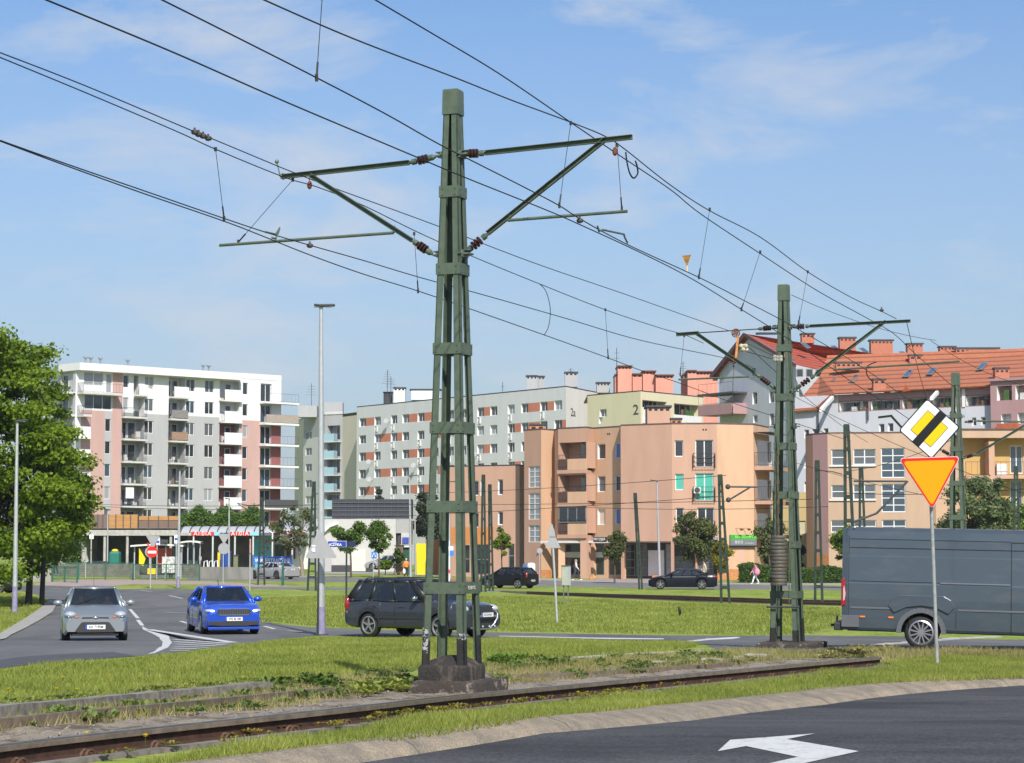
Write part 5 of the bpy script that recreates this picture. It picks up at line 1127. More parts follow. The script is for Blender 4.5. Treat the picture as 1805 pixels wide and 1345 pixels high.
def roofwin(T, pl, quad_, nm='roof_window'):
    n_ = (pl[1] - pl[0]).cross(pl[2] - pl[0]).normalized(); n_ = n_ if n_.z > 0 else -n_; m_ = MB(); P = [roofpt(pl, *q_) + n_ * .32 for q_ in quad_]; m_.prism(P, n_ * .08); o = m_.build(nm, M_gframe, T)
    c = sum(P, Vector()) / 4; m2_ = MB(); m2_.poly([c + (p - c) * .8 + n_ * .09 for p in P]); m2_.build('pane', G_PANES[1], o)
k6 = C(4.457, 1400, 580)
for a in (((30, 125), (60, 122), (115, 165), (85, 170)), ((270, 148), (300, 145), (350, 183), (318, 188)), ((490, 165), (525, 163), (580, 205), (545, 208)), ((808, 192), (840, 190), (885, 228), (855, 230))): roofwin(bG, plR, [k6(*q_) for q_ in a])
def rchim(T, kk, x0, x1, yt, yb, Y, m, dep=1.4): a, b_ = kk(x0, yt), kk(x1, yb); return chim(T, a[0], b_[0], a[1], b_[1], Y, m, dep=dep)
M_chb = mat('chimney_brick', (.43, .165, .10), .85, 0, .15, scale=5)
for a, Y in (((60, 160, 45, 110), 250), ((358, 485, 75, 170), 262), ((602, 776, 95, 195), 272), ((890, 1012, 122, 200), 283), ((1145, 1270, 145, 225), 292)): rchim(bG, k6, *a, Y, M_chb)
for x0 in (1404, 1421, 1438, 1455): p = at(x0, 664, 229.5); q = at(x0 + 12, 650, 229.5); MB().bb(p.x, q.x, 229.5, 229.7, p.z, q.z).build('attic_window', M_gframe, bG); MB().bb(p.x + .1, q.x - .1, 229.44, 229.49, p.z + .1, q.z - .1).build('attic_pane', G_PANES[0], bG)
a = at(1335, 588, 243); MB().bar(a, at(1369, 588, 246), .5, .25).build('ridge_walk', M_dark, bG)
# ---------------------------------------------------------------- orange tiled block with loggias
oA, oB = xy(1403, 218), xy(1830, 202)
bH = thing('terrace_block', 'long lilac and mauve block under a bright orange tiled roof with deep loggias', 'apartment block', (oA[0], oA[1], -1))
w = Wall(bH, oA, oB, -1, 12, [M_lil, M_mauve, M_white]); K6 = lambda *a: kr(w, k6, *a)
# the wall top follows the eave in steps: build up to the loggia band
zl0 = w.px(*k6(200, 670))[1]; zl1 = w.px(*k6(350, 520))[1]
w.z1 = w.px(*k6(700, 640))[1]
zlog0 = w.z1; 
for (x0, x1, y) in ((78, 116, 790), (142, 182, 785), (230, 268, 780), (665, 708, 745), (735, 778, 740), (1395, 1430, 695), (1465, 1505, 690)): w.win(K6(x0, y, x1, y + 65), 1, 1, 0, rev=2, depth=.25)
for y in (995, 1200): w.win(K6(78, y, 100, y + 100), 1, 1, 0, rev=2, depth=.25)
w.build('wall')
zt_l = w.px(*k6(700, 500))[1]
w2 = Wall(bH, oA, oB, zlog0, zt_l, [M_mauve, M_white, M_lil])
w2.region((0, w2.px(*k6(345, 600))[0], zlog0, zt_l), 2)
for (x0, x1) in ((355, 583), (602, 832), (850, 1045), (1085, 1240), (1350, 1575)):
    u0, u1 = w2.px(*k6(x0, 580))[0], w2.px(*k6(x1, 560))[0]; loggia(w2, (u0, u1, zlog0 + .1, zt_l - .75), 2.0, M_lil, [(.15, .35, .2, 1.9, 1), (.6, .8, .2, 2.1, 1)], 1); railing(w2, u0, u1, zlog0 + .1, 1.0, .05, M_railg, nb=5)
w2.box('fin', w2.px(*k6(1320, 500))[0], w2.px(*k6(1345, 500))[0], .0, .1, zlog0, zt_l, M_white)
w2.build('loggia_wall')
# projecting mauve bay at the right
r = K6(1580, 400, 1805, 800); zz = w.px(*k6(1600, 415))[1]; wz = Wall(bH, tuple(w.P(r[0], 0, .8))[:2], tuple(w.P(r[1] + 4, 0, .8))[:2], w.px(*k6(1700, 800))[1], zz, [M_mauve, M_white])
for a in ((1592, 445, 1710, 560), (1738, 440, 1900, 550), (1625, 665, 1705, 745), (1755, 655, 1900, 740)): loggia(wz, kr(wz, k6, *a), 1.6, M_lil, [(.55, .9, .1, 1.8, 1)], 1)
r3 = kr(wz, k6, 1608, 742, 1768, 785); wz.box('flower_box', r3[0], r3[1], .02, .5, r3[2], r3[3], mat('brick_box', (.45, .12, .06), .8))
wz.build('bay_wall'); wz.box('bay_roof', -.2, wz.len, -3, .3, zz, zz + .25, M_mauve)
wz.box('bay_side', -.12, -.001, -.8, 0.0, wz.z0, zz, M_mauve)
# roof plane from the eave up to the ridge
e_l = at(*k6(12, 655), 217.5); e_r = w.P(w.len + 2, 0, .7); e_r.z = at(*k6(1580, 425), 205).z
Eh = e_l.z
P_e0 = Vector((w.P(-.3, 0, .5).x, w.P(-.3, 0, .5).y, Eh)); uT = w.px(*k6(340, 525))[0]
# the tiled slope: low on the left end (cat slide), ridge parallel to the wall, behind it
rgA = at(*k6(205, 378), 227); rdir = Vector((w.d.x, w.d.y, 0)); zr_ = None
Yr = 232; rR = at(1860, 612, 219); rL = Vector((xy(1462, 230)[0], 230, 0)); rL.z = rR.z
eR = w.P(w.len + 2, zt_l, .6); eM = w.P(uT, zt_l, .6)
m_ = MB(); m_.poly([P_e0, w.P(w.px(*k6(190, 625))[0], Eh + .1, .5), eM, eR, Vector((rR.x + 4, rR.y, rR.z)), rL, at(*k6(205, 378), 226)])
o = m_.build('roof', M_ot, bH); o.modifiers.new('t', 'SOLIDIFY').thickness = -.15
pl = (eM, eR, Vector((rR.x + 4, rR.y, rR.z)))
for a in (((290, 435), (325, 405), (345, 405), (318, 437)), ((430, 445), (480, 385), (520, 388), (475, 445)), ((850, 403), (900, 345), (942, 345), (900, 402)), ((1038, 385), (1085, 330), (1130, 330), (1085, 385)), ((1430, 350), (1480, 292), (1528, 288), (1480, 345))): roofwin(bH, pl, [k6(*q_) for q_ in a])
rchim(bH, k6, 622, 720, 405, 490, 212, M_chb, 1.0); rchim(bH, k6, 1578, 1690, 318, 400, 207, M_chb, 1.0); rchim(bH, k6, 1270, 1600, 160, 215, 224, M_chb, .8); rchim(bH, k6, 905, 1005, 215, 270, 224, M_chb, .8); rchim(bH, k6, 330, 525, 272, 320, 224, M_chb, .8)
for x0, y0, x1, y1 in ((192, 580, 290, 515), (1060, 490, 1160, 425), (1615, 408, 1705, 365)):
    a, b_ = roofpt(pl, *k6(x0, y0 + 30)), roofpt(pl, *k6(x1, y1)); m_ = MB(); m_.prism([Vector((a.x, a.y - .4, a.z - .5)), Vector((a.x, a.y - .4, a.z - .2)), Vector((b_.x, b_.y, b_.z - .1)), Vector((b_.x, b_.y, b_.z - .5))], (0.3, 0, 0)); m_.build('parapet_fin', M_white, bH)
for (x, y0, y1) in ((192, 640, 820), (583, 620, 720), (1580, 560, 780)): a = w.px(*k6(x, y0)); b_ = w.px(*k6(x, y1)); MB().bar(w.P(a[0], a[1], .15), w.P(a[0], b_[1], .15), .15, .15).build('downpipe', M_dark, bH)
# ---------------------------------------------------------------- orange and brick building at the right with big windows
zt = at(1500, 764, 177).z; qa, qb, qc, qd = xy(1421, 180.5), xy(1434, 179), xy(1460, 177.5), xy(1640, 176)
M_p2 = mat('render_sand', (.48, .33, .23), .88, 0, .05, scale=.7); M_ye = mat('render_ochre', (.50, .32, .12), .85, 0, .05)
bI = thing('corner_building', 'sand coloured building with large white gridded windows and ochre balconies behind the road signs', 'building', (qb[0], qb[1], hgt(178)))
zg = hgt(178) - .1
w = Wall(bI, qa, qb, zg, zt, [M_brk, M_ped]); w.region((0, w.len, w.px(1428, 1000)[1], zt), 1); w.build()
w = Wall(bI, qb, qc, zg, zt, [M_brk, M_mauve]); r = kr(w, k6, 150, 1000, 270, 1920); w.region((0, w.len, w.px(1447, 977)[1], zt), 1); w.build()
w = Wall(bI, qc, qd, zg, zt, [M_p2, M_white]); K6 = lambda *a: kr(w, k6, *a)
for a, n_, ro in (((290, 945, 400, 1072), 1, 2), ((465, 942, 640, 1065), 2, 2), ((683, 935, 868, 1170), 2, 4), ((290, 1225, 400, 1330), 1, 2), ((465, 1220, 640, 1340), 2, 2), ((685, 1215, 876, 1440), 2, 4), ((690, 1498, 880, 1650), 2, 3), ((290, 1500, 400, 1600), 1, 2), ((465, 1500, 645, 1600), 2, 2)): w.win(K6(*a), n_, ro, 1 if a[0] > 600 else 3, .15, 1)
for y in (1072, 1340): r = K6(275, y, 645, y + 8); w.box('sill', r[0], r[1], .01, .15, r[2], r[3], M_white)
w.build()
qe = xy(1690, 183); qf = xy(1840, 182); w = Wall(bI, (qd[0], qd[1]), xy(1650, 182), zg, zt, [M_p2]); w.build()
w = Wall(bI, xy(1640, 182), qf, zg, zt, [M_ye, M_white, M_p2]); K6 = lambda *a: kr(w, k6, *a); w.region((0, w.px(*k6(1335, 900))[0], zg, zt), 2)
zb1 = w.px(*k6(1600, 890))[1]
for x0, x1 in ((1340, 1500), (1545, 1805)):
    for y in (915, 1190):
        r = K6(x0, y, x1, y + 220)
        if x0 > 1500: w.win((r[0] + (r[1] - r[0]) * .58, r[1] - .1, r[2], r[3]), 2, 1, 1)
w.build()
for y in (1155,): r = K6(1320, y, 1860, y + 25); w.box('balcony_slab', r[0], r[1] + 2, .02, 1.6, r[2], r[3], M_ped); railing(w, r[0], r[1] + 2, r[3], 1.15, 1.5, M_rail, nb=16)
r = K6(1320, 795, 1860, 890); w.box('roof_band', r[0] - .5, r[1] + 2, .02, 1.7, r[2] + .3, r[3], M_p2); r = K6(1500, 890, 1545, 1700); w.box('pier', r[0], r[1], 0.03, 1.65, zg, zb1, M_ped)
r = K6(1580, 1060, 1660, 1150); MB().box(w.P((r[0] + r[1]) / 2, (r[2] + r[3]) / 2, .4), (r[1] - r[0], .4, r[3] - r[2]), w.rz).build('air_conditioner', M_beige, bI)
roofbox(bI, [qa, qb, qc, qd, xy(1640, 182), qf, (qf[0], 190), (qa[0] + 2, 190)], zt - .03, zt + .12, MATS['roof_edge'])
r = kr(w, k6, 1320, 790, 1860, 800); w.box('roof_edge', r[0] - .5, r[1] + 2, 1.7, 1.8, r[2], r[3], MATS['roof_edge'])
# yellow house glimpsed behind the second mast
bJ = thing('yellow_house', 'sunlit yellow house wall glimpsed between the two orange buildings', 'house', tuple(gx(1395, 200)))
ww = Wall(bJ, xy(1360, 201), xy(1425, 199), -1.1, at(1400, 868, 200).z, [mat('render_sun_yellow', (.66, .50, .24), .85, 0, .04), M_white])
ww.win(ww.rect(1405, 918, 1420, 940), 1, 1, 0, rev=1); ww.build(); 
MB().box(ww.P(ww.len / 2, -1.1 + (ww.z1 + 1.1) / 2, -3.05), (ww.len, 5.9, ww.z1 + 1.1 - .05), ww.rz).build('body', M_kh, bJ)
# ================================================================== VEHICLES
def paintmat(name, col, rough=.28, coat=.6, metal=.35): return mat(name, col, rough, metal, 0, coat=coat, spec=.5 if metal else .25)
M_tyre = mat('tyre', (.018, .018, .019), .75, 0, .1); M_rim = mat('rim', (.42, .42, .43), .3, .8, 0); M_rimd = mat('rim_dark', (.16, .16, .165), .35, .7, 0)
M_glass = glassm('car_glass', (.012, .016, .022), .03, .82); M_glassd = glassm('tinted_glass', (.008, .009, .012), .04, .97)
M_lens = glassm('lamp_lens', (.40, .43, .46), .1); M_tail = glassm('tail_lens', (.30, .008, .012), .15); M_amber = glassm('amber_lens', (.75, .2, .02), .2)
M_plate = mat('plate_white', (.72, .72, .7), .5, 0, 0); M_blue_eu = mat('plate_blue', (.03, .08, .45), .5, 0, 0); M_seat = mat('seat', (.03, .03, .032), .9, 0, 0); M_chrome = mat('chrome', (.62, .62, .63), .12, 1, 0)
M_plastic = mat('black_plastic', (.03, .031, .033), .55, 0, .0)
def wheel(T, x, y, r, wd, side, rim=None, spokes=5, rr=.66):
    W_ = thing('wheel', '', '', (x, y, r)); del W_['label']; del W_['category']; W_.parent = T
    m_ = MB(); a, b_ = Vector((0, -wd / 2, 0)), Vector((0, wd / 2, 0))
    m_.lathe(a, b_, [(0, r * .72), (.02, r * .9), (.14, r * .985), (.3, r), (.7, r), (.86, r * .985), (.98, r * .9), (1, r * .72)], 28, cap=False); m_.build('tyre', M_tyre, W_, local=True, smooth=45)
    m_ = MB(); s = side; yo = s * wd / 2
    def ringpts(rad, yy, n=28): return [Vector((rad * math.cos(2 * math.pi * i / n), yy, rad * math.sin(2 * math.pi * i / n))) for i in range(n)]
    rings = [ringpts(r * .74, yo + s * .001), ringpts(r * rr, yo + s * .012), ringpts(r * (rr - .05), yo - s * .03)]
    for A_, B_ in zip(rings[:-1], rings[1:]):
        for i in range(28): m_.quad(A_[i], A_[(i + 1) % 28], B_[(i + 1) % 28], B_[i])
    for k in range(spokes):
        a_ = 2 * math.pi * k / spokes + .3; d = Vector((math.cos(a_), 0, math.sin(a_))); m_.bar(d * r * .1 + Vector((0, yo - s * .015, 0)), d * r * (rr) + Vector((0, yo - s * .012, 0)), r * .15 * (5 / spokes) ** .6, .03, up=(0, 1, 0), tw=.8)
    m_.lathe(Vector((0, yo - s * .04, 0)), Vector((0, yo + s * .005, 0)), [(0, r * .16), (1, r * .13)], 12); m_.build('rim', rim or M_rim, W_, local=True)
    m_ = MB(); m_.poly(ringpts(r * rr, yo - s * .06)); m_.build('brake_disc', M_dark, W_, local=True); return W_
def bil(q, s, t): return q[0].lerp(q[1], s).lerp(q[3].lerp(q[2], s), t)
def panel(m_, q, ops, T, gm, gname='side_window', mi=0, off=.004, trim=None):
    """quad q (bl, br, tr, tl) as a frame with openings (s0,s1,t0,t1); glass goes in as parts"""
    ss = sorted({0, 1} | {v for o in ops for v in o[:2]}); ts = sorted({0, 1} | {v for o in ops for v in o[2:4]})
    for s0, s1 in zip(ss[:-1], ss[1:]):
        for t0, t1 in zip(ts[:-1], ts[1:]):
            s, t = (s0 + s1) / 2, (t0 + t1) / 2
            if any(o[0] < s < o[1] and o[2] < t < o[3] for o in ops): continue
            m_.quad(bil(q, s0, t0), bil(q, s1, t0), bil(q, s1, t1), bil(q, s0, t1), mi)
    for o in ops:
        g_ = MB(); P = [bil(q, o[0], o[2]), bil(q, o[1], o[2]), bil(q, o[1], o[3]), bil(q, o[0], o[3])]; g_.poly(P); g_.build(gname, gm, T, local=True)
def car(name, label, loc, rz, D, group=None, cat='car'):
    T = thing(name, label, cat, loc, rz, group); L_, W_, H = D['L'], D['W'], D['H']; wb, fo, r = D['wb'], D['fo'], D['r']; xf = L_ / 2 - fo; xr = xf - wb; hw0 = W_ / 2
    top, cl, R_ = D['top'], D['cl'], r + .055; pm = D['paint']
    tx, tz = [p[0] for p in top], [p[1] for p in top]
    xs = set(np.linspace(-L_ / 2, L_ / 2, 30)) | {-L_ / 2 + .05, -L_ / 2 + .15, L_ / 2 - .05, L_ / 2 - .12, L_ / 2 - .24}
    for xw in (xf, xr):
        xs = {x for x in xs if abs(x - xw) > R_ + .01}; xs |= {xw + R_ * math.cos(a) for a in np.linspace(.03, math.pi - .03, 15)} | {xw - R_ - .004, xw + R_ + .004}
    xs = sorted(xs); hwf = D.get('hwf', lambda x: hw0 * (1 - .13 * max(0, (abs(x) - L_ / 2 + .75) / .75) ** 2.2))
    m_ = MB(); rows = []
    for x in xs:
        zt_ = float(np.interp(x, tx, tz)); zb = cl; e = max(0, (abs(x) - L_ / 2 + .3) / .3); zb = cl + .1 * e * e
        for xw in (xf, xr):
            if abs(x - xw) < R_: zb = max(zb, r + math.sqrt(max(0, R_ * R_ - (x - xw) ** 2)))
        hw = hwf(x); zb = min(zb, zt_ - .06); h = zt_ - zb
        sec = [(hw * .95, zb), (hw * .995, zb + min(.06, h * .2)), (hw, zb + h * .35), (hw * .995, zb + h * .6), (hw * .975, zb + h * .82), (hw * .93, zb + h * .95), (hw * .84, zt_ + .008), (hw * .45, zt_ + D.get('crown', .035)), (0, zt_ + D.get('crown', .035) * 1.25)]
        rows.append([Vector((x, y, z)) for y, z in sec] + [Vector((x, -y, z)) for y, z in sec[-2::-1]])
    n_ = len(rows[0])
    for a, b_ in zip(rows[:-1], rows[1:]):
        for k in range(n_ - 1): m_.quad(a[k], a[k + 1], b_[k + 1], b_[k])
    m_.poly(rows[0][::-1]); m_.poly(rows[-1]); body = m_.build('body', pm, T, local=True, smooth=38)
    u = MB(); u.bb(-L_ / 2 + .25, L_ / 2 - .25, -hw0 * .72, hw0 * .72, cl * .9, .75); u.bb(xr + R_, xf - R_, -hw0 * .93, hw0 * .93, cl, cl + .05); u.build('underbody', M_black, T, local=True)
    for xw in (xf, xr):
        for s in (-1, 1): wheel(T, xw, s * (hw0 - .115), r, .22, s, D.get('rim'), D.get('spokes', 5), D.get('rr', .66))
    # cabin
    c = D['cab']; xrb, xrt, xft, xfb = c['x']; zr_ = H; wbh, wth = hw0 * c.get('wb', .9), hw0 * c.get('wt', .70)
    zf_b = float(np.interp(xfb, tx, tz)) - .01; zr_b = float(np.interp(xrb, tx, tz)) - .01; zmid = c.get('zb', zf_b)
    zrf, zrr = H - c.get('df', .05), H - c.get('dr', .08)
    cb = MB(); gm = D.get('glass', M_glass)
    FL, FR = Vector((xfb, wbh * .93, zf_b)), Vector((xfb, -wbh * .93, zf_b)); TL, TR = Vector((xft, wth, zrf)), Vector((xft, -wth, zrf)); RL_, RR_ = Vector((xrb, wbh * .93, zr_b)), Vector((xrb, -wbh * .93, zr_b)); UL, UR = Vector((xrt, wth, zrr)), Vector((xrt, -wth, zrr))
    panel(cb, [FL, FR, TR, TL], [(.06, .94, .05, .93)], T, gm, 'windshield')
    panel(cb, [RR_, RL_, UL, UR], [(.10, .90, c.get('rt', .12), .9)], T, D.get('rglass', gm), 'rear_window')
    for s in (1, -1):
        b0, b1, t1, t0 = (RL_, FL, TL, UL) if s > 0 else (RR_, FR, TR, UR); q = [b0, b1, t1, t0]
        # bulge the sides out to the full width at the belt
        q[0] = q[0].copy(); q[1] = q[1].copy(); q[0].y = s * wbh; q[1].y = s * wbh
        q[0].z = min(q[0].z, zmid); 
        panel(cb, q, D['side'], T, gm)
        cb.poly([q[1], FL if s > 0 else FR, TL if s > 0 else TR]); cb.poly([q[0], RL_ if s > 0 else RR_, UL if s > 0 else UR])
    NX = 8; rf = []
    for i in range(NX + 1):
        f = i / NX; x = xrt + (xft - xrt) * f; ze = zrr + (zrf - zrr) * f; zc_ = ze + (H - ze) * 1.0 if 0 < i < NX else ze + .02
        k_ = math.sin(math.pi * min(1, max(0, f))) ** .5; zc_ = ze + .02 + (H - ze - .02) * k_
        rf.append([Vector((x, wth, ze)), Vector((x, wth * .85, ze + (zc_ - ze) * .6)), Vector((x, wth * .4, zc_ - .004)), Vector((x, 0, zc_)), Vector((x, -wth * .4, zc_ - .004)), Vector((x, -wth * .85, ze + (zc_ - ze) * .6)), Vector((x, -wth, ze))])
    for a, b_ in zip(rf[:-1], rf[1:]):
        for k in range(6): cb.quad(a[k], a[k + 1], b_[k + 1], b_[k])
    cabo = cb.build('cabin', D.get('cabpaint', pm), T, local=True, smooth=35); cabo.modifiers.new('t', 'SOLIDIFY').thickness = .03
    # interior
    it = MB(); zb_ = zf_b - .03
    for x in (xft - .25, (xrt + xft) / 2 - .35): 
        for s in (1, -1): it.bb(x - .08, x + .1, s * .36 - .24, s * .36 + .24, zb_ - .3, zb_ + .28); it.bb(x - .05, x + .06, s * .36 - .13, s * .36 + .13, zb_ + .28, zb_ + .45)
    it.bb(xft, xfb - .1, -wbh * .8, wbh * .8, zf_b - .1, zf_b + .03); it.bb(xrb + .1, xft + .2, -wbh * .85, wbh * .85, zb_ - .3, zb_ + .045); it.build('seats', M_seat, T, local=True)
    # mirrors
    for s in (1, -1):
        mr = MB(); mr.ell((xfb - .42, s * (hw0 + .10), zf_b + .10), (.08, .13, .085), 12, 8); mr.bar((xfb - .40, s * (hw0 - .06), zf_b + .03), (xfb - .42, s * (hw0 + .06), zf_b + .08), .06, .04); mr.build('mirror', D.get('mirror', pm), T, local=True, smooth=60)
    return T, dict(xf=xf, xr=xr, hw=hw0, zf=zf_b, body=body, rows=rows, xs=xs)
def side_y(D, x, z, info):
    i = min(range(len(info['xs'])), key=lambda k: abs(info['xs'][k] - x)); row = info['rows'][i][:9]
    for a, b_ in zip(row[:-1], row[1:]):
        if a.z <= z <= b_.z: return a.y + (b_.y - a.y) * (z - a.z) / max(1e-5, b_.z - a.z)
    return row[2].y
def seam(T, D, info, pts, w=.012, s=1, m=None, name='door_seam'):
    m_ = MB(); 
    for (x0, z0), (x1, z1) in zip(pts[:-1], pts[1:]):
        for k in range(4):
            xa, za, xb, zb = x0 + (x1 - x0) * k / 4, z0 + (z1 - z0) * k / 4, x0 + (x1 - x0) * (k + 1) / 4, z0 + (z1 - z0) * (k + 1) / 4
            a, b_ = Vector((xa, s * (side_y(D, xa, za, info) + .001), za)), Vector((xb, s * (side_y(D, xb, zb, info) + .001), zb))
            m_.bar(a, b_, w, .006, up=(0, 1, 0))
    return m_.build(name, m or M_black, T, local=True)
def plate(T, x, y, z, body, face=1, w=.52, h=.114, tilt=0):
    P_ = thing('number_plate', '', '', (x, y, z)); del P_['label']; del P_['category']; P_.parent = T; P_.rotation_euler = (0, 0, R(90) if face > 0 else R(-90))
    MB().bb(-w / 2, w / 2, -.006, .006, -h / 2, h / 2).build('plate', M_plate, P_, local=True); MB().bb(-w / 2, -w / 2 + .045, -.008, -.002, -h / 2, h / 2).build('blue_strip', M_blue_eu, P_, local=True)
    text(body, .098, M_black, (.02, -.008, -.002), (R(90), 0, 0), P_, 'characters', .001, sx=.88, bold=.002); return P_
M_lit = mat('headlamp_lit', (1, .96, .88), .3, 0, 0, emit=2.2)
# local x is forward: heading angle is from +X
def place(px, Y, dz=0.0): p = gx(px, Y); p.z += .004 + dz; return tuple(p)
# ---- silver hatchback
D = dict(L=3.95, W=1.74, H=1.48, wb=2.49, fo=.80, r=.31, cl=.2, top=[(-1.975, .92), (-1.9, .98), (-.6, .95), (.72, .96), (1.1, .93), (1.6, .83), (1.85, .70), (1.975, .60)], paint=paintmat('paint_silver', (.30, .33, .345), .3, .5, .55), cab=dict(x=(-1.9, -1.45, .10, .95), wb=.93, wt=.67, df=.05, dr=.1), side=[(.08, .30, .18, .9), (.33, .60, .1, .92), (.63, .88, .08, .88)], spokes=7)
T1, I1 = car('silver_hatchback', 'silver hatchback coming towards the camera, nearest car on the left', place(167, 59.0), R(-90 + 12.5), D)
fx = 1.975
o = MB(); 
def flat(name, T, pts, m, th=.02, off=None, ax='x'):   # pts in (y,z) on a front face at x
    return None
def frontpoly(T, name, m, pts, th=.03): 
    m_ = MB(); m_.prism([Vector(p) for p in pts], (th, 0, 0)); return m_.build(name, m, T, local=True, bevel=.006)
gr = [(1.965, -.53, .31), (1.965, -.50, .36), (1.965, -.37, .54), (1.965, -.32, .56), (1.965, .32, .56), (1.965, .37, .54), (1.965, .50, .36), (1.965, .53, .31), (1.965, .48, .28), (1.965, -.48, .28)]
frontpoly(T1, 'grille', M_plastic, gr, .035); frontpoly(T1, 'upper_grille', M_plastic, [(1.93, -.36, .655), (1.93, -.33, .685), (1.93, .33, .685), (1.93, .36, .655)], .05)
MB().ell((1.965, 0, .665), (.03, .085, .045), 12, 8).build('badge', M_chrome, T1, local=True, smooth=60)
for s in (1, -1):
    h = MB(); h.ell((1.72, s * .655, .745), (.27, .16, .095), 14, 8); h.build('headlight', M_lens, T1, local=True, smooth=70); MB().ell((1.91, s * .49, .675), (.05, .07, .028), 10, 6).build('indicator', mat('indicator_dull', (.45, .13, .06), .3), T1, local=True, smooth=70); MB().ell((1.90, s * .69, .735), (.06, .05, .05), 10, 6).build('lamp_bulb', M_lit, T1, local=True, smooth=70)
    f = MB(); f.lathe((1.80, s * .70, .38), (1.95, s * .67, .38), [(0, .09), (.9, .085), (1, .06)], 14); f.build('fog_lamp', M_plastic, T1, local=True); MB().ell((1.952, s * .67, .38), (.015, .05, .05), 10, 6).build('fog_lens', M_lens, T1, local=True)
frontpoly(T1, 'lower_lip', M_plastic, [(1.93, -.62, .225), (1.95, -.4, .25), (1.95, .4, .25), (1.93, .62, .225), (1.93, .6, .19), (1.93, -.6, .19)], .02)
plate(T1, 2.012, 0, .425, 'KK 7195M'); MB().bar((-.2, 0, 1.48), (-.45, 0, 1.85), .01, .01).build('aerial', M_black, T1, local=True); MB().bar((.93, -.55, .99), (.55, .05, 1.16), .02, .02).build('wiper', M_black, T1, local=True)
# ---- blue hatchback
pb = paintmat('paint_blue', (.012, .07, .52), .25, .9, .25)
D = dict(L=4.1, W=1.78, H=1.46, wb=2.56, fo=.86, r=.325, cl=.19, top=[(-2.05, .88), (-1.98, .98), (-.6, .97), (.75, .965), (1.2, .94), (1.7, .87), (1.93, .80), (2.05, .62)], paint=pb, cab=dict(x=(-1.86, -1.15, .12, .98), wb=.93, wt=.68, df=.05, dr=.08), side=[(.10, .30, .2, .88), (.33, .60, .1, .92), (.63, .88, .08, .88)], spokes=9)
T2, I2 = car('blue_hatchback', 'bright blue hatchback with a sun glint on its grille, beside the silver car', place(394, 66.5), R(-90 + 17), D)
frontpoly(T2, 'grille', M_plastic, [(2.015, -.44, .60), (2.015, -.52, .68), (2.015, -.46, .765), (2.015, .46, .765), (2.015, .52, .68), (2.015, .44, .60)], .045); 
m_ = MB(); pts = [(2.062, -.44, .595), (2.062, -.53, .68), (2.062, -.46, .775), (2.062, .46, .775), (2.062, .53, .68), (2.062, .44, .595), (2.062, -.44, .595)]; m_.tube(pts, .014, 6); m_.build('grille_frame', M_chrome, T2, local=True)
m_ = MB(); 
for i in range(17): y = -.42 + i * .0525; m_.bb(2.06, 2.068, y - .006, y + .006, .61, .755)
m_.build('grille_bars', M_rimd, T2, local=True)
frontpoly(T2, 'lower_intake', M_plastic, [(2.03, -.74, .31), (2.03, -.76, .42), (2.03, .76, .42), (2.03, .74, .31), (2.03, .4, .27), (2.03, -.4, .27)], .03)
frontpoly(T2, 'bumper_lip', pb, [(2.0, -.78, .17), (2.0, -.78, .24), (2.0, .78, .24), (2.0, .78, .17)], .07)
for s in (1, -1):
    MB().ell((1.87, s * .70, .72), (.17, .16, .062), 14, 8).build('headlight', M_lens, T2, local=True, smooth=70); MB().ell((1.99, s * .66, .72), (.06, .09, .03), 10, 6).build('lamp_bulb', M_lit, T2, local=True, smooth=70)
plate(T2, 2.075, 0, .48, 'WE 8L188'); MB().lathe((1.98, 0, .80), (2.05, 0, .80), [(0, .03), (1, .03)], 10).build('badge', M_chrome, T2, local=True); MB().bar((-.9, 0, 1.45), (-1.05, 0, 1.62), .02, .015).build('aerial', M_black, T2, local=True)
for s in (1, -1):
    for pts in ([(.72, .94), (.66, .28)], [(-.35, .95), (-.33, .28)], [(-1.2, .95), (-1.05, .62)], [(-1.2, .70), (.7, .66)]): seam(T2, D, I2, pts, .012, s)
    for x in (.0, -.95): MB().bb(x - .09, x + .09, min(s * .86, s * .915), max(s * .86, s * .915), .80, .825).build('door_handle', pb, T2, local=True)
# ---- grey off-roader
pg = paintmat('paint_graphite', (.052, .056, .066), .3, .7, .45)
D = dict(L=4.5, W=1.81, H=1.72, wb=2.64, fo=.88, r=.355, cl=.30, top=[(-2.25, .98), (-2.2, 1.06), (-.6, 1.06), (.75, 1.07), (1.2, 1.05), (1.85, 1.0), (2.1, .93), (2.25, .72)], paint=pg, cabpaint=mat('pillar_dark', (.018, .019, .022), .4, 0, 0), cab=dict(x=(-2.2, -1.80, .28, 1.0), wb=.93, wt=.76, df=.06, dr=.07), side=[(.09, .27, .08, .86), (.32, .58, .06, .9), (.615, .885, .05, .88)], spokes=5, rim=mat('rim_mid', (.3, .3, .3), .4, .5, 0), hwf=lambda x: .905 * (1 - .10 * max(0, (abs(x) - 2.25 + .6) / .6) ** 2.4), glass=M_glass)
T3, I3 = car('grey_off_roader', 'dark grey off road car passing right behind the foreground mast, facing right', place(744, 62.3), R(-37), D)
s = -1
for pts in ([(.92, 1.04), (.86, .42)], [(-.28, 1.04), (-.26, .42)], [(-1.35, 1.04), (-1.28, .85), (-1.0, .5)]): seam(T3, D, I3, pts, .014, s)
MB().bb(-1.0, .95, -.925, -.90, .56, .64).build('side_moulding', M_plastic, T3, local=True)
for x in (-.02, -1.1): MB().bb(x - .11, x + .11, -.925, -.88, .90, .925).build('door_handle', M_chrome, T3, local=True)
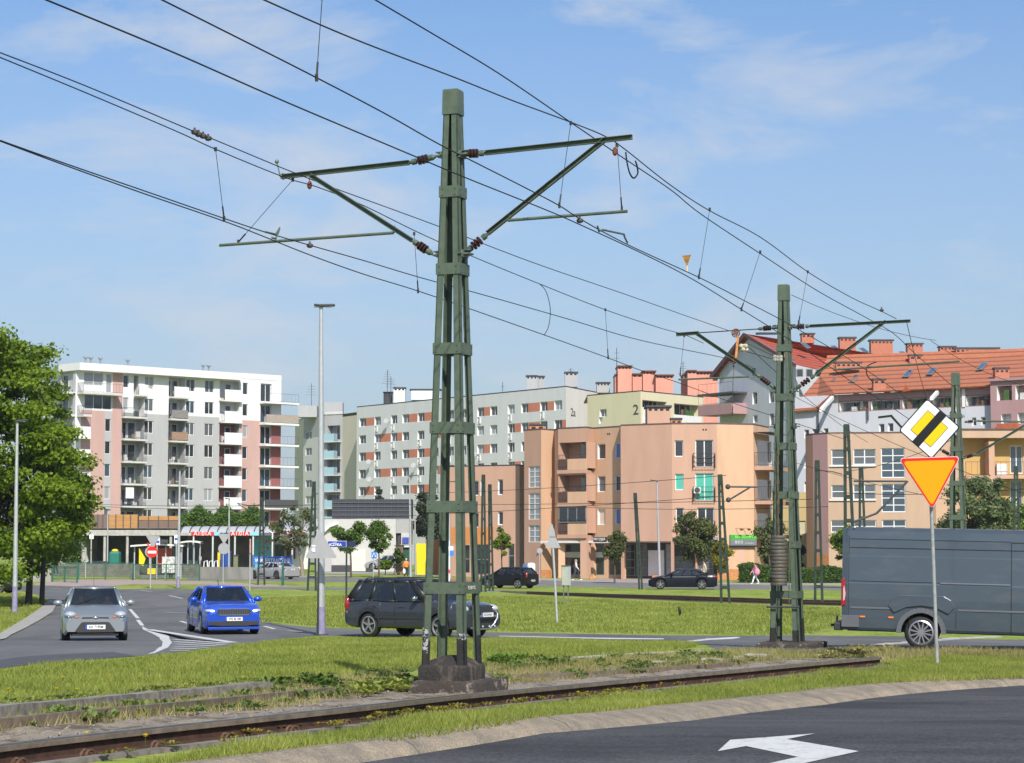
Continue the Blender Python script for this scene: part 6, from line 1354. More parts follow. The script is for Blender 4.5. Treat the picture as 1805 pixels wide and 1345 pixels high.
for sg in (1, -1):
    m_ = MB()
    for xw in (I3['xf'], I3['xr']):
        P = [(xw + .435 * math.cos(a), .355 + .435 * math.sin(a)) for a in np.linspace(-.1, math.pi + .1, 15)]
        for (x0, z0), (x1, z1) in zip(P[:-1], P[1:]): m_.bar((x0, sg * .905, z0), (x1, sg * .905, z1), .075, .05, up=(0, 1, 0))
    m_.build('wheel_arch_trim', pg, T3, local=True, smooth=60)
    rr_ = MB(); rr_.tube([(-1.6, sg * .66, 1.66), (-1.5, sg * .66, 1.715), (.1, sg * .66, 1.735), (.25, sg * .66, 1.68)], .018, 6); rr_.build('roof_rail', M_plastic, T3, local=True)
    MB().ell((1.98, sg * .68, .86), (.26, .18, .12), 14, 8).build('headlight', M_lens, T3, local=True, smooth=70)
    MB().ell((-2.16, sg * .80, .95), (.09, .10, .22), 12, 8).build('tail_light', M_tail, T3, local=True, smooth=70)
frontpoly(T3, 'grille', M_plastic, [(2.17, -.42, .74), (2.17, -.5, .94), (2.17, .5, .94), (2.17, .42, .74)], .06); frontpoly(T3, 'lower_bumper', M_plastic, [(2.2, -.72, .34), (2.2, -.78, .62), (2.2, .78, .62), (2.2, .72, .34)], .06)
m_ = MB(); 
for sg in (1, -1): m_.tube([(2.28, sg * .28, .32), (2.36, sg * .36, .42), (2.38, sg * .5, .6), (2.34, sg * .56, .72), (2.30, sg * .5, .80)], .032, 8)
m_.tube([(2.33, -.58, .66), (2.39, -.3, .66), (2.39, .3, .66), (2.33, .58, .66)], .028, 8); m_.tube([(2.28, -.62, .34), (2.36, -.3, .30), (2.36, .3, .30), (2.28, .62, .34)], .028, 8); m_.build('bull_bar', mat('bar_steel', (.35, .35, .36), .3, .8, 0), T3, local=True, smooth=60)
for y in (-.5, -.2, .1, .35): MB().ell((2.40, y, .37), (.02, .035, .035), 8, 6).build('spot_lamp', M_lens, T3, local=True)
plate(T3, 2.415, 0, .70, 'KR 6VA41')
m_ = [o for o in T3.children if o.name.startswith('mirror')]
for o in m_: o.data.materials[0] = M_chrome
# ---- dark hatchback and dark saloon on the far street, light saloon, others
pbk = paintmat('paint_black', (.008, .008, .009), .35, .1, 0)
D = dict(L=4.0, W=1.72, H=1.50, wb=2.5, fo=.75, r=.31, cl=.22, top=[(-2.0, .98), (-1.9, 1.02), (-.6, .98), (.72, .97), (1.2, .93), (1.7, .84), (2.0, .62)], paint=pbk, cab=dict(x=(-1.92, -1.5, .15, 1.0), wb=.93, wt=.7), side=[(.08, .30, .15, .9), (.33, .60, .1, .92), (.63, .88, .08, .88)], spokes=5)
T4, I4 = car('black_hatchback', 'small black hatchback with a red tail light on the far street left of the shops', place(897, 150), R(180 - 33), D)
for sg in (1, -1): MB().ell((-1.93, sg * .72, .92), (.09, .09, .2), 10, 6).build('tail_light', M_tail, T4, local=True)
plate(T4, -2.01, 0, .55, 'KR 4HU02', -1)
D = dict(L=4.65, W=1.82, H=1.42, wb=2.81, fo=.80, r=.335, cl=.17, top=[(-2.32, .86), (-2.25, .98), (-1.5, .99), (-.6, .96), (.8, .94), (1.4, .90), (2.0, .78), (2.32, .58)], paint=paintmat('paint_navy', (.004, .005, .010), .3, .12, 0), cab=dict(x=(-1.72, -.95, .25, 1.15), wb=.92, wt=.66, df=.05, dr=.06), side=[(.12, .34, .08, .85), (.37, .60, .08, .92), (.63, .88, .06, .88)], spokes=5, rr=.74)
T5, I5 = car('navy_saloon', 'dark navy low saloon with alloy wheels on the far street before the shops', place(1203, 146), R(180 - 4), D)
for sg in (1, -1): MB().ell((-2.24, sg * .74, .84), (.12, .12, .08), 10, 6).build('tail_light', M_tail, T5, local=True)
seam(T5, D, I5, [(.95, .92), (.9, .3)], .02, 1); seam(T5, D, I5, [(-.2, .95), (-.2, .3)], .02, 1); MB().tube([(1.05, .80, .96), (.3, .65, 1.36), (-.9, .64, 1.35), (-1.6, .78, .99)], .02, 5).build('chrome_strip', M_chrome, T5, local=True)
D = dict(L=4.75, W=1.84, H=1.45, wb=2.8, fo=.88, r=.33, cl=.17, top=[(-2.37, .88), (-2.3, 1.03), (-1.6, 1.04), (-.6, .98), (.8, .95), (1.4, .91), (2.0, .78), (2.37, .58)], paint=paintmat('paint_light_silver', (.42, .42, .41), .3, .5, .4), cab=dict(x=(-1.95, -1.15, .2, 1.15), wb=.92, wt=.67), side=[(.12, .34, .1, .85), (.37, .60, .1, .92), (.63, .88, .06, .88)], spokes=9, rim=M_rimd)
T6, I6 = car('silver_saloon', 'light silver saloon seen from behind its left side beyond the dark lattice post', place(482, 184), R(180 - 40), D)
for sg in (1, -1): MB().ell((-2.28, sg * .70, .88), (.1, .2, .06), 10, 6).build('tail_light', M_tail, T6, local=True)
plate(T6, -2.39, 0, .82, 'KR 1PL77', -1); MB().bb(-2.36, -2.1, -.8, .8, .16, .3).build('rear_diffuser', M_plastic, T6, local=True)
D = dict(L=4.2, W=1.8, H=1.5, wb=2.55, fo=.85, r=.32, cl=.2, top=[(-2.1, .95), (-.6, .98), (.72, .97), (1.5, .88), (2.1, .62)], paint=pbk, cab=dict(x=(-2.0, -1.5, .15, 1.0), wb=.93, wt=.7), side=[(.08, .30, .15, .9), (.33, .60, .1, .92), (.63, .88, .08, .88)])
T7, _ = car('black_car', 'black car with its nose just inside the left edge under the green tree', place(-26, 131), R(-8), D)
for sg in (1, -1): MB().ell((1.97, sg * .72, .74), (.16, .14, .07), 10, 6).build('headlight', M_lens, T7, local=True)
D7 = dict(D); D7['paint'] = paintmat('paint_dark_red', (.03, .03, .035), .3, .6, .3)
T8, _ = car('parked_car', 'dark car with a red roof reflection parked behind the mesh fence on the left', (xy(163, 214)[0], 214, hgt(214) + .02 - .25), R(178), D7)
D8 = dict(D); D8['paint'] = MATS['paint_light_silver']
T9, _ = car('parked_car', 'white and navy car behind the right round tree by the bank wall', (xy(682, 216)[0], 216, hgt(216) + .35), R(168), D8)
# ---- the van
pv = paintmat('paint_slate', (.070, .092, .115), .33, .55, .35)
spots(pv, (.16, .16, .155), 1.2, .48, .75, .35, (1, 1, 2.5)); Yv = 45.0
VA = gx(1487, 45.4); hdg = R(-13)
VT = thing('grey_van', 'large slate grey panel van leaving the picture on the right behind the road signs', 'van', (VA.x, VA.y, VA.z + .06), hdg)
VT.rotation_euler = (0, R(1.3), hdg)
LV, WV = 5.99, 2.05; rV = .345
# x from rear (0) to front; near side is y<0
xwr, xwf = 1.62, 1.78 + 4.035; R_ = rV + .09
def vsec(x, zb):
    H = 2.50; k = 1.0
    if x < .12: k = .965 + .035 * x / .12
    zt_ = H - (.03 if x < .1 else 0)
    if x > 4.9: zt_ = 2.47 - (x - 4.9) * 1.45
    if x > 5.6: zt_ = 1.45 - (x - 5.6) * .9
    hw = WV / 2 * k * (1 - .08 * max(0, (x - 5.2) / .8) ** 2)
    Z = [zb, zb + .05, max(zb + .08, .62), max(zb + .1, 1.0), 1.32, 1.34, zt_ - .62 if zt_ > 2 else 1.36, zt_ - .60 if zt_ > 2 else 1.38, zt_ - .25, zt_ - .1, zt_ - .02, zt_]
    Yy = [hw * .955, hw * .985, hw * .995, hw, hw * .995, hw * .991, hw * .966, hw * .963, hw * .945, hw * .93, hw * .84, 0]
    return [Vector((x, -y, z)) for y, z in zip(Yy, Z)] + [Vector((x, y, z)) for y, z in zip(Yy[-2::-1], Z[-2::-1])]
xs = set(np.linspace(0, LV, 40)) | {.02, .06, .12}
for xw in (xwr, xwf): xs = {x for x in xs if abs(x - xw) > R_ + .02} | {xw + R_ * math.cos(a) for a in np.linspace(.03, math.pi - .03, 17)} | {xw - R_ - .004, xw + R_ + .004}
rows = []
for x in sorted(xs):
    zb = .36
    if x > LV - .3: zb = .3
    for xw in (xwr, xwf):
        if abs(x - xw) < R_: zb = max(zb, rV + math.sqrt(max(0, R_ * R_ - (x - xw) ** 2)))
    rows.append(vsec(x, zb))
m_ = MB()
for a, b_ in zip(rows[:-1], rows[1:]):
    for k in range(len(a) - 1): m_.quad(a[k], b_[k], b_[k + 1], a[k + 1])
m_.poly(rows[0]); m_.poly(rows[-1][::-1]); m_.build('body', pv, VT, local=True, smooth=32)
u = MB(); u.bb(.1, 5.8, -.7, .7, .33, 1.1); u.bb(.0, .1, -.9, .9, .36, .5); u.build('underbody', M_black, VT, local=True)
for xw in (xwr, xwf):
    for s in (-1, 1): wheel(VT, xw, s * (WV / 2 - .15), rV, .23, s, M_rim, 12, .66)
yo = -WV / 2
def vbox(nm, x0, x1, z0, z1, o, m, th=.02): return MB().bb(x0, x1, yo - o - th, yo - o + .05, z0, z1).build(nm, m, VT, local=True, bevel=.006)
M_vt = mat('van_trim', (.10, .105, .115), .6, 0, .06)
vbox('rub_strip', .18, 1.22, .80, .84, .000, M_vt, .012); vbox('rub_strip', 2.36, 5.3, .80, .84, .0, M_vt, .012)
m_ = MB(); P = [(xwr + (R_ + .02) * math.cos(a), rV + (R_ + .02) * math.sin(a)) for a in np.linspace(-.05, math.pi + .05, 19)]
for (x0, z0), (x1, z1) in zip(P[:-1], P[1:]): m_.bar((x0, yo - .005, z0), (x1, yo - .005, z1), .10, .05, up=(0, 1, 0))
m_.build('wheel_arch_trim', M_vt, VT, local=True, smooth=60)
# bulged arch panel above
m_ = MB(); P1 = [(xwr - .66, .88), (xwr - .60, 1.02), (xwr - .45, 1.10), (xwr + .45, 1.10), (xwr + .60, 1.02), (xwr + .68, .88), (xwr + .55, .74), (xwr + .3, .86), (xwr, .90), (xwr - .3, .86), (xwr - .55, .74)]
m_.prism([Vector((x, yo - .035, z)) for x, z in P1], (0, .06, 0)); m_.build('arch_bulge', pv, VT, local=True, bevel=.006)
for x in (.42, 1.95 - .95, 3.55 + .2, 5.0): vbox('side_marker', x - .05 if x < 1.2 else x, x + .06 if x < 1.2 else x + .1, .62, .655, .004, M_amber, .01)
vbox('bumper_side', .0, .36, .42, .66, .006, M_vt, .014); MB().bb(-.16, .02, -.98, .98, .34, .50).build('rear_step', M_plastic, VT, local=True, bevel=.02); MB().bar((-.16, -.2, .42), (-.28, -.2, .42), .06, .05).build('tow_hook', M_black, VT, local=True)
m_ = MB(); P = [(.0, .84), (.0, 1.40), (.06, 1.43), (.11, 1.1), (.09, .87)]; m_.prism([Vector((x - .012, yo - .004, z)) for x, z in P], (0, .1, 0)); m_.build('tail_light', M_tail, VT, local=True, bevel=.012)
m_ = MB(); m_.prism([Vector((x + .01, yo - .014, z)) for x, z in [(.02, .95), (.02, 1.2), (.04, 1.28), (.07, 1.1), (.05, .98)]], (0, .03, 0)); m_.build('reverse_lens', M_lens, VT, local=True)
sm = MB(); hy = lambda z: yo * float(np.interp(z, [.36, 1.0, 1.34, 1.88, 2.25, 2.4], [.99, 1.0, .992, .965, .95, .93])) - .001
def vs(nm, pts, w=.014, m=M_black):
    q = MB()
    for (x0, z0), (x1, z1) in zip(pts[:-1], pts[1:]): 
        n_ = max(1, int(abs(z1 - z0) / .12))
        for k in range(n_): xa, za, xb, zb = x0 + (x1 - x0) * k / n_, z0 + (z1 - z0) * k / n_, x0 + (x1 - x0) * (k + 1) / n_, z0 + (z1 - z0) * (k + 1) / n_; q.bar((xa, hy(za), za), (xb, hy(zb), zb), w, .006, up=(0, 1, 0))
    return q.build(nm, m, VT, local=True)
vs('panel_seam', [(.16, 1.37), (3.3, 1.37)], .012); vs('panel_seam', [(.16, 2.06), (5.0, 2.06)], .016); vs('door_seam', [(3.42, 2.22), (3.42, .4)], .016); vs('panel_seam', [(.14, .5), (.14, 2.3)], .01); vs('panel_seam', [(1.38, .45), (1.38, .8)], .01); vs('panel_seam', [(2.32, .45), (2.32, .8)], .01); vs('door_seam', [(3.42, 2.22), (4.9, 2.22), (4.9, .4)], .014); vs('panel_seam', [(.16, 2.24), (3.42, 2.24)], .008)
vbox('door_rail', 2.0, 3.40, 1.345, 1.375, .0, M_chrome, .012)
MB().lathe((.25, -.95, 2.47), (.25, -.95, 2.5), [(0, .02), (1, .02)], 8).build('roof_marker', M_white, VT, local=True)
for s in (-1, 1): MB().bar((4.9, s * 1.08, 1.6), (4.95, s * 1.25, 1.7), .12, .4).build('mirror', M_plastic, VT, local=True)
MB().quad((5.02, -.80, 2.335), (5.56, -.86, 1.55), (5.56, .86, 1.55), (5.02, .80, 2.335)).build('windshield', M_glassd, VT, local=True)
MB().bb(4.95, 5.45, yo - .012 + .03, yo + .06, 1.45, 1.95).build('side_window', M_glassd, VT, local=True)
plate(VT, -.17, 0, .55, 'WGM 3K72', -1)
MB().bb(.0, .0 + .06, -.9, .9, .5, .62).build('rear_bumper', M_plastic, VT, local=True)
# ================================================================== LAMPS, SIGNS, SHELTERS, WALLS
M_poleg = mat('pole_silver', (.46, .47, .47), .45, .4, .08, scale=8); M_sleeve = mat('violet_sleeve', (.24, .22, .33), .7, 0, .15, scale=6); M_poled = mat('pole_dark', (.03, .035, .035), .6, 0, .1)
M_back = mat('sign_back', (.34, .34, .345), .55, .2, .05)
def lamp(px, yb, yt, Y, r0, r1, label, side=1, sleeve=0, armlen=.8, two=False, tilt=.05):
    b = gx(px[0], Y); t_ = at(px[1], yt, Y); T = thing('street_lamp', label, 'street lamp', tuple(b), 0, 'tall steel street lamps')
    top = Vector((t_.x, b.y, t_.z)); MB().tube([b, b.lerp(top, .5), top], [r0, (r0 + r1) / 2, r1], 12).build('pole', M_poleg, T, smooth=60)
    if sleeve: MB().tube([b, b.lerp(top, sleeve)], [r0 + .006, r0 + (r1 - r0) * sleeve + .006], 12).build('sleeve', M_sleeve, T, smooth=60); MB().box(b + Vector((0, 0, .01)), (.4, .4, .04)).build('base_plate', M_dark, T)
    MB().tube([b + Vector((0, 0, .0)), b + Vector((0, 0, .3))], r0 * 1.15, 12).build('foot', M_poleg if not sleeve else M_sleeve, T, smooth=60)
    for s in ((1, -1) if two else (side,)):
        al = armlen * (.5 if s < 0 and two else 1); h = MB(); a = top + Vector((-s * .06, 0, 0)); e = top + Vector((s * al, 0, tilt)); h.prism([a + Vector((0, -.16, 0)), e + Vector((0, -.10, 0)), e + Vector((0, .10, 0)), a + Vector((0, .16, 0))], (0, 0, .07)); 
        h.build('lamp_head', M_dark, T, bevel=.02)
        l = MB(); l.box(a.lerp(e, .6) + Vector((0, 0, -.012)), (armlen * .6, .16, .02)); l.build('lamp_glass', M_galv, T)
    return T
lamp((567, 566), 1122, 541, 64.5, .125, .055, 'tall silver street lamp with violet base sleeve left of the big mast', 1, .085, .42, True, .02)
lamp((28, 30.5), 1080, 744, 89, .11, .055, 'silver street lamp with violet sleeve standing on the grass before the green tree', 1, .14, .4)
lamp((315, 317), 1035, 829, 150, .13, .06, 'slender street lamp right of the no entry sign', 1, .1, .6)
lamp((404, 404), 1005, 880, 200, .1, .06, 'distant pale lamp post by the canopy', -1, 0, .4)
lamp((724, 722), 1012, 840, 190, .12, .06, 'left street lamp of two beside the orange jacketed walker', 1, 0, .9, False, .12)
lamp((793, 791), 1020, 850, 185, .12, .07, 'street lamp seen through the foreground mast', 1, 0, .8)
lamp((1163, 1158), 1017, 849, 172, .12, .06, 'street lamp in front of the white board on the shops', -1, 0, .55, False, .1)
lamp((190, 190), 992, 900, 215, .1, .06, 'thin lamp post before the dark parking deck', 1, 0, .3)
lamp((733, 731), 1010, 893, 205, .1, .06, 'short lamp post just right of the walker, behind the taller one', -1, 0, .3)
def post(T, b, z1, r, m=M_poleg, name='pole', top=None): return MB().tube([b, top or Vector((b.x, b.y, z1))], r, 10).build(name, m, T, smooth=60)
# ---- the two big signs
Ys = 31.6; b_ = gp(1652, 1172); Ys = b_.y; tp = at(1636, 742, Ys - .28); tp = Vector((tp.x, tp.y, tp.z))
SGN = thing('road_sign', 'white diamond with a black barred yellow square above an orange triangle on one pole', 'road sign', tuple(b_))
MB().tube([b_, tp], .032, 14).build('pole', mat('pole_grey', (.36, .37, .37), .5, .3, .15, scale=10), SGN, smooth=60)
fr = Vector((-.42, -.9, 0)).normalized()     # facing of the plates: towards the near road
fr = Vector((-.28, -.96, 0)).normalized(); sx_ = Vector((-fr.y, fr.x, 0)); sx_ = sx_ if sx_.x > 0 else -sx_
lean = (tp - b_).normalized()
def signplate(T, name, c, poly, m, th=.012, o=0.0, rot=0):
    m_ = MB(); P = [c + sx_ * (x * math.cos(rot) - y * math.sin(rot)) + lean * (x * math.sin(rot) + y * math.cos(rot)) + fr * (.045 + o) for x, y in poly]; m_.prism(P, fr * -th); return m_.build(name, m, T)
def rpoly(P, r, n=6):
    out = []
    for i in range(len(P)):
        a, b, c = Vector(P[i - 1] + (0,)), Vector(P[i] + (0,)), Vector(P[(i + 1) % len(P)] + (0,)); u, v = (a - b).normalized(), (c - b).normalized(); ang = u.angle(v); d = r / math.tan(ang / 2); p0, p1 = b + u * d, b + v * d; cen = b + (u + v).normalized() * (r / math.sin(ang / 2))
        a0, a1 = p0 - cen, p1 - cen
        for k in range(n + 1):
            q = a0.lerp(a1, k / n).normalized() * r; out.append(((cen + q).x, (cen + q).y))
    return out
M_sw = mat('sign_white', (.80, .81, .82), .35, 0, 0); M_sy = mat('sign_yellow', (.82, .58, .01), .35, 0, 0); M_sb = mat('sign_black', (.018, .018, .02), .4, 0, 0); M_so = mat('sign_orange', (.92, .35, .004), .35, 0, 0); M_sr = mat('sign_red', (.68, .025, .02), .35, 0, 0); M_srim = mat('sign_rim', (.75, .66, .66), .35, 0, 0)
dc = at(1638.5, 756, Ys - .36); rr = .44 * Ys / 31.6
roll = R(2)
sq = lambda s: [(0, -s), (s, 0), (0, s), (-s, 0)]
D_ = thing('priority_sign', '', '', (0, 0, 0)); 
for k_ in ('label', 'category'): del D_[k_]
D_.name = 'diamond_plate'; D_.parent = SGN
G_ = D_
signplate(G_, 'back_plate', dc, rpoly(sq(rr * 1.02), .05), M_back, .01, -.012, roll); signplate(G_, 'rim', dc, rpoly(sq(rr * 1.02), .05), M_sb, .003, .0, roll); signplate(G_, 'white_field', dc, rpoly(sq(rr * .965), .04), M_sw, .003, .003, roll)
signplate(G_, 'yellow_outline', dc, sq(rr * .625), M_sb, .003, .006, roll); signplate(G_, 'yellow_field', dc, sq(rr * .605), M_sy, .003, .009, roll)
u_ = R(45); e = rr * .965 / math.sqrt(2); wb_ = .062 * Ys / 31.6
bar = [(-e, -wb_), (e, -wb_), (e, wb_), (-e, wb_)]; bar = [(x * math.cos(u_) - y * math.sin(u_), x * math.sin(u_) + y * math.cos(u_)) for x, y in bar]
signplate(G_, 'black_bar', dc, bar, M_sb, .003, .012, roll)
tcn = at(1641, 848, Ys - .35); hh = .77 * Ys / 31.6; ww_ = .90 * Ys / 31.6
tri = lambda s, dy=0: [(0, -hh * .545 * s + dy), (ww_ / 2 * s, hh * .455 * s + dy), (-ww_ / 2 * s, hh * .455 * s + dy)]
G2 = thing('t', '', '', (0, 0, 0)); del G2['label']; del G2['category']; G2.name = 'triangle_plate'; G2.parent = SGN
signplate(G2, 'back_plate', tcn, rpoly(tri(1.0), .045), M_back, .01, -.012, R(1)); signplate(G2, 'rim', tcn, rpoly(tri(1.0), .045), M_srim, .003, 0, R(1)); signplate(G2, 'red_border', tcn, rpoly(tri(.975), .04), M_sr, .003, .003, R(1)); signplate(G2, 'yellow_field', tcn, rpoly(tri(.86, -.002), .035), M_so, .003, .006, R(1))
for z_ in (750, 820, 845): MB().box(at(1640 if z_ > 800 else 1637, z_, Ys - .30), (.10, .05, .03)).build('clamp', M_galv, SGN)
# ---- signs seen from behind and small ones
def poly_sign(name, label, px, yb, Y, plates, pole_top, r=.035, cat='road sign', pm=M_poleg, lean_=0):
    b = gx(px, Y); T = thing(name, label, cat, tuple(b)); t_ = at(px + lean_, pole_top, Y); post(T, b, t_.z, r, pm, top=Vector((t_.x, b.y, t_.z)))
    for nm, pts, m, o in plates:
        P = [at(x, y, Y - .05 - o) for x, y in pts]; P = [Vector((p.x, Y - .05 - o, p.z)) for p in P]; q = MB(); q.prism(P, (0, .015, 0)); q.build(nm, m, T)
    return T
def circ(cx, cy, r, n=20): return [(cx + r * math.cos(2 * math.pi * i / n), cy + r * math.sin(2 * math.pi * i / n)) for i in range(n)]
poly_sign('road_sign', 'round red no entry sign with a white bar left of the slender lamp', 266, 1030, 150, [('back_plate', circ(265.5, 973, 10), M_back, 0), ('red_disc', circ(268, 973, 9.8), M_sr, .03), ('white_bar', [(260.5, 971), (275.5, 971), (275.5, 975.5), (260.5, 975.5)], M_sw, .06)], 962, .05)
poly_sign('road_sign', 'grey back of a give way triangle above the no entry sign', 266.6, 1030, 150.6, [('plate', [(257, 944), (282, 945), (270, 966)], M_back, 0), ('red_edge', [(258.5, 958), (261, 956), (264, 965), (262, 967)], M_sr, .02), ('red_edge', [(276, 956), (274, 957), (271, 966), (273, 966)], M_sr, .02)], 944, .04)
poly_sign('road_sign', 'grey backs of a triangle over a round sign before the canopy', 394, 1032, 150, [('triangle_plate', [(384, 941), (406, 941), (395, 960)], M_back, 0), ('round_plate', circ(394.5, 967, 10), M_back, .02)], 939, .04)
poly_sign('road_sign', 'large grey triangular sign back strapped beside the tall silver lamp', 561.5, 1120, 63.6, [('plate', [(562.5, 932), (593, 981), (592, 984), (540, 984), (539, 981)], M_back, 0), ('sticker', [(549.5, 961), (556, 961), (556, 963.5), (549.5, 963.5)], M_sw, .02), ('sticker', [(549.5, 966), (555, 965), (555.5, 973), (549.5, 972)], M_sw, .02)], 945, .03, pm=M_poled)
poly_sign('road_sign', 'two grey sign backs, triangle above triangle, on a leaning pole over the lawn', 982, 1104, 76, [('upper_plate', [(972, 922), (977.5, 935), (979, 946), (966, 946), (967, 935)], M_back, .03), ('lower_plate', [(973.5, 935), (988.5, 966), (961, 966)], M_back, 0)], 925, .045, lean_=-9.5)
poly_sign('road_sign', 'small round sign back on a thin pole by the stair windows', 951, 1022, 170, [('plate', circ(951.5, 971, 5), M_back, 0)], 966, .035)
poly_sign('road_sign', 'white rectangular sign on a post before the dark parking deck', 161, 998, 212, [('plate', [(157.5, 942), (165, 942), (165, 950), (157.5, 950)], M_sw, 0)], 942, .07)
poly_sign('road_sign', 'thin red topped white post right of the blue banner', 441, 1040, 140, [('red_band', [(440, 950), (442.5, 950), (442.5, 975), (440, 975)], mat('faded_red', (.5, .25, .24), .7), .07)], 950, .05)
poly_sign('road_sign', 'thin white post with faded stripes standing on the pink pavement', 151.5, 1022, 188, [], 965, .06, cat='post')
poly_sign('road_sign', 'blue pedestrian crossing sign left of the orange jacketed walker', 658, 1016, 182, [('plate', [(654.5, 972.5), (664, 972.5), (664, 984.5), (654.5, 984.5)], mat('sign_blue', (.05, .22, .62), .4), 0), ('white_triangle', [(659, 974), (662.5, 981.5), (655.5, 981.5)], M_sw, .03), ('walker_mark', [(658.6, 976), (659.6, 976), (660.6, 981), (657.6, 981)], M_sb, .06)], 972, .04)
poly_sign('road_sign', 'blue and white signs stacked on a red striped post seen through the big mast', 792, 1024, 175, [('upper_plate', [(788, 953), (793, 953), (793, 962), (788, 962)], MATS['sign_blue'], 0), ('white_plate', [(788, 963), (799, 963), (799, 970), (788, 970)], M_sw, 0), ('lower_plate', [(788, 971), (800, 971), (800, 980), (788, 980)], MATS['sign_blue'], 0), ('red_stripe', [(790.6, 1004), (793.4, 1004), (793.4, 1010), (790.6, 1010)], M_sr, .05)], 953, .06, pm=M_white)
# street name sign
T = poly_sign('street_name_sign', 'blue street name plates on a black pole right of the tall silver lamp', 611, 1085, 80, [('name_plate', [(578, 954), (610, 954), (610, 964), (578, 964)], mat('plate_navy', (.02, .05, .32), .4), 0), ('white_edge', [(577.5, 953.5), (610.5, 953.5), (610.5, 964.5), (577.5, 964.5)], M_sw, -.01), ('side_plate', [(612, 954), (627, 955), (627, 963), (612, 964)], mat('plate_dark_navy', (.015, .02, .08), .5), 0)], 951, .035, cat='street sign', pm=M_poled)
p = at(598, 960.3, 79.93); text('JCZYKA', .13, M_sw, tuple(p - T.location + Vector((-.14, -.03, 0))), (R(90), 0, 0), T, 'lettering', .002, sx=1.0, bold=.003); p = at(590, 956, 79.93); text('ks. Jana', .05, M_sw, tuple(p - T.location + Vector((0, -.03, 0))), (R(90), 0, 0), T, 'lettering', .002)
# electrical cabinet on legs on the lawn
Yc = 104; a, b2 = at(990, 998, Yc), at(1006, 1032, Yc); CT_ = thing('utility_cabinet', 'grey utility cabinet on two thin legs on the lawn by the leaning sign pole', 'cabinet', tuple(gx(998, Yc)))
MB().bb(a.x, b2.x, Yc, Yc + .35, b2.z, a.z).build('body', mat('cabinet_green_grey', (.33, .35, .29), .6, 0, .1), CT_, bevel=.02); MB().bb(a.x - .02, b2.x + .02, Yc - .03, Yc + .38, a.z, a.z + .04).build('lid', M_railg, CT_); MB().bb(b2.x - .13, b2.x + .005, Yc - .008, Yc + .34, b2.z, a.z - .01).build('lit_side', M_galv, CT_)  # paler right strip puts the sunlit side of the cabinet into the colour
for x in (a.x + .1, b2.x - .12): MB().bar((x, Yc + .15, hgt(Yc)), (x, Yc + .15, b2.z), .06, .06).build('leg', M_fit, CT_)
# ---- concrete walls and mesh fence on the left
def wallseg(name, label, a, b2, Y0, Y1, ytop, ybot, m, th=.3, cat='wall'):
    p, q = gx(a, Y0), gx(b2, Y1); zt_ = at((a + b2) / 2, ytop, (Y0 + Y1) / 2).z; m_ = MB(); d = (q - p); n_ = Vector((-d.y, d.x, 0)).normalized() * th
    m_.add([p, q, q + n_, p + n_] + [Vector((v.x, v.y, zt_)) for v in (p, q, q + n_, p + n_)], [(0, 1, 5, 4), (1, 2, 6, 5), (2, 3, 7, 6), (3, 0, 4, 7), (4, 5, 6, 7)]); return tag(m_.build(name, m), label, cat)
M_cw = mat('graffiti_concrete', (.36, .33, .29), .9, 0, .0, scale=.9, col2=(.22, .22, .19), stretch=(1, 1, .3), detail=6, bump=.2)
wallseg('concrete_wall', 'stained low concrete wall right behind the black tree trunk', 22, 91, 172, 172, 1003, 1028, M_cw)
wallseg('concrete_wall', 'long streaked concrete wall right of the bus shelter', 352, 442, 186, 182, 999.5, 1021, M_cw)
wallseg('concrete_wall', 'low dark stone wall seen behind the green mesh fence', 91, 352, 196, 190, 994, 1018, mat('dark_stone', (.17, .16, .13), .9, 0, .25, scale=2))
M_mesh = mat('fence_green', (.02, .11, .075), .5, 0, .1)
def fence(label, pts, H, name='mesh_fence', step=2.4, wires=(.1, .5, 1.0)):
    P = [gx(x, Y) for x, Y in pts]; T = thing(name, label, 'fence', tuple(P[0])); m_ = MB(); w_ = MB()
    for a, b2 in zip(P[:-1], P[1:]):
        L_ = (b2 - a).length; n_ = max(1, int(L_ / step))
        for k in range(n_ + 1): q = a.lerp(b2, k / n_); MB().bar(q, q + Vector((0, 0, H)), .11, .09).build('post', M_mesh, T)
        for z in [i * .2 + .1 for i in range(int(H / .2))]: w_.bar(a + Vector((0, 0, z)), b2 + Vector((0, 0, z)), .012, .018)
        w_.bar(a + Vector((0, 0, H - .04)), b2 + Vector((0, 0, H - .04)), .05, .07)
        for k in range(int(L_ / .22)): q = a.lerp(b2, k / int(L_ / .22)); w_.bar(q, q + Vector((0, 0, H)), .012, .012)
    w_.build('mesh', M_mesh, T); return T
fence('green mesh fence along the tram stop, left of the bus shelter', [(91, 182), (235, 180)], 1.45)
fence('green mesh fence running on under the bus shelter to the right', [(236, 179), (352, 176)], 1.35)
fence('short green railing with gate posts on the pink pavement', [(93, 172), (137, 168)], 1.25, step=2.2)
post(thing('fence_post', 'single green mesh post standing right of the silver saloon', 'post', tuple(gx(499, 158))), gx(499, 158), gx(499, 158).z + 1.7, .09, M_mesh)
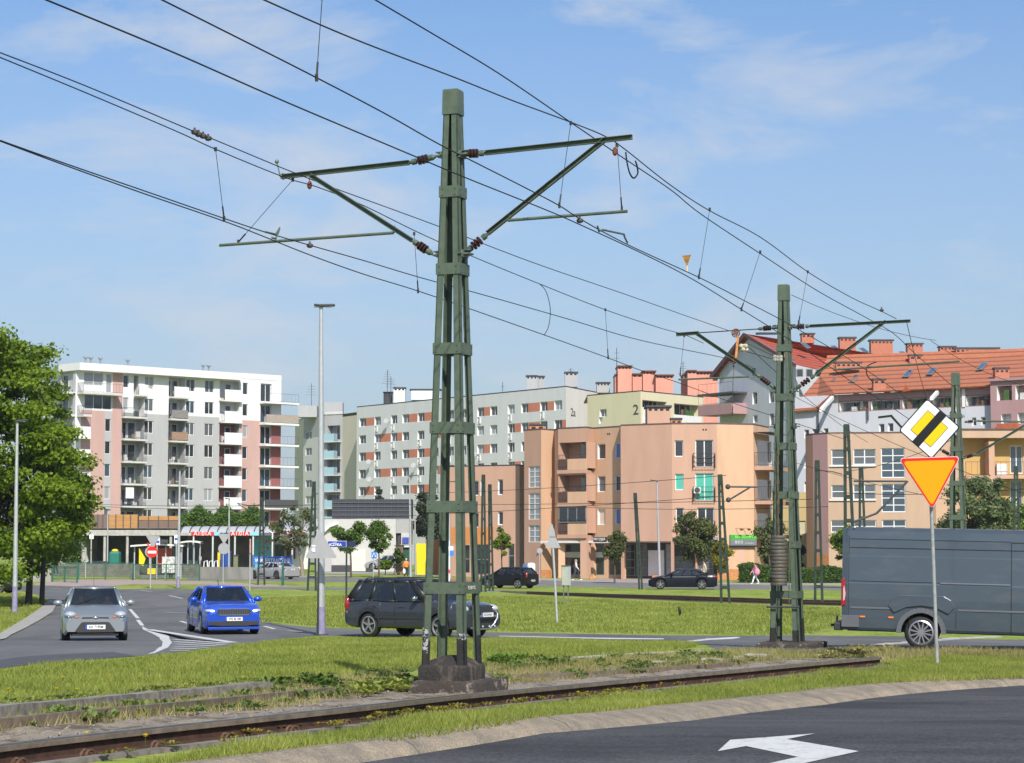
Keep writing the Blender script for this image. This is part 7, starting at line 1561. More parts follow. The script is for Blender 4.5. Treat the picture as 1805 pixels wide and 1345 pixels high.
# ---- parking deck with its dark undercroft, wood fences, planting
k2 = C(7.47, 140, 880)
PD = thing('parking_deck', 'concrete parking deck on thin columns with a dark undercroft below the left tall block', 'building', tuple(gx(230, 240)))
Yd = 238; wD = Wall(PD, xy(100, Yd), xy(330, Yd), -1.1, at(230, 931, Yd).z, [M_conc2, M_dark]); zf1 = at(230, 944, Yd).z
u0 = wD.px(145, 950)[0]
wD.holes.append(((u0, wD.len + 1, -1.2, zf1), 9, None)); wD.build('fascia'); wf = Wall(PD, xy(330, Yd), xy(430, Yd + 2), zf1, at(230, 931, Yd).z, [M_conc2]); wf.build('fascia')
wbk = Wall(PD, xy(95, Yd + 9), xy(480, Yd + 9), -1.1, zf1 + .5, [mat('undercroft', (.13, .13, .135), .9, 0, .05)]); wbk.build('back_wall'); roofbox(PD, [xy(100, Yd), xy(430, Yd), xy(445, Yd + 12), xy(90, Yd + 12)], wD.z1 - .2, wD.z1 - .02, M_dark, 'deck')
MB().prism([Vector(tuple(xy(138, Yd + .2)) + (-1.1,)), Vector(tuple(xy(163, Yd + .2)) + (-1.1,)), Vector(tuple(xy(143, Yd + .2)) + (zf1,)), Vector(tuple(xy(138, Yd + .2)) + (zf1,))], (0, .4, 0)).build('ramp_side', M_conc2, PD)
for x in (184.5, 224.5, 301): q = gx(x, Yd + .3); MB().tube([q, Vector((q.x, q.y, zf1))], .16, 10).build('column', M_conc2, PD, smooth=60)
M_wood = mat('pine_boards', (.50, .27, .09), .8, 0, .0, scale=3, col2=(.36, .17, .06), stretch=(.3, 1, 7)); M_bark = mat('reed_mat', (.19, .13, .10), .9, 0, .3, scale=12, stretch=(4, 1, 1))
for a, m, lb in (((155, 191, 907, 930), M_bark, 'brown reed fence at the left end of the parking deck roof'), ((191.5, 244, 907, 929), M_wood, 'tall pine board fence on the parking deck roof'), ((244.5, 315, 910, 929), M_bark, 'long dark reed fence with a pine top rail on the deck roof')):
    p, q = at(a[0], a[3], Yd + .6), at(a[1], a[2], Yd + .6); T = thing('roof_fence', lb, 'fence', (p.x, p.y, p.z)); MB().bb(p.x, q.x, Yd + .5, Yd + .6, wD.z1 - .02, q.z).build('boards', m, T)
    if a[0] == 244.5: MB().bb(p.x, q.x, Yd + .44, Yd + .49, q.z - .45, q.z + .02).build('top_rail', M_wood, T)
    for k in range(5): x = p.x + (q.x - p.x) * k / 4; MB().bb(x - .05, x + .05, Yd + .40, Yd + .435, wD.z1 - .02, q.z + .05).build('post', M_railg, T)
# ---- canopy with red fascia
Yk_ = 222; CN = thing('market_canopy', 'long curved grey canopy with red fascia boards over parked cycles', 'canopy', tuple(gx(430, Yk_)))
for i, (x0, x1) in enumerate([(318 + j * 16.2, 318 + (j + 1) * 16.2) for j in range(14)]):
    m_ = MB(); p0, p1 = at(x0, 930, Yk_), at(x1, 930, Yk_); zt_ = at(400, 929, Yk_).z; zb_ = at(400, 939, Yk_).z
    prof = [(0, zb_), (.8, zb_ + (zt_ - zb_) * .6), (1.8, zt_), (3.2, zt_ + .1)]
    for (y0, z0), (y1, z1_) in zip(prof[:-1], prof[1:]): m_.quad((p0.x + .04, Yk_ + y0, z0), (p1.x - .04, Yk_ + y0, z0), (p1.x - .04, Yk_ + y1, z1_), (p0.x + .04, Yk_ + y1, z1_))
    m_.build('roof_panel', mat('canopy_grey', (.42, .43, .44), .5, 0, .05), CN)
    m_ = MB(); [m_.bar((p0.x, Yk_ + y0, z0 + .03), (p0.x, Yk_ + y1, z1_ + .03), .1, .06) for (y0, z0), (y1, z1_) in zip(prof[:-1], prof[1:])]; m_.build('rib', M_dark, CN)
def board(x0, x1, y0, y1, m, nm, Y=None, txt=None, sz=.6): 
    Y = Y or Yk_ - .15; p, q = at(x0, y1, Y), at(x1, y0, Y); o = MB().bb(p.x, q.x, Y - .05, Y, p.z, q.z).build(nm, m, CN)
    if txt: text(txt, sz, M_white, tuple(Vector(((p.x + q.x) / 2, Y - .07, (p.z + q.z) / 2)) - CN.location), (R(90), 0, 0), CN, 'lettering', .01)
M_cr = mat('canopy_red', (.62, .03, .03), .5, 0, 0); M_cb = mat('canopy_cyan', (.25, .55, .65), .5, 0, 0)
board(337, 377, 937.5, 944, M_cr, 'red_board', None, 'A1:01A'); board(377.5, 388, 937.5, 944, M_cb, 'blue_board'); board(406, 440, 937.5, 944, M_cr, 'red_board', None, 'A1:01A'); board(440.5, 458, 937.5, 944, M_cb, 'blue_board'); board(500, 538, 937.5, 944, M_cr, 'red_board', None, 'A1:01A')
for x in (341, 375, 414, 446, 480, 515): q = gx(x, Yk_); MB().tube([Vector((q.x, q.y, hgt(Yk_))), Vector((q.x, q.y, zb_)), Vector((q.x - .3, q.y, zb_ + .1))], .11, 8).build('column', M_poleg, CN, smooth=60)
CB = thing('shop_building', 'shop front behind the canopy: dark glazing, blue red poster panel and white wall', 'shop', tuple(gx(470, Yk_ + 4)))
def fb(x0, x1, y0, y1, Y, m, nm): p, q = at(x0, y1, Y), at(x1, y0, Y); return MB().bb(p.x, q.x, Y, Y + .4, max(p.z, -1.1), q.z).build(nm, m, CB)
fb(330, 447, 944, 1003, Yk_ + 4, mat('dark_front', (.07, .05, .05), .5, 0, .4, scale=1.2), 'wall'); fb(447, 480, 944, 1003, Yk_ + 3.6, mat('poster_art', (.10, .42, .60), .5, 0, 0, scale=1.2, col2=(.48, .10, .13), thr=(.5, .55)), 'poster_panel'); fb(480, 546, 944, 1003, Yk_ + 4, M_beige, 'wall'); fb(484, 500, 960, 985, Yk_ + 3.5, M_dark, 'window'); fb(505, 520, 966, 985, Yk_ + 3.5, mat('wood_dark', (.1, .04, .03), .8), 'door')
# banner
Tb = thing('banner', 'blue banner with bold white capital letters above the silver saloon', 'banner', tuple(gx(485, 200))); p, q = at(446, 994, 200), at(515, 981, 200)
MB().bb(p.x, q.x, 200, 200.08, p.z, q.z).build('cloth', mat('banner_blue', (.03, .13, .52), .6, 0, 0, scale=.7, col2=(.05, .2, .6)), Tb); text('W REJESTRACYJNE', .52, M_white, tuple(Vector(((p.x + q.x) / 2, 199.95, (p.z + q.z) / 2 - .05)) - Tb.location), (R(90), 0, 0), Tb, 'lettering', .01, sx=.76, bold=.01)
for x in (446, 515): q = gx(x, 200.2); MB().bar(q, Vector((q.x, q.y, at(x, 978, 200).z)), .1, .1).build('post', M_dark, Tb)
# kiosk boxes, bins, cycle stands
def simple(name, label, cat, x0, x1, y0, y1, Y, m, dep=.6, bev=.05, extra=None):
    b = gx((x0 + x1) / 2, Y); T = thing(name, label, cat, tuple(b)); p, q = at(x0, y1, Y), at(x1, y0, Y); MB().bb(p.x, q.x, Y, Y + dep, b.z, q.z).build('body', m, T, bevel=bev); return T, p, q
T, p, q = simple('recycling_container', 'green recycling container with a yellow lid before the dark deck', 'container', 191, 210, 972, 1000, 214, mat('bin_teal', (.02, .16, .12), .5, 0, .05), 1.4, .2); MB().ell(((p.x + q.x) / 2, 214.6, q.z + .05), (.35, .4, .2), 10, 6).build('lid', M_sy, T)
T, p, q = simple('litter_bin', 'olive bin on the terrace under the canopy', 'bin', 411, 419, 980, 999, 206, mat('bin_olive', (.18, .2, .10), .6), .5); MB().bb(p.x - .05, q.x + .05, 205.95, 206.55, q.z, q.z + .1).build('lid', M_dark, T)
T, p, q = simple('toilet_cabin', 'blue cabin standing behind the round grey sign back', 'cabin', 389, 405, 971, 1002, 204, mat('cabin_blue', (.02, .08, .38), .5, 0, .05), 1.1); MB().bb(p.x + .1, q.x - .1, 203.96, 203.99, p.z + .1, q.z - .15).build('door', mat('cabin_blue_dark', (.015, .06, .28), .5), T)
T, p, q = simple('yellow_bin', 'slim yellow bin left of the blue cabin', 'bin', 383, 388, 973, 997, 205, mat('bin_yellow', (.75, .55, .02), .5), .5); MB().bb(p.x - .03, q.x + .03, 204.95, 205.5, q.z, q.z + .08).build('lid', M_dark, T)
for i, x in enumerate((362, 371, 380)):
    b = gx(x, 188); T = tag(MB().tube([at(x - 3, 1001, 188.4), at(x - 2, 990, 188.4), at(x + 3, 988, 188.4), at(x + 4, 1001, 188.4)], .05, 8).build('cycle_stand', M_white, smooth=60), ['white bent cycle stand nearest the shelter', 'middle white bent cycle stand on the wall', 'white bent cycle stand nearest the blue cabin'][i], 'cycle stand', 'white cycle stands')
# bus shelters
def shelter(label, x0, x1, yt, yb, Y, roof_m, ad=True):
    b = gx((x0 + x1) / 2, Y); T = thing('bus_shelter', label, 'bus shelter', tuple(b)); p, q = at(x0, yb, Y), at(x1, yt, Y)
    m_ = MB(); n_ = 8
    for k in range(n_):
        f0, f1 = k / n_, (k + 1) / n_; z0, z1_ = q.z + .12 * math.sin(math.pi * f0), q.z + .12 * math.sin(math.pi * f1); xa, xb = p.x + (q.x - p.x) * f0, p.x + (q.x - p.x) * f1
        m_.add([(xa, Y - .6, z0), (xb, Y - .6, z1_), (xb, Y + 1.4, z1_), (xa, Y + 1.4, z0), (xa, Y - .6, z0 + .14), (xb, Y - .6, z1_ + .14), (xb, Y + 1.4, z1_ + .14), (xa, Y + 1.4, z0 + .14)], [(0, 1, 5, 4), (4, 5, 6, 7), (0, 3, 2, 1)])
    m_.build('roof', roof_m, T)
    for f in (.06, .35, .65, .94):
        x = p.x + (q.x - p.x) * f; MB().bar((x, Y, b.z), (x, Y, q.z + .05), .1, .1).build('post', M_poleg, T)
    g_ = MB(); g_.bb(p.x + .5, q.x - .4, Y + 1.2, Y + 1.23, b.z + .3, q.z - .1); g_.build('glass_back', glassm('shelter_glass', (.08, .11, .09), .05, .6), T)
    be = MB(); be.bb(p.x + .8, q.x - .8, Y + .7, Y + 1.1, b.z + .42, b.z + .5); be.build('bench', M_dark, T); return T, p, q, b
T, p, q, b = shelter('bus shelter with pale curved roof and yellow end panels behind the no entry sign', 231, 325, 964, 1018, 185, M_beige)
MB().add([(p.x + .75, 184.5, q.z - .1), (p.x + 1.3, 184.6, q.z - 1.0), (p.x + 1.1, 184.6, b.z + 1.1), (p.x + .75, 184.5, b.z + 1.3)], [(0, 1, 2, 3)]).build('yellow_panel', M_sy, T); MB().bb(p.x + 1.5, p.x + 2.3, 184.5, 184.55, b.z + .4, b.z + .9).build('yellow_poster', M_sy, T)
MB().bb(p.x + 2.0, p.x + 2.3 + 1.0, 185.9, 186.0, b.z + 1.2, q.z - .1).build('red_poster', mat('poster_red', (.55, .10, .06), .5, 0, 0), T); MB().bb(q.x - 1.9, q.x - .5, 184.9, 185.0, b.z + .5, b.z + 1.9).build('timetable', mat('timetable', (.5, .5, .48), .5, 0, .5, scale=6), T)
T, p, q, b = shelter('second bus shelter with flat pale roof just right of the slender lamp', 318, 355, 958, 1004, 194, M_beige)
T = poly_sign('bus_stop_sign', 'white and blue bus stop sign above the bus shelter', 277, 1012, 184, [('white_plate', [(273, 948), (282, 948), (282, 960), (273, 960)], M_sw, 0), ('blue_band', [(274, 953), (281, 953), (281, 957), (274, 957)], MATS['plate_blue'], .03), ('dark_board', [(283, 951), (296, 951), (296, 957), (283, 957)], M_dark, 0)], 948, .05, cat='bus stop sign')
T = poly_sign('bus_stop_sign', 'second blue banded bus stop sign beside the slender lamp', 311, 1012, 184, [('white_plate', [(307, 943), (315, 943), (315, 958), (307, 958)], M_sw, 0), ('blue_band', [(308, 948), (314.5, 948), (314.5, 952), (308, 952)], MATS['plate_blue'], .03)], 943, .05, cat='bus stop sign')
# ---- bank / shop building in the middle left with the dark roof screen
k3 = C(6.017, 560, 840); Yw = 228
PB_ = thing('low_building', 'low white and grey shop building with a dark louvred roof screen behind the round trees', 'building', tuple(gx(650, Yw)))
def pb(x0, x1, y0, y1, Y, m, nm, dep=.4): a, b2 = k3(x0, y0), k3(x1, y1); p, q = at(a[0], b2[1], Y), at(b2[0], a[1], Y); return MB().bb(p.x, q.x, Y, Y + dep, max(-1.1, p.z), q.z).build(nm, m, PB_)
M_lw = mat('wall_offwhite', (.50, .485, .45), .85, 0, .04)
pb(150, 1000, 240, 445, Yw + 6, mat('louvre_dark', (.03, .033, .04), .6, 0, .0, scale=2.5, col2=(.05, .053, .06), stretch=(4, 1, 7), thr=(.4, .6)), 'roof_screen', 3)
for y_ in (270, 315, 360, 405, 440): pb(150, 1000, y_, y_ + 9, Yw + 5.9, mat('slat_light', (.085, .09, .10), .5, 0, .1), 'slat', .08)
for x_ in range(150, 1000, 70): pb(x_, x_ + 5, 240, 445, Yw + 5.85, MATS['slat_light'], 'slat_post', .06)
pb(-20, 830, 452, 1010, Yw, M_lw, 'wall', 8); pb(832, 975, 462, 600, Yw, mat('wall_grey', (.36, .35, .34), .85, 0, .05), 'wall', 8); pb(885, 975, 600, 720, Yw - .1, M_lw, 'wall', 8); pb(845, 884, 600, 720, Yw + .3, M_dark, 'recess', 8)
pb(60, 145, 870, 1010, Yw - .2, M_gr, 'door', .2); pb(80, 342, 940, 1010, Yw - .15, M_dark, 'plinth', .15); pb(512, 590, 940, 1010, Yw - .15, M_dark, 'plinth', .15); pb(352, 508, 780, 1005, Yw - .3, mat('wall_ivory', (.66, .62, .54), .8, 0, .02), 'wall_panel', .3)
pb(898, 966, 645, 706, Yw - .25, mat('sign_bank', (.05, .07, .36), .5), 'blue_sign', .1)
m_ = MB(); P = [k3(75, 590), k3(80, 545), k3(120, 520), k3(215, 495), k3(215, 505), k3(130, 535), k3(95, 570)]; m_.prism([at(x, y, Yw - .5) for x, y in P], (0, 1.2, 0)); m_.build('curved_canopy', M_white, PB_)
# little fenced yard: slatted screen, green cabin, yellow and orange panels
T, p, q = simple('slatted_screen', 'brown slatted bin screen covered with greenery left of the orange jacketed walker', 'screen', 697, 710, 962, 1003, 205, mat('slats_brown', (.30, .19, .14), .8, 0, .0, scale=3, col2=(.12, .07, .05), stretch=(14, 1, .2)), 1.4, 0); MB().box(((p.x + q.x) / 2, 205.7, q.z + .04), (q.x - p.x + .2, 1.6, .08)).build('cap', M_dark, T)
T, p, q = simple('green_cabin', 'dark green cabin with a white slanted roof edge behind the walker', 'cabin', 710.5, 722, 965, 1001, 206, mat('cabin_green', (.02, .08, .06), .6, 0, .1), 1.6, 0); MB().box(((p.x + q.x) / 2, 206.7, q.z + .1), (q.x - p.x + .3, 2, .1)).build('roof', M_white, T)
T, p, q = simple('yellow_hoarding', 'bright yellow panel fence half shaded, between lamp and big mast', 'panel', 733, 751, 958, 992, 207, mat('panel_yellow', (.80, .62, .01), .5, 0, 0), .15, 0); MB().bar((p.x, 207.2, hgt(207)), (p.x, 207.2, q.z), .1, .1).build('post', M_dark, T)
T, p, q = simple('orange_hoarding', 'orange rust coloured hoarding seen through the big mast', 'panel', 751.5, 775, 951, 992, 208, mat('panel_rust', (.48, .19, .06), .6, 0, .1), .15, 0); MB().bar((q.x, 208.2, hgt(208)), (q.x, 208.2, q.z), .1, .1).build('post', M_dark, T)
T, p, q = simple('white_container', 'white rounded container in front of the brick foot of the stair tower', 'container', 929, 944, 992, 1017, 181, mat('cont_white', (.60, .62, .62), .5, 0, .03), 1.2, .2); MB().bb(p.x - .35, p.x, 181.2, 182.2, hgt(181), q.z - .1).build('blue_side', mat('cont_blue', (.06, .14, .3), .5), T)
T, p, q = simple('planter', 'terracotta planter box before the shops left of the plaza', 'planter', 1040, 1046, 1014, 1019, 181, M_brk, .8, 0); MB().bb(p.x + .02, q.x - .02, 181.05, 181.7, q.z, q.z + .03).build('soil', M_dark, T)
T, p, q = simple('planter', 'terracotta planter box at the foot of the tall lamp by the shops', 'planter', 1150, 1163, 1014, 1020, 177, M_brk, .8, 0); MB().bb(p.x + .02, q.x - .02, 177.05, 177.7, q.z, q.z + .03).build('soil', M_dark, T)
# ================================================================== TREES, HEDGES, GRASS
def leafcloud(centres, radii, n, size, seed, flat=.6, up=.35, shell=.55, jit=.22):
    """leaf quads spread through a set of ellipsoid clumps, denser near their skins"""
    rg = np.random.default_rng(seed); c = np.asarray(centres, float); r = np.asarray(radii, float); vol = np.prod(r, axis=1) ** .72; idx = rg.choice(len(c), n, p=vol / vol.sum())
    d = rg.normal(size=(n, 3)); d /= np.linalg.norm(d, axis=1)[:, None]; k = (shell + (1 - shell) * rg.random(n)) * (1 + jit * rg.normal(size=n)); p = c[idx] + d * r[idx] * k[:, None]
    nrm = d * .6 + rg.normal(size=(n, 3)) * .7; nrm[:, 2] += up; nrm /= np.linalg.norm(nrm, axis=1)[:, None]
    a = rg.normal(size=(n, 3)); u = np.cross(nrm, a); u /= np.linalg.norm(u, axis=1)[:, None]; v = np.cross(nrm, u); s = size * (.6 + .8 * rg.random(n))[:, None]
    V = np.stack([p - u * s * .5, p - v * s * flat * .5, p + u * s * .5, p + v * s * flat * .5], axis=1).reshape(-1, 3); F_ = np.arange(n * 4).reshape(-1, 4); cl = rg.random(len(c)); t = cl[idx] * .55 + rg.random(n) * .45
    return V, F_, t
M_bark = mat('bark', (.10, .075, .055), .9, 0, .3, scale=8); M_barkd = mat('bark_dark', (.035, .03, .028), .9, 0, .3, scale=8); M_barkl = mat('bark_light', (.24, .20, .16), .9, 0, .2, scale=8)
def tree(name, label, px, Y, ytop, crown, leaf, n, size, seed, trunk_r=.09, ncl=26, bark=M_bark, group=None, split=.35, cat='tree', clump=.3, lean=0, shape=None, flat=.6, shell=.1):
    """crown: (x0, x1, y0, y1) in the photo; the trunk runs up into it"""
    b = gx(px, Y); b.z -= .03; T = thing(name, label, cat, tuple(b), 0, group); rg = random.Random(seed); x0, x1, y0, y1 = crown; pa, pb_ = at(x0, y1, Y), at(x1, y0, Y); cx, cz = (pa.x + pb_.x) / 2, (pa.z + pb_.z) / 2; rx, rz_ = (pb_.x - pa.x) / 2, (pb_.z - pa.z) / 2
    cs, rs = [], []
    for i in range(ncl):
        for _ in range(60):
            a = Vector((rg.uniform(-1, 1), rg.uniform(-1, 1), rg.uniform(-1, 1)))
            if a.length > 1: continue
            w_ = 1.0
            if shape: w_ = shape((a.z + 1) / 2)
            if math.hypot(a.x, a.y) <= w_ * 1.0 and a.length > .3: break
        k = 1 - clump * .55
        cs.append((cx + a.x * rx * k, Y + a.y * rx * k, cz + a.z * rz_ * k)); q = rg.uniform(.55, 1.35) * clump; rs.append((rx * q * 1.1, rx * q * 1.2, min(rz_, rx * 1.2) * q * .8))
    V, F_, t = leafcloud(cs, rs, n, size, seed, flat, shell=shell); V = V - np.array(b); npmesh('crown', V, F_, leaf, T, attr=t)
    m_ = MB(); top = Vector((cx, Y, cz + rz_ * .3)); fork = Vector((b.x * .7 + cx * .3 + lean, Y, pa.z + rz_ * .15)); m_.tube([b, b.lerp(fork, .5) + Vector((trunk_r * .4, 0, 0)), fork, fork.lerp(top, .5), top], [trunk_r * 1.25, trunk_r, trunk_r * .85, trunk_r * .5, trunk_r * .15], 8)
    for i in range(0, ncl, 2):
        q = Vector(cs[i]); s_ = fork.lerp(top, rg.uniform(0, .7)); m_.tube([s_, s_.lerp(q, .5) + Vector((0, 0, -.05 * (q - s_).length)), q], [trunk_r * .4, trunk_r * .25, trunk_r * .08], 5)
    m_.build('trunk', bark, T, smooth=60); return T
L1 = leafmat('leaf_fresh', (.075, .145, .01), (.26, .36, .025), (.50, .52, .05), .5, nscale=.35); L2 = leafmat('leaf_dark', (.016, .030, .010), (.042, .062, .018), (.075, .085, .03)); L3 = leafmat('leaf_olive', (.05, .068, .02), (.13, .15, .045), (.22, .22, .08)); L4 = leafmat('leaf_green', (.04, .09, .01), (.11, .19, .02), (.2, .26, .04)); L5 = leafmat('leaf_yellow', (.10, .10, .008), (.30, .26, .015), (.45, .36, .03)); L6 = leafmat('leaf_hedge', (.03, .07, .01), (.08, .14, .02), (.14, .19, .035)); L7 = leafmat('leaf_pine', (.022, .032, .018), (.055, .068, .032), (.10, .11, .05)); L8 = leafmat('leaf_bright', (.05, .10, .006), (.17, .24, .015), (.28, .32, .03))
# big tree on the left: many layered clumps
b = gx(52, 101); BT = thing('deciduous_tree', 'large bright green maple filling the left edge, with a dark double trunk', 'tree', tuple(b))
cs, rs = [], []; rg = random.Random(4); YT = 101
outline = [(590, 45), (640, 85), (700, 95), (760, 125), (830, 150), (880, 160), (930, 158), (960, 130), (985, 110), (1010, 70)]
for i in range(400):
    y = rg.uniform(600, 1012); xr_ = np.interp(y, [o[0] for o in outline], [o[1] for o in outline]); x = xr_ - (xr_ + 240) * (rg.random() ** 1.3) - 12; 
    if y > 960 and x > 60 : y -= 25
    f = 1 - abs((x - (-60)) / 260) ** 2; dpt = rg.uniform(-1, 1) * 4.5 * math.sqrt(max(.05, min(1, f))); p = at(x, y, YT); s = rg.uniform(.45, 1.0); cs.append((p.x, YT + dpt, p.z)); rs.append((s * 1.15, s * 1.15, s * .62))
V, F_, t = leafcloud(cs, rs, 120000, .20, 11, .75, up=.7, shell=.2, jit=.15); npmesh('crown', V - np.array(b), F_, L1, BT, attr=t)
m_ = MB(); 
for dx, r_ in ((0, .17), (.62, .13)): q = b + Vector((dx, 0, 0)); m_.tube([q, q + Vector((.05, 0, 2)), q + Vector((-.1 + dx * .5, 0, 4)), q + Vector((-.8 + dx * 2, .2, 7)), q + Vector((-2 + dx * 3, 0, 10))], [r_, r_ * .85, r_ * .75, r_ * .5, .04], 9)
for i in range(0, 330, 9): q = Vector(cs[i]); s_ = b + Vector((-.4, 0, rg.uniform(2.5, 7))); m_.tube([s_, s_.lerp(q, .5) + Vector((0, 0, -.2)), q], [.09, .05, .015], 5)
m_.build('trunk', M_barkd, BT, smooth=60)
g = 'small street trees between the lawn and the shops'
tree('street_tree', 'round olive green tree in front of the dark shop windows, beside the navy saloon', 1223, 163, 0, (1181, 1262, 895, 991), L3, 15000, .20, 21, .11, 34, group=g, clump=.26)
tree('street_tree', 'smaller olive tree hiding the end of the hairdresser sign', 1083, 166, 0, (1060, 1107, 929, 992), L3, 7500, .19, 22, .06, 20, group=g, clump=.3)
tree('street_tree', 'pale green young tree left of the stair tower', 884, 176, 0, (868, 901, 918, 986), L8, 3200, .2, 23, .06, 16, group=g, clump=.32, shell=.3)
tree('street_tree', 'ragged dark olive tree beside the second mast at the building corner', 1356, 170, 0, (1326, 1385, 905, 998), L3, 8000, .20, 24, .09, 24, group=g, clump=.28)
tree('street_tree', 'left one of two round green trees in front of the low white building', 619, 190, 0, (583, 646, 911, 974), L4, 9500, .22, 25, .08, 24, group=g, clump=.3, shape=lambda z: .45 + .6 * z if z < .5 else 1)
tree('street_tree', 'right one of two round green trees in front of the low white building', 668, 192, 0, (642, 693, 918, 978), L4, 8000, .22, 26, .07, 22, group=g, clump=.3, shape=lambda z: .45 + .6 * z if z < .5 else 1)
tree('ash_tree', 'airy pale barked tree with thin foliage before the cream wall', 534, 196, 0, (468, 562, 888, 978), L3, 4200, .22, 27, .16, 34, M_barkl, clump=.2, shell=.1)
tree('pine_tree', 'dark pine behind the foreground mast', 752, 236, 0, (722, 790, 858, 958), L7, 15000, .3, 28, .2, 34, shape=lambda z: 1.0 - .75 * max(0, z - .4), clump=.26)
tree('pine_tree', 'top of a small dark pine above the louvred screen', 668, 252, 0, (655, 684, 856, 900), L7, 3000, .3, 29, .1, 12, shape=lambda z: 1.05 - .8 * z, clump=.3)
tree('linden_tree', 'big dense dark green tree rising behind the van under the ochre balconies', 1705, 160, 0, (1645, 1790, 822, 975), leafmat('leaf_linden', (.07, .10, .04), (.19, .235, .09), (.33, .37, .17)), 34000, .22, 30, .2, 70, shape=lambda z: 1.05 - .6 * max(0, z - .35), clump=.18)
tree('maple_tree', 'yellow green tree peeping out left of the van', 1494, 150, 0, (1464, 1530, 925, 1003), L8, 8000, .2, 31, .08, 24, clump=.3)
tree('yellow_bush', 'golden yellow conifer bush behind the slim lattice post', 1271, 168, 0, (1249, 1294, 948, 1010), L5, 7000, .16, 32, .05, 22, cat='bush', shape=lambda z: 1.1 - .5 * z, clump=.3)
tree('conifer', 'dark narrow conifer between the legs of the second mast', 1399, 190, 0, (1390, 1424, 925, 1012), L7, 6000, .2, 33, .08, 20, shape=lambda z: 1.1 - .9 * z, clump=.3)
tree('green_bush', 'dark bush at the right edge below the ochre balconies', 1795, 165, 0, (1765, 1850, 878, 985), L4, 8000, .22, 34, .08, 20, cat='bush', clump=.3)
tree('green_bush', 'low bright shrub beside the slatted screen', 679, 206, 0, (664, 698, 984, 1006), L8, 4500, .2, 35, .04, 14, cat='bush', clump=.35)
tree('green_bush', 'dark ivy shrub growing up the slatted screen', 694, 204, 0, (688, 716, 957, 1003), L6, 3500, .16, 36, .04, 14, cat='bush', clump=.3)
for i, (x, y0) in enumerate(((124, 935), (107, 940), (116, 932))): pass
def hedge(label, x0, x1, y0, Y, dep, leaf, n, size, seed, z0=None, name='hedge', wob=.12):
    a, c = gx(x0, Y), gx(x1, Y); zt_ = at((x0 + x1) / 2, y0, Y).z; z0 = hgt(Y) if z0 is None else z0; T = thing(name, label, 'hedge', (a.x, a.y, z0)); rg = np.random.default_rng(seed); L_ = c.x - a.x
    f = rg.random((n, 3)); side = rg.random(n); f[:, 1] = np.where(side < .6, rg.random(n) * .08, f[:, 1]); f[:, 2] = np.where(side > .72, 1 - rg.random(n) * .06, f[:, 2])
    p = np.stack([a.x + f[:, 0] * L_, Y + f[:, 1] * dep, z0 + f[:, 2] * (zt_ - z0)], 1); p += rg.normal(size=p.shape) * wob * .5; p[:, 2] += wob * np.sin(p[:, 0] * 2.1) * f[:, 2]
    nr = rg.normal(size=(n, 3)) * .8 + np.array([0, -.5, .5]); nr /= np.linalg.norm(nr, axis=1)[:, None]; u = np.cross(nr, rg.normal(size=(n, 3))); u /= np.linalg.norm(u, axis=1)[:, None]; v = np.cross(nr, u); s = size * (.6 + .8 * rg.random(n))[:, None]
    V = np.stack([p - u * s * .5, p - v * s * .3, p + u * s * .5, p + v * s * .3], 1).reshape(-1, 3); t = .5 * rg.random(n) + .5 * (.5 + .5 * np.sin(p[:, 0] * 1.7 + 2 * np.sin(p[:, 2] * 3)))
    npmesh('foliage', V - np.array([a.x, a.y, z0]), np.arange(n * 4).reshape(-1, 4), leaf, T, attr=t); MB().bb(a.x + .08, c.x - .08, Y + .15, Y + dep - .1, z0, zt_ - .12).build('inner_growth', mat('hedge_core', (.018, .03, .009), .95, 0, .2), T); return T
hedge('clipped green hedge in front of the corner building, left of the second mast', 1304, 1365, 997, 168, 1.4, L6, 12000, .15, 41)
hedge('clipped green hedge between the second mast and the van', 1366, 1490, 1002, 167, 1.4, L6, 16000, .15, 42)
hedge('lush bright green hedge on the deck roof above the canopy', 322, 458, 906, 239, 2.2, L4, 16000, .28, 43, z0=wD.z1 - .1, wob=.5)
hedge('sparse dark green creeper hanging under the deck, left of the ramp', 115, 140, 950, 200, 1.5, L6, 2600, .2, 44, wob=.6)
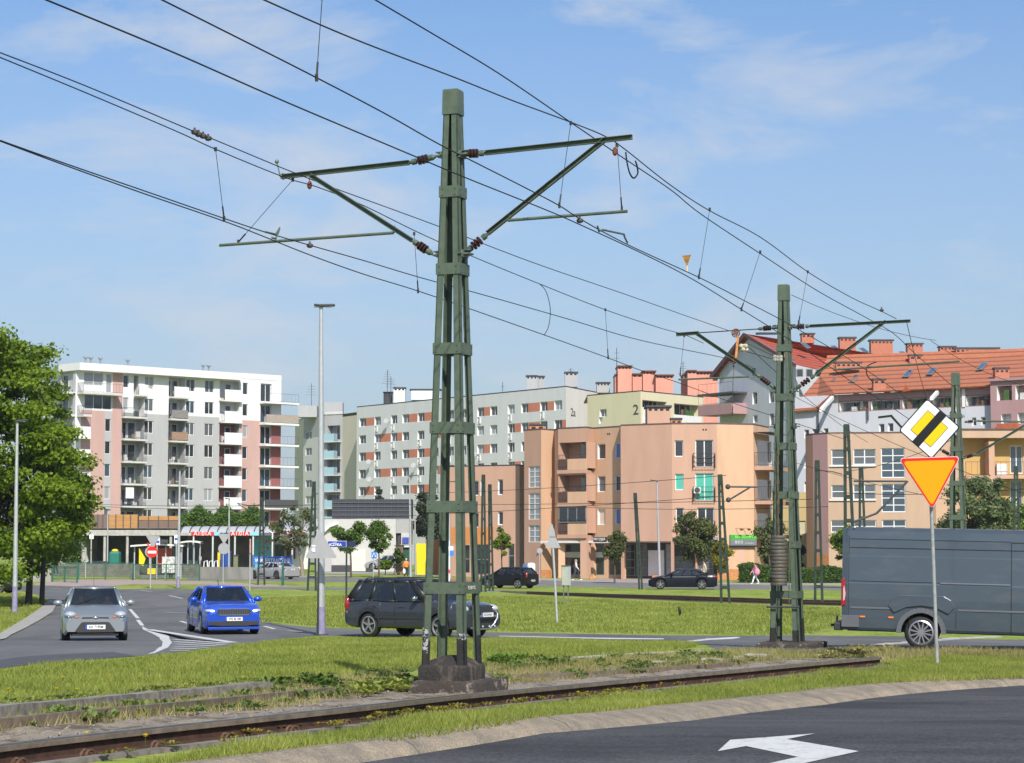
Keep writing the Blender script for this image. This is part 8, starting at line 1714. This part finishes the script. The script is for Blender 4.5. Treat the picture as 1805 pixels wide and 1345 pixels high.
# ---- grass blades where they can be told apart
def blades(name, poly, dens, h0, h1, w0, leaf, seed, lift=0.0, zf=None, lean_=.5):
    P = [(v.x, v.y) for v in [gp(*q) for q in poly]]; xs_ = [p[0] for p in P]; ys_ = [p[1] for p in P]; rg = np.random.default_rng(seed); A = 0
    for i in range(len(P)): A += P[i][0] * P[(i + 1) % len(P)][1] - P[(i + 1) % len(P)][0] * P[i][1]
    A = abs(A) / 2; bbA = (max(xs_) - min(xs_)) * (max(ys_) - min(ys_)); n = int(A * dens); N_ = int(n * bbA / A * 1.05); q = np.stack([rg.uniform(min(xs_), max(xs_), N_), rg.uniform(min(ys_), max(ys_), N_)], 1)
    ins = np.zeros(N_, bool); j = len(P) - 1
    for i in range(len(P)):
        xi, yi = P[i]; xj, yj = P[j]; c = ((yi > q[:, 1]) != (yj > q[:, 1])) & (q[:, 0] < (xj - xi) * (q[:, 1] - yi) / (yj - yi + 1e-12) + xi); ins ^= c; j = i
    q = q[ins]; n = len(q)
    # patchy growth
    pn = np.sin(q[:, 0] * 2.3 + 1.3 * np.sin(q[:, 1] * 1.1)) * np.sin(q[:, 1] * .9 + 1.7 * np.sin(q[:, 0] * .8)) ; keep = rg.random(n) < (.72 + .28 * pn); q = q[keep]; pn = pn[keep]; n = len(q)
    z = np.interp(q[:, 1], YB, ZB) + lift
    if zf is not None: z = z + zf(q[:, 0], q[:, 1])
    h = (h0 + (h1 - h0) * rg.random(n) ** 1.6) * (1 + .25 * pn); a = rg.uniform(0, 2 * np.pi, n); w = w0 * (.7 + .6 * rg.random(n)); dx, dy = np.cos(a), np.sin(a); lx = rg.normal(size=n) * lean_ * h; ly = rg.normal(size=n) * lean_ * h
    b0 = np.stack([q[:, 0] - dx * w / 2, q[:, 1] - dy * w / 2, z - .01], 1); b1 = np.stack([q[:, 0] + dx * w / 2, q[:, 1] + dy * w / 2, z - .01], 1); tp_ = np.stack([q[:, 0] + lx, q[:, 1] + ly, z + h], 1)
    V = np.stack([b0, b1, tp_], 1).reshape(-1, 3); t = np.clip(.5 * rg.random(n) + .25 + .22 * pn, 0, 1)
    return npmesh(name, V, np.arange(n * 3).reshape(-1, 3), leaf, kind='stuff', attr=t)
G1 = leafmat('grass_blade', (.15, .195, .03), (.345, .375, .075), (.58, .52, .24), .4, nscale=.55, p3=.86); G2_ = leafmat('grass_dry', (.20, .19, .05), (.40, .35, .14), (.52, .42, .24), .4, nscale=1.2); G3 = leafmat('weed_leaf', (.07, .12, .03), (.22, .28, .07), (.40, .36, .12), .35, nscale=2.5)
kin = [(x_, y_ + 3) for x_, y_ in [(330,1345),(449,1328.5),(575,1312),(699,1301),(824,1283),(900,1271),(1024,1256.7),(1150,1243),(1260,1233),(1350,1223.5),(1440,1213),(1531,1204.6),(1640,1198),(1805,1190)]]
o = blades('verge_grass', [(200, 1360), (330, 1346)] + kin[1:] + [(1830, 1188), (1830, 1150), (1700, 1157), (1620, 1162), (1560, 1170), (1400, 1192), (1250, 1210), (1100, 1225), (950, 1242), (800, 1261), (640, 1285), (500, 1303), (400, 1319), (280, 1341), (200, 1362)], 3200, .03, .085, .012, G1, 51); tag(o, 'bright green grass verge between the nearest rail and the kerb', 'grass')
o = blades('island_grass', [(-10, 1186), (70, 1174), (190, 1165), (265, 1159), (330, 1152), (400, 1144), (495, 1130), (560, 1125), (700, 1127), (880, 1127), (1040, 1130), (1180, 1133), (1230, 1136), (1225, 1142), (1150, 1150), (1000, 1158), (870, 1171), (730, 1180), (600, 1189), (470, 1200), (330, 1212), (160, 1230), (0, 1245), (-10, 1246)], 1000, .035, .10, .02, G1, 52); tag(o, 'grass strip between the tram track and the slip road behind the mast', 'grass')
o = blades('lawn_grass', [(462, 1098), (480, 1096), (540, 1103), (620, 1107), (720, 1110), (870, 1113), (1000, 1115), (1150, 1118), (1300, 1119), (1430, 1118), (1480, 1100), (1480, 1072), (1300, 1066), (1100, 1060), (900, 1052), (600, 1050), (455, 1054), (458, 1085)], 110, .05, .12, .045, G1, 53); tag(o, 'mown lawn beyond the slip road, behind the dark off road car', 'grass')
o = blades('verge_grass', [(1560, 1168), (1480, 1151), (1560, 1150), (1700, 1150), (1830, 1148), (1830, 1165), (1700, 1160), (1620, 1163)], 900, .06, .16, .018, G2_, 54); tag(o, 'longer dry grass right of the end of the rail, below the van', 'grass')
o = blades('left_grass', [(0, 1116), (30, 1098), (52, 1084), (72, 1070), (85, 1060), (60, 1052), (0, 1046), (-10, 1046), (-10, 1116)], 160, .05, .13, .04, G1, 55); tag(o, 'shaded grass under the big green tree on the left', 'grass')
# weeds in the soil
def weeds(poly, nt, seed, rmin, rmax, label, leaf=G3, up=.7, nl=46, sz=.05):
    P = [gp(*q) for q in poly]; rg = np.random.default_rng(seed); xs_ = [p.x for p in P]; ys_ = [p.y for p in P]; pts = []
    while len(pts) < nt:
        x, y = rg.uniform(min(xs_), max(xs_)), rg.uniform(min(ys_), max(ys_)); c = False; j = len(P) - 1
        for i in range(len(P)):
            if (P[i].y > y) != (P[j].y > y) and x < (P[j].x - P[i].x) * (y - P[i].y) / (P[j].y - P[i].y) + P[i].x: c = not c
            j = i
        if c: pts.append((x, y))
    V = []; t = []
    for x, y in pts:
        r = rmin + (rmax - rmin) * rg.random() ** 2; tt = rg.random(); z = hgt(y) + .06
        for k in range(nl):
            a = rg.uniform(0, 2 * np.pi); e = rg.uniform(.15, 1.3); L_ = r * (.6 + .6 * rg.random()); d = np.array([math.cos(a) * math.cos(e), math.sin(a) * math.cos(e), math.sin(e) * up]); o_ = np.array([x, y, z]) + np.array([rg.normal() * r * .4, rg.normal() * r * .4, 0]); s = np.array([-math.sin(a), math.cos(a), 0]) * sz * (.6 + .8 * rg.random()) * (r / .15) ** .5
            m = o_ + d * L_ * .55; e_ = o_ + d * L_ + np.array([0, 0, -L_ * .15]); V += [o_, m - s * .5, e_, m + s * .5]; t.append(.6 * tt + .4 * rg.random())
    V = np.array(V); o = npmesh('weeds', V, np.arange(len(V)).reshape(-1, 4), leaf, kind='stuff', attr=t); return tag(o, label, 'weeds')
bed = [(0, 1300), (0, 1246), (160, 1232), (330, 1214), (470, 1203), (600, 1192), (720, 1184), (735, 1215), (600, 1238), (400, 1262), (200, 1282)]
weeds(bed, 170, 61, .04, .17, 'scattered green weeds growing in the sandy soil left of the mast')
weeds([(480, 1208), (600, 1202), (590, 1216), (490, 1221)], 16, 62, .12, .2, 'dense dark weed patch behind the second rail', leaf=L6)
weeds([(620, 1215), (740, 1200), (745, 1222), (640, 1236)], 26, 63, .10, .2, 'leafy bright weeds beside the left of the mast footing', leaf=G1, sz=.07)
weeds([(850, 1180), (1000, 1166), (1150, 1160), (1290, 1152), (1370, 1155), (1330, 1172), (1150, 1192), (950, 1208), (880, 1212)], 120, 64, .06, .17, 'green and dry weeds in the soil right of the mast')
weeds([(860, 1166), (960, 1164), (980, 1176), (870, 1184)], 22, 65, .12, .22, 'leafy weeds right behind the mast plinth', leaf=L4)
weeds([(150, 1340), (400, 1303), (640, 1270), (900, 1240), (1200, 1208), (1200, 1216), (900, 1250), (640, 1284), (400, 1320), (200, 1345)], 95, 66, .04, .08, 'reddish green low weeds along the edge beam of the nearest rail', leaf=leafmat('weed_red', (.12, .12, .02), (.30, .24, .04), (.38, .14, .05), .3, nscale=2), nl=30, sz=.035)
weeds([(1450, 1148), (1560, 1144), (1600, 1152), (1500, 1165), (1450, 1163)], 40, 67, .08, .2, 'tall dry weeds between the second mast base and the van', leaf=G2_)
# dandelions
fl_ = MB(); rg = random.Random(5)
for x, y in ((110, 1210), (192, 1208), (15, 1234), (99, 1235), (135, 1234), (325, 1226), (438, 1196), (421, 1182), (370, 1198), (138, 1331), (256, 1329), (443, 1283), (892, 1155), (665, 1150), (930, 1231), (1148, 1212), (1153, 1210), (1019, 1235), (1245, 1182), (1277, 1154), (1283, 1164), (1462, 1202), (1440, 1178), (152, 1314), (1338, 1195)):
    p = gp(x, y); h = .07 + .06 * rg.random(); p.z += .02; q = p + Vector((0, 0, h)); fl_.tube([p, q], .003, 4); n_ = 9
    for k in range(2): fl_.poly([q + Vector((.024 * (1 - .3 * k) * math.cos(2 * math.pi * i / n_), .024 * (1 - .3 * k) * math.sin(2 * math.pi * i / n_), .004 + .008 * k)) for i in range(n_)], 1); fl_.ell(q, (.02, .02, .012), 8, 4, 1)
tag(fl_.build('dandelions', [G3, mat('dandelion_yellow', (.85, .58, .01), .6, 0, 0)], kind='stuff'), 'yellow dandelion flowers dotted along the track', 'flowers')
# thin grass and dry stalks through the soil, pebbles
o = blades('soil_grass', [(0, 1296), (0, 1246), (160, 1232), (330, 1214), (470, 1203), (600, 1192), (720, 1184), (700, 1222), (600, 1238), (400, 1262), (200, 1280)], 380, .03, .12, .012, G2_, 71, .03); tag(o, 'thin dry grass coming through the sandy soil left of the mast', 'grass')
o = blades('soil_grass', [(850, 1178), (1000, 1164), (1150, 1158), (1290, 1150), (1380, 1149), (1480, 1150), (1500, 1160), (1330, 1172), (1150, 1190), (950, 1207), (880, 1212)], 600, .03, .13, .013, G2_, 72, .03); tag(o, 'thin dry grass coming through the soil right of the mast', 'grass')
weeds([(0, 1262), (0, 1246), (160, 1232), (330, 1214), (470, 1203), (470, 1213), (330, 1226), (160, 1246)], 60, 73, .05, .14, 'low weeds along the pale concrete edge strip on the left', leaf=G1, nl=34, sz=.04)
rg_ = np.random.default_rng(9); V = []; Fc = []; cube = np.array([(-1, -1, -1), (1, -1, -1), (1, 1, -1), (-1, 1, -1), (-.6, -.6, 1), (.6, -.6, 1), (.6, .6, 1), (-.6, .6, 1)], float); fq = np.array([(0, 3, 2, 1), (4, 5, 6, 7), (0, 1, 5, 4), (1, 2, 6, 5), (2, 3, 7, 6), (3, 0, 4, 7)])
for k in range(3600):
    i = rg_.integers(0, NU - 1); tt = rg_.random() ** 1.2 * .9 + .03; fa = i / (NU - 1) * (n1_ - 1); a = rn[min(int(fa), n1_ - 1)]; fb = i / (NU - 1) * (n2_ - 1); c = bk[min(int(fb), n2_ - 1)]; p = a.lerp(c, tt)
    s = .006 + .015 * rg_.random() ** 2.5; z = hgt(p.y) + .03 + .095 * max(0, 1 - tt / .22) + .03 * fbm(p.x, p.y, 2.2) + .02 * fbm(p.x, p.y, 9); an = rg_.random() * 6.28; c_, s_ = math.cos(an), math.sin(an)
    q = cube * s * np.array([1, .8, .55]) * (1 + .25 * rg_.normal(size=(8, 1))); V.append(np.stack([q[:, 0] * c_ - q[:, 1] * s_ + p.x, q[:, 0] * s_ + q[:, 1] * c_ + p.y, q[:, 2] + z + s * .2], 1)); Fc.append(fq + 8 * k)
o = npmesh('pebbles', np.concatenate(V), np.concatenate(Fc), mat('pebble', (.27, .235, .195), .9, 0, .0, scale=15, col2=(.16, .14, .12)), kind='stuff'); tag(o, 'small stones scattered over the soil of the tram track', 'stones')
# ================================================================== PEOPLE AND A BIRD
def person(label, x, Y, H, pose, skin=(.45, .27, .2), top=(.5, .5, .5), legs=(.05, .05, .06), hair=(.03, .02, .015), face=0, hairlong=False, lift=0, coat_len=.0, shoes=(.6, .6, .6), bag=None):
    b = gx(x, Y); b.z += lift; T = thing('person', label, 'person', tuple(b), face); s = H / 1.7
    J = dict(pelvis=(0, 0, .93), waist=(0, 0, 1.10), chest=(0, .01, 1.30), neck=(0, .0, 1.47), head=(0, -.02, 1.60), crown=(0, -.01, 1.70))
    for sd, k in (('L', 1), ('R', -1)):
        f = pose.get('step', .0) * k; ar = pose.get('arm', .0) * -k
        J['hip' + sd] = (.09 * k, 0, .90); J['knee' + sd] = (.09 * k, -f * .5 - .03, .50); J['ank' + sd] = (.09 * k, -f + (.06 if f < 0 else 0), .09); J['toe' + sd] = (.10 * k, -f - .15, .035)
        J['sh' + sd] = (.17 * k, 0, 1.40); J['el' + sd] = (.24 * k, -ar * .4 + .03, 1.13); J['wr' + sd] = (.25 * k, -ar - pose.get('bend', .06), .90 + pose.get('wz', 0)); J['ha' + sd] = (.25 * k, -ar - pose.get('bend', .06) - .03, .82 + pose.get('wz', 0))
        for q in range(4): J['fi%d' % q + sd] = ((.235 + .012 * q) * k, -ar - pose.get('bend', .06) - .035 - .01 * q, .755 + pose.get('wz', 0) + .006 * abs(q - 1.5))
        J['th' + sd] = (.22 * k, -ar - pose.get('bend', .06) - .06, .80 + pose.get('wz', 0))
    E = [('pelvis', 'waist'), ('waist', 'chest'), ('chest', 'neck'), ('neck', 'head'), ('head', 'crown')]
    for sd in 'LR': E += [('pelvis', 'hip' + sd), ('hip' + sd, 'knee' + sd), ('knee' + sd, 'ank' + sd), ('ank' + sd, 'toe' + sd), ('chest', 'sh' + sd), ('sh' + sd, 'el' + sd), ('el' + sd, 'wr' + sd), ('wr' + sd, 'ha' + sd), ('ha' + sd, 'th' + sd)] + [('ha' + sd, 'fi%d' % q + sd) for q in range(4)]
    rad = dict(pelvis=(.15, .11), waist=(.125, .095), chest=(.155, .11), neck=(.05, .05), head=(.08, .095), crown=(.055, .065), hip=(.095, .095), knee=(.058, .058), ank=(.04, .04), toe=(.035, .028), sh=(.06, .06), el=(.042, .042), wr=(.028, .028), ha=(.035, .022), fi=(.009, .009), th=(.010, .010))
    def skinned(name, keys, edges, grow, mt, zc=None):
        me = bpy.data.meshes.new(name); ks = [k for k in J if k in keys]; me.from_pydata([tuple(v * s for v in J[k]) for k in ks], [(ks.index(a), ks.index(c)) for a, c in edges if a in keys and c in keys], []); o = bpy.data.objects.new(name, me); COL.objects.link(o); o.parent = T
        o.modifiers.new('skin', 'SKIN'); sv = me.skin_vertices[0].data
        for i, k in enumerate(ks):
            r = rad.get(k) or rad.get(k[:-1]) or rad.get(k[:2]); sv[i].radius = ((r[0] + grow) * s, (r[1] + grow) * s); sv[i].use_root = (i == 0)
        m = o.modifiers.new('sub', 'SUBSURF'); m.levels = 1; m.render_levels = 1; me.materials.append(mt); return o
    nm = str(round(top[0], 2)) + str(round(legs[0], 2)) + str(round(x))
    skinned('body', set(J), E, 0, mat('skin' + nm, skin, .6, 0, 0))
    skinned('top', {'pelvis', 'waist', 'chest', 'shL', 'shR', 'elL', 'elR', 'wrL', 'wrR', 'neck'} , [e for e in E if 'neck' not in e] + [], .022, mat('top_cloth' + nm, top, .85, 0, .1, scale=9))
    skinned('trousers', {'pelvis', 'hipL', 'hipR', 'kneeL', 'kneeR', 'ankL', 'ankR'}, E, .016, mat('leg_cloth' + nm, legs, .85, 0, .1, scale=9))
    m_ = MB(); hz = J['head']; m_.ell((0, .025 * s, 1.635 * s), (.088 * s, .098 * s, .095 * s), 12, 8)
    if hairlong: m_.ell((0, .08 * s, 1.50 * s), (.075 * s, .05 * s, .15 * s), 10, 8)
    m_.build('hair', mat('hair' + nm, hair, .7, 0, 0), T, local=True, smooth=60)
    f_ = MB(); [f_.ell((k * .032 * s, -.112 * s, 1.615 * s), (.012 * s, .008 * s, .008 * s), 6, 4) for k in (-1, 1)]; f_.build('eyes', M_black, T, local=True); MB().ell((0, -.125 * s, 1.585 * s), (.012 * s, .02 * s, .02 * s), 6, 4).build('nose', MATS['skin' + nm], T, local=True); MB().ell((0, -.115 * s, 1.552 * s), (.024 * s, .008 * s, .006 * s), 6, 4).build('mouth', mat('lips', (.3, .08, .07), .6, 0, 0), T, local=True)
    for k, sd in ((1, 'L'), (-1, 'R')): q = J['ank' + sd]; t_ = J['toe' + sd]; MB().ell((q[0] * s, (q[1] + t_[1]) / 2 * s, .045 * s), (.05 * s, .13 * s, .045 * s), 10, 6).build('shoe', mat('shoe' + nm, shoes, .6, 0, 0), T, local=True, smooth=60)
    if coat_len: m_ = MB(); m_.lathe((0, 0, (1.0 - coat_len) * s), (0, 0, 1.05 * s), [(0, .20 * s), (.6, .175 * s), (1, .15 * s)], 12); m_.build('coat_hem', MATS['top_cloth' + nm], T, local=True, smooth=60)
    return T, J, s
def handbag(label, x, Y, z, sz, m, name='bag', cat='bag'):
    p = at(x, 1000, Y); q = Vector((p.x, Y, hgt(Y) + z)); m_ = MB(); m_.ell(q, sz, 10, 8); m_.tube([q + Vector((-sz[0] * .5, 0, sz[2] * .8)), q + Vector((0, 0, sz[2] * 1.9)), q + Vector((sz[0] * .5, 0, sz[2] * .8))], .012, 5); return tag(m_.build(name, m, smooth=60), label, cat)
person('person in a bright orange jacket and black trousers standing on the far pavement', 716, 190, 1.68, dict(step=.12, arm=.08), top=(.78, .24, .03), legs=(.03, .028, .03), hair=(.62, .5, .38), face=R(-160), shoes=(.02, .02, .02), coat_len=.06)
handbag('white plastic bag carried by the orange jacketed walker', 712.4, 189.9, .55, (.13, .08, .24), M_white)
person('person in a pink top, white trousers, walking left before the hedge', 1331, 164, 1.58, dict(step=.3, arm=.25), top=(.68, .25, .32), legs=(.72, .72, .74), hair=(.05, .02, .015), face=R(-75), shoes=(.7, .7, .7), lift=.0)
handbag('pink jacket bundle carried on the hip by the walker in pink', 1334.5, 163.7, .93, (.22, .16, .28), mat('pink_cloth', (.62, .25, .32), .8), 'bundle', 'jacket')
person('person in a pale coat with light hair, behind the grey cabinet before the shops', 1015.5, 178, 1.72, dict(step=.32, arm=.2), top=(.62, .55, .48), legs=(.06, .06, .07), hair=(.42, .30, .16), face=R(80), hairlong=True, shoes=(.75, .75, .75))
handbag('black shoulder bag of the person in the pale coat', 1011.5, 178.1, 1.1, (.16, .12, .2), M_black)
person('person with long brown hair in a white top walking behind the navy saloon', 1241, 172, 1.70, dict(step=.2, arm=.15), top=(.60, .52, .42), legs=(.5, .42, .32), hair=(.07, .03, .02), face=R(-85), hairlong=True, shoes=(.1, .1, .1))
handbag('black handbag of the long haired walker', 1246, 172.1, .78, (.15, .1, .2), M_black)
person('person in dark clothes by the gate posts under the green tree', 99, 183, 1.74, dict(step=.1, arm=.05), top=(.02, .022, .03), legs=(.02, .022, .03), hair=(.25, .15, .1), face=R(-140), lift=.4, coat_len=.15)
person('person with bare arms and white top at the cycle stands', 352, 196, 1.68, dict(step=.1, arm=.1, bend=.15), top=(.65, .6, .55), legs=(.03, .03, .03), hair=(.06, .03, .02), face=R(-120), lift=.4)
person('person in dark clothes waiting inside the bus shelter', 302, 186.2, 1.70, dict(step=.05, arm=.03), top=(.03, .03, .035), legs=(.05, .05, .05), hair=(.03, .02, .02), face=R(10))
def driver(car_, x, z, side, label, col):
    """seated body inside the car: torso, head, arms on the wheel"""
    M = Matrix.Translation(car_.location) @ Matrix.Rotation(car_.rotation_euler.z, 4, 'Z'); T = thing('person', label, 'person', tuple(M @ Vector((x, side * .36, z - .45))), car_.rotation_euler.z); J = [(0, 0, 0), (-.06, 0, .22), (-.08, 0, .42), (-.05, 0, .55), (-.02, 0, .66), (-.02, 0, .76), (-.07, .18, .42), (.08, .24, .22), (.34, .16, .30), (-.07, -.18, .42), (.08, -.24, .22), (.34, -.16, .30), (.4, .1, 0), (.4, -.1, 0), (.7, .1, -.3), (.7, -.1, -.3)]; E = [(0, 1), (1, 2), (2, 3), (3, 4), (4, 5), (2, 6), (6, 7), (7, 8), (2, 9), (9, 10), (10, 11), (0, 12), (0, 13), (12, 14), (13, 15)]; Rr = [.14, .13, .15, .055, .085, .06, .07, .045, .035, .07, .045, .035, .08, .08, .05, .05]
    me = bpy.data.meshes.new('body'); me.from_pydata(J, E, []); o = bpy.data.objects.new('body', me); COL.objects.link(o); o.parent = T; o.modifiers.new('skin', 'SKIN'); sv = me.skin_vertices[0].data
    for i in range(len(J)): sv[i].radius = (Rr[i], Rr[i]); sv[i].use_root = i == 0
    o.modifiers.new('sub', 'SUBSURF').levels = 1; me.materials.append(mat('driver_skin', (.42, .26, .19), .6, 0, 0)); m_ = MB(); m_.ell((-.1, 0, .26), (.17, .24, .26), 12, 8); m_.build('shirt', mat('shirt_' + str(col[0]), col, .8, 0, 0), T, local=True, smooth=60); MB().ell((-.045, 0, .71), (.095, .085, .08), 10, 8).build('hair', mat('driver_hair', (.03, .02, .015), .7, 0, 0), T, local=True, smooth=60)
driver(T3, .25, 1.12, -1, 'person driving the dark grey off road car, in a pale shirt', (.4, .42, .45)); driver(T3, .25, 1.12, 1, 'person on the far front seat of the dark grey off road car', (.05, .05, .06)); driver(T2, .2, .95, 1, 'person driving the bright blue hatchback', (.06, .06, .07)); driver(T1, .2, .95, 1, 'person driving the silver hatchback, in a light top', (.3, .28, .26)); driver(T1, .2, .95, -1, 'front passenger of the silver hatchback', (.12, .1, .1))
# the crow on the lawn
p = gp(1198, 1086); B = thing('crow', 'small black bird standing on the lawn left of the second mast', 'bird', tuple(p)); m_ = MB(); m_.tube([Vector((0, .02, .03)), Vector((.02, 0, .12)), Vector((0, 0, .22)), Vector((-.02, 0, .30)), Vector((-.03, 0, .35)), Vector((-.10, 0, .35))], [.02, .055, .06, .04, .035, .004], 8); m_.build('body', M_black, B, local=True, smooth=60)
for s in (-1, 1): MB().tube([Vector((0, .02 * s, .0)), Vector((0, .02 * s, .1))], .007, 5).build('leg', M_black, B, local=True)
# ================================================================== THIN SUMMER HAZE
hz = MB(); hz.bb(-420, 420, -40, 620, -3.5, 60); hm = bpy.data.materials.new('haze'); hm.use_nodes = True; ht = hm.node_tree; ht.nodes.clear()
ho = ht.nodes.new('ShaderNodeOutputMaterial'); hv = ht.nodes.new('ShaderNodeVolumePrincipled'); hv.inputs['Color'].default_value = (.85, .9, 1, 1); hv.inputs['Density'].default_value = .00014; hv.inputs['Anisotropy'].default_value = .2; ht.links.new(hv.outputs[0], ho.inputs['Volume'])
hb = hz.build('haze', hm, kind='stuff'); tag(hb, 'thin pale summer haze filling the air over the whole scene', 'haze')
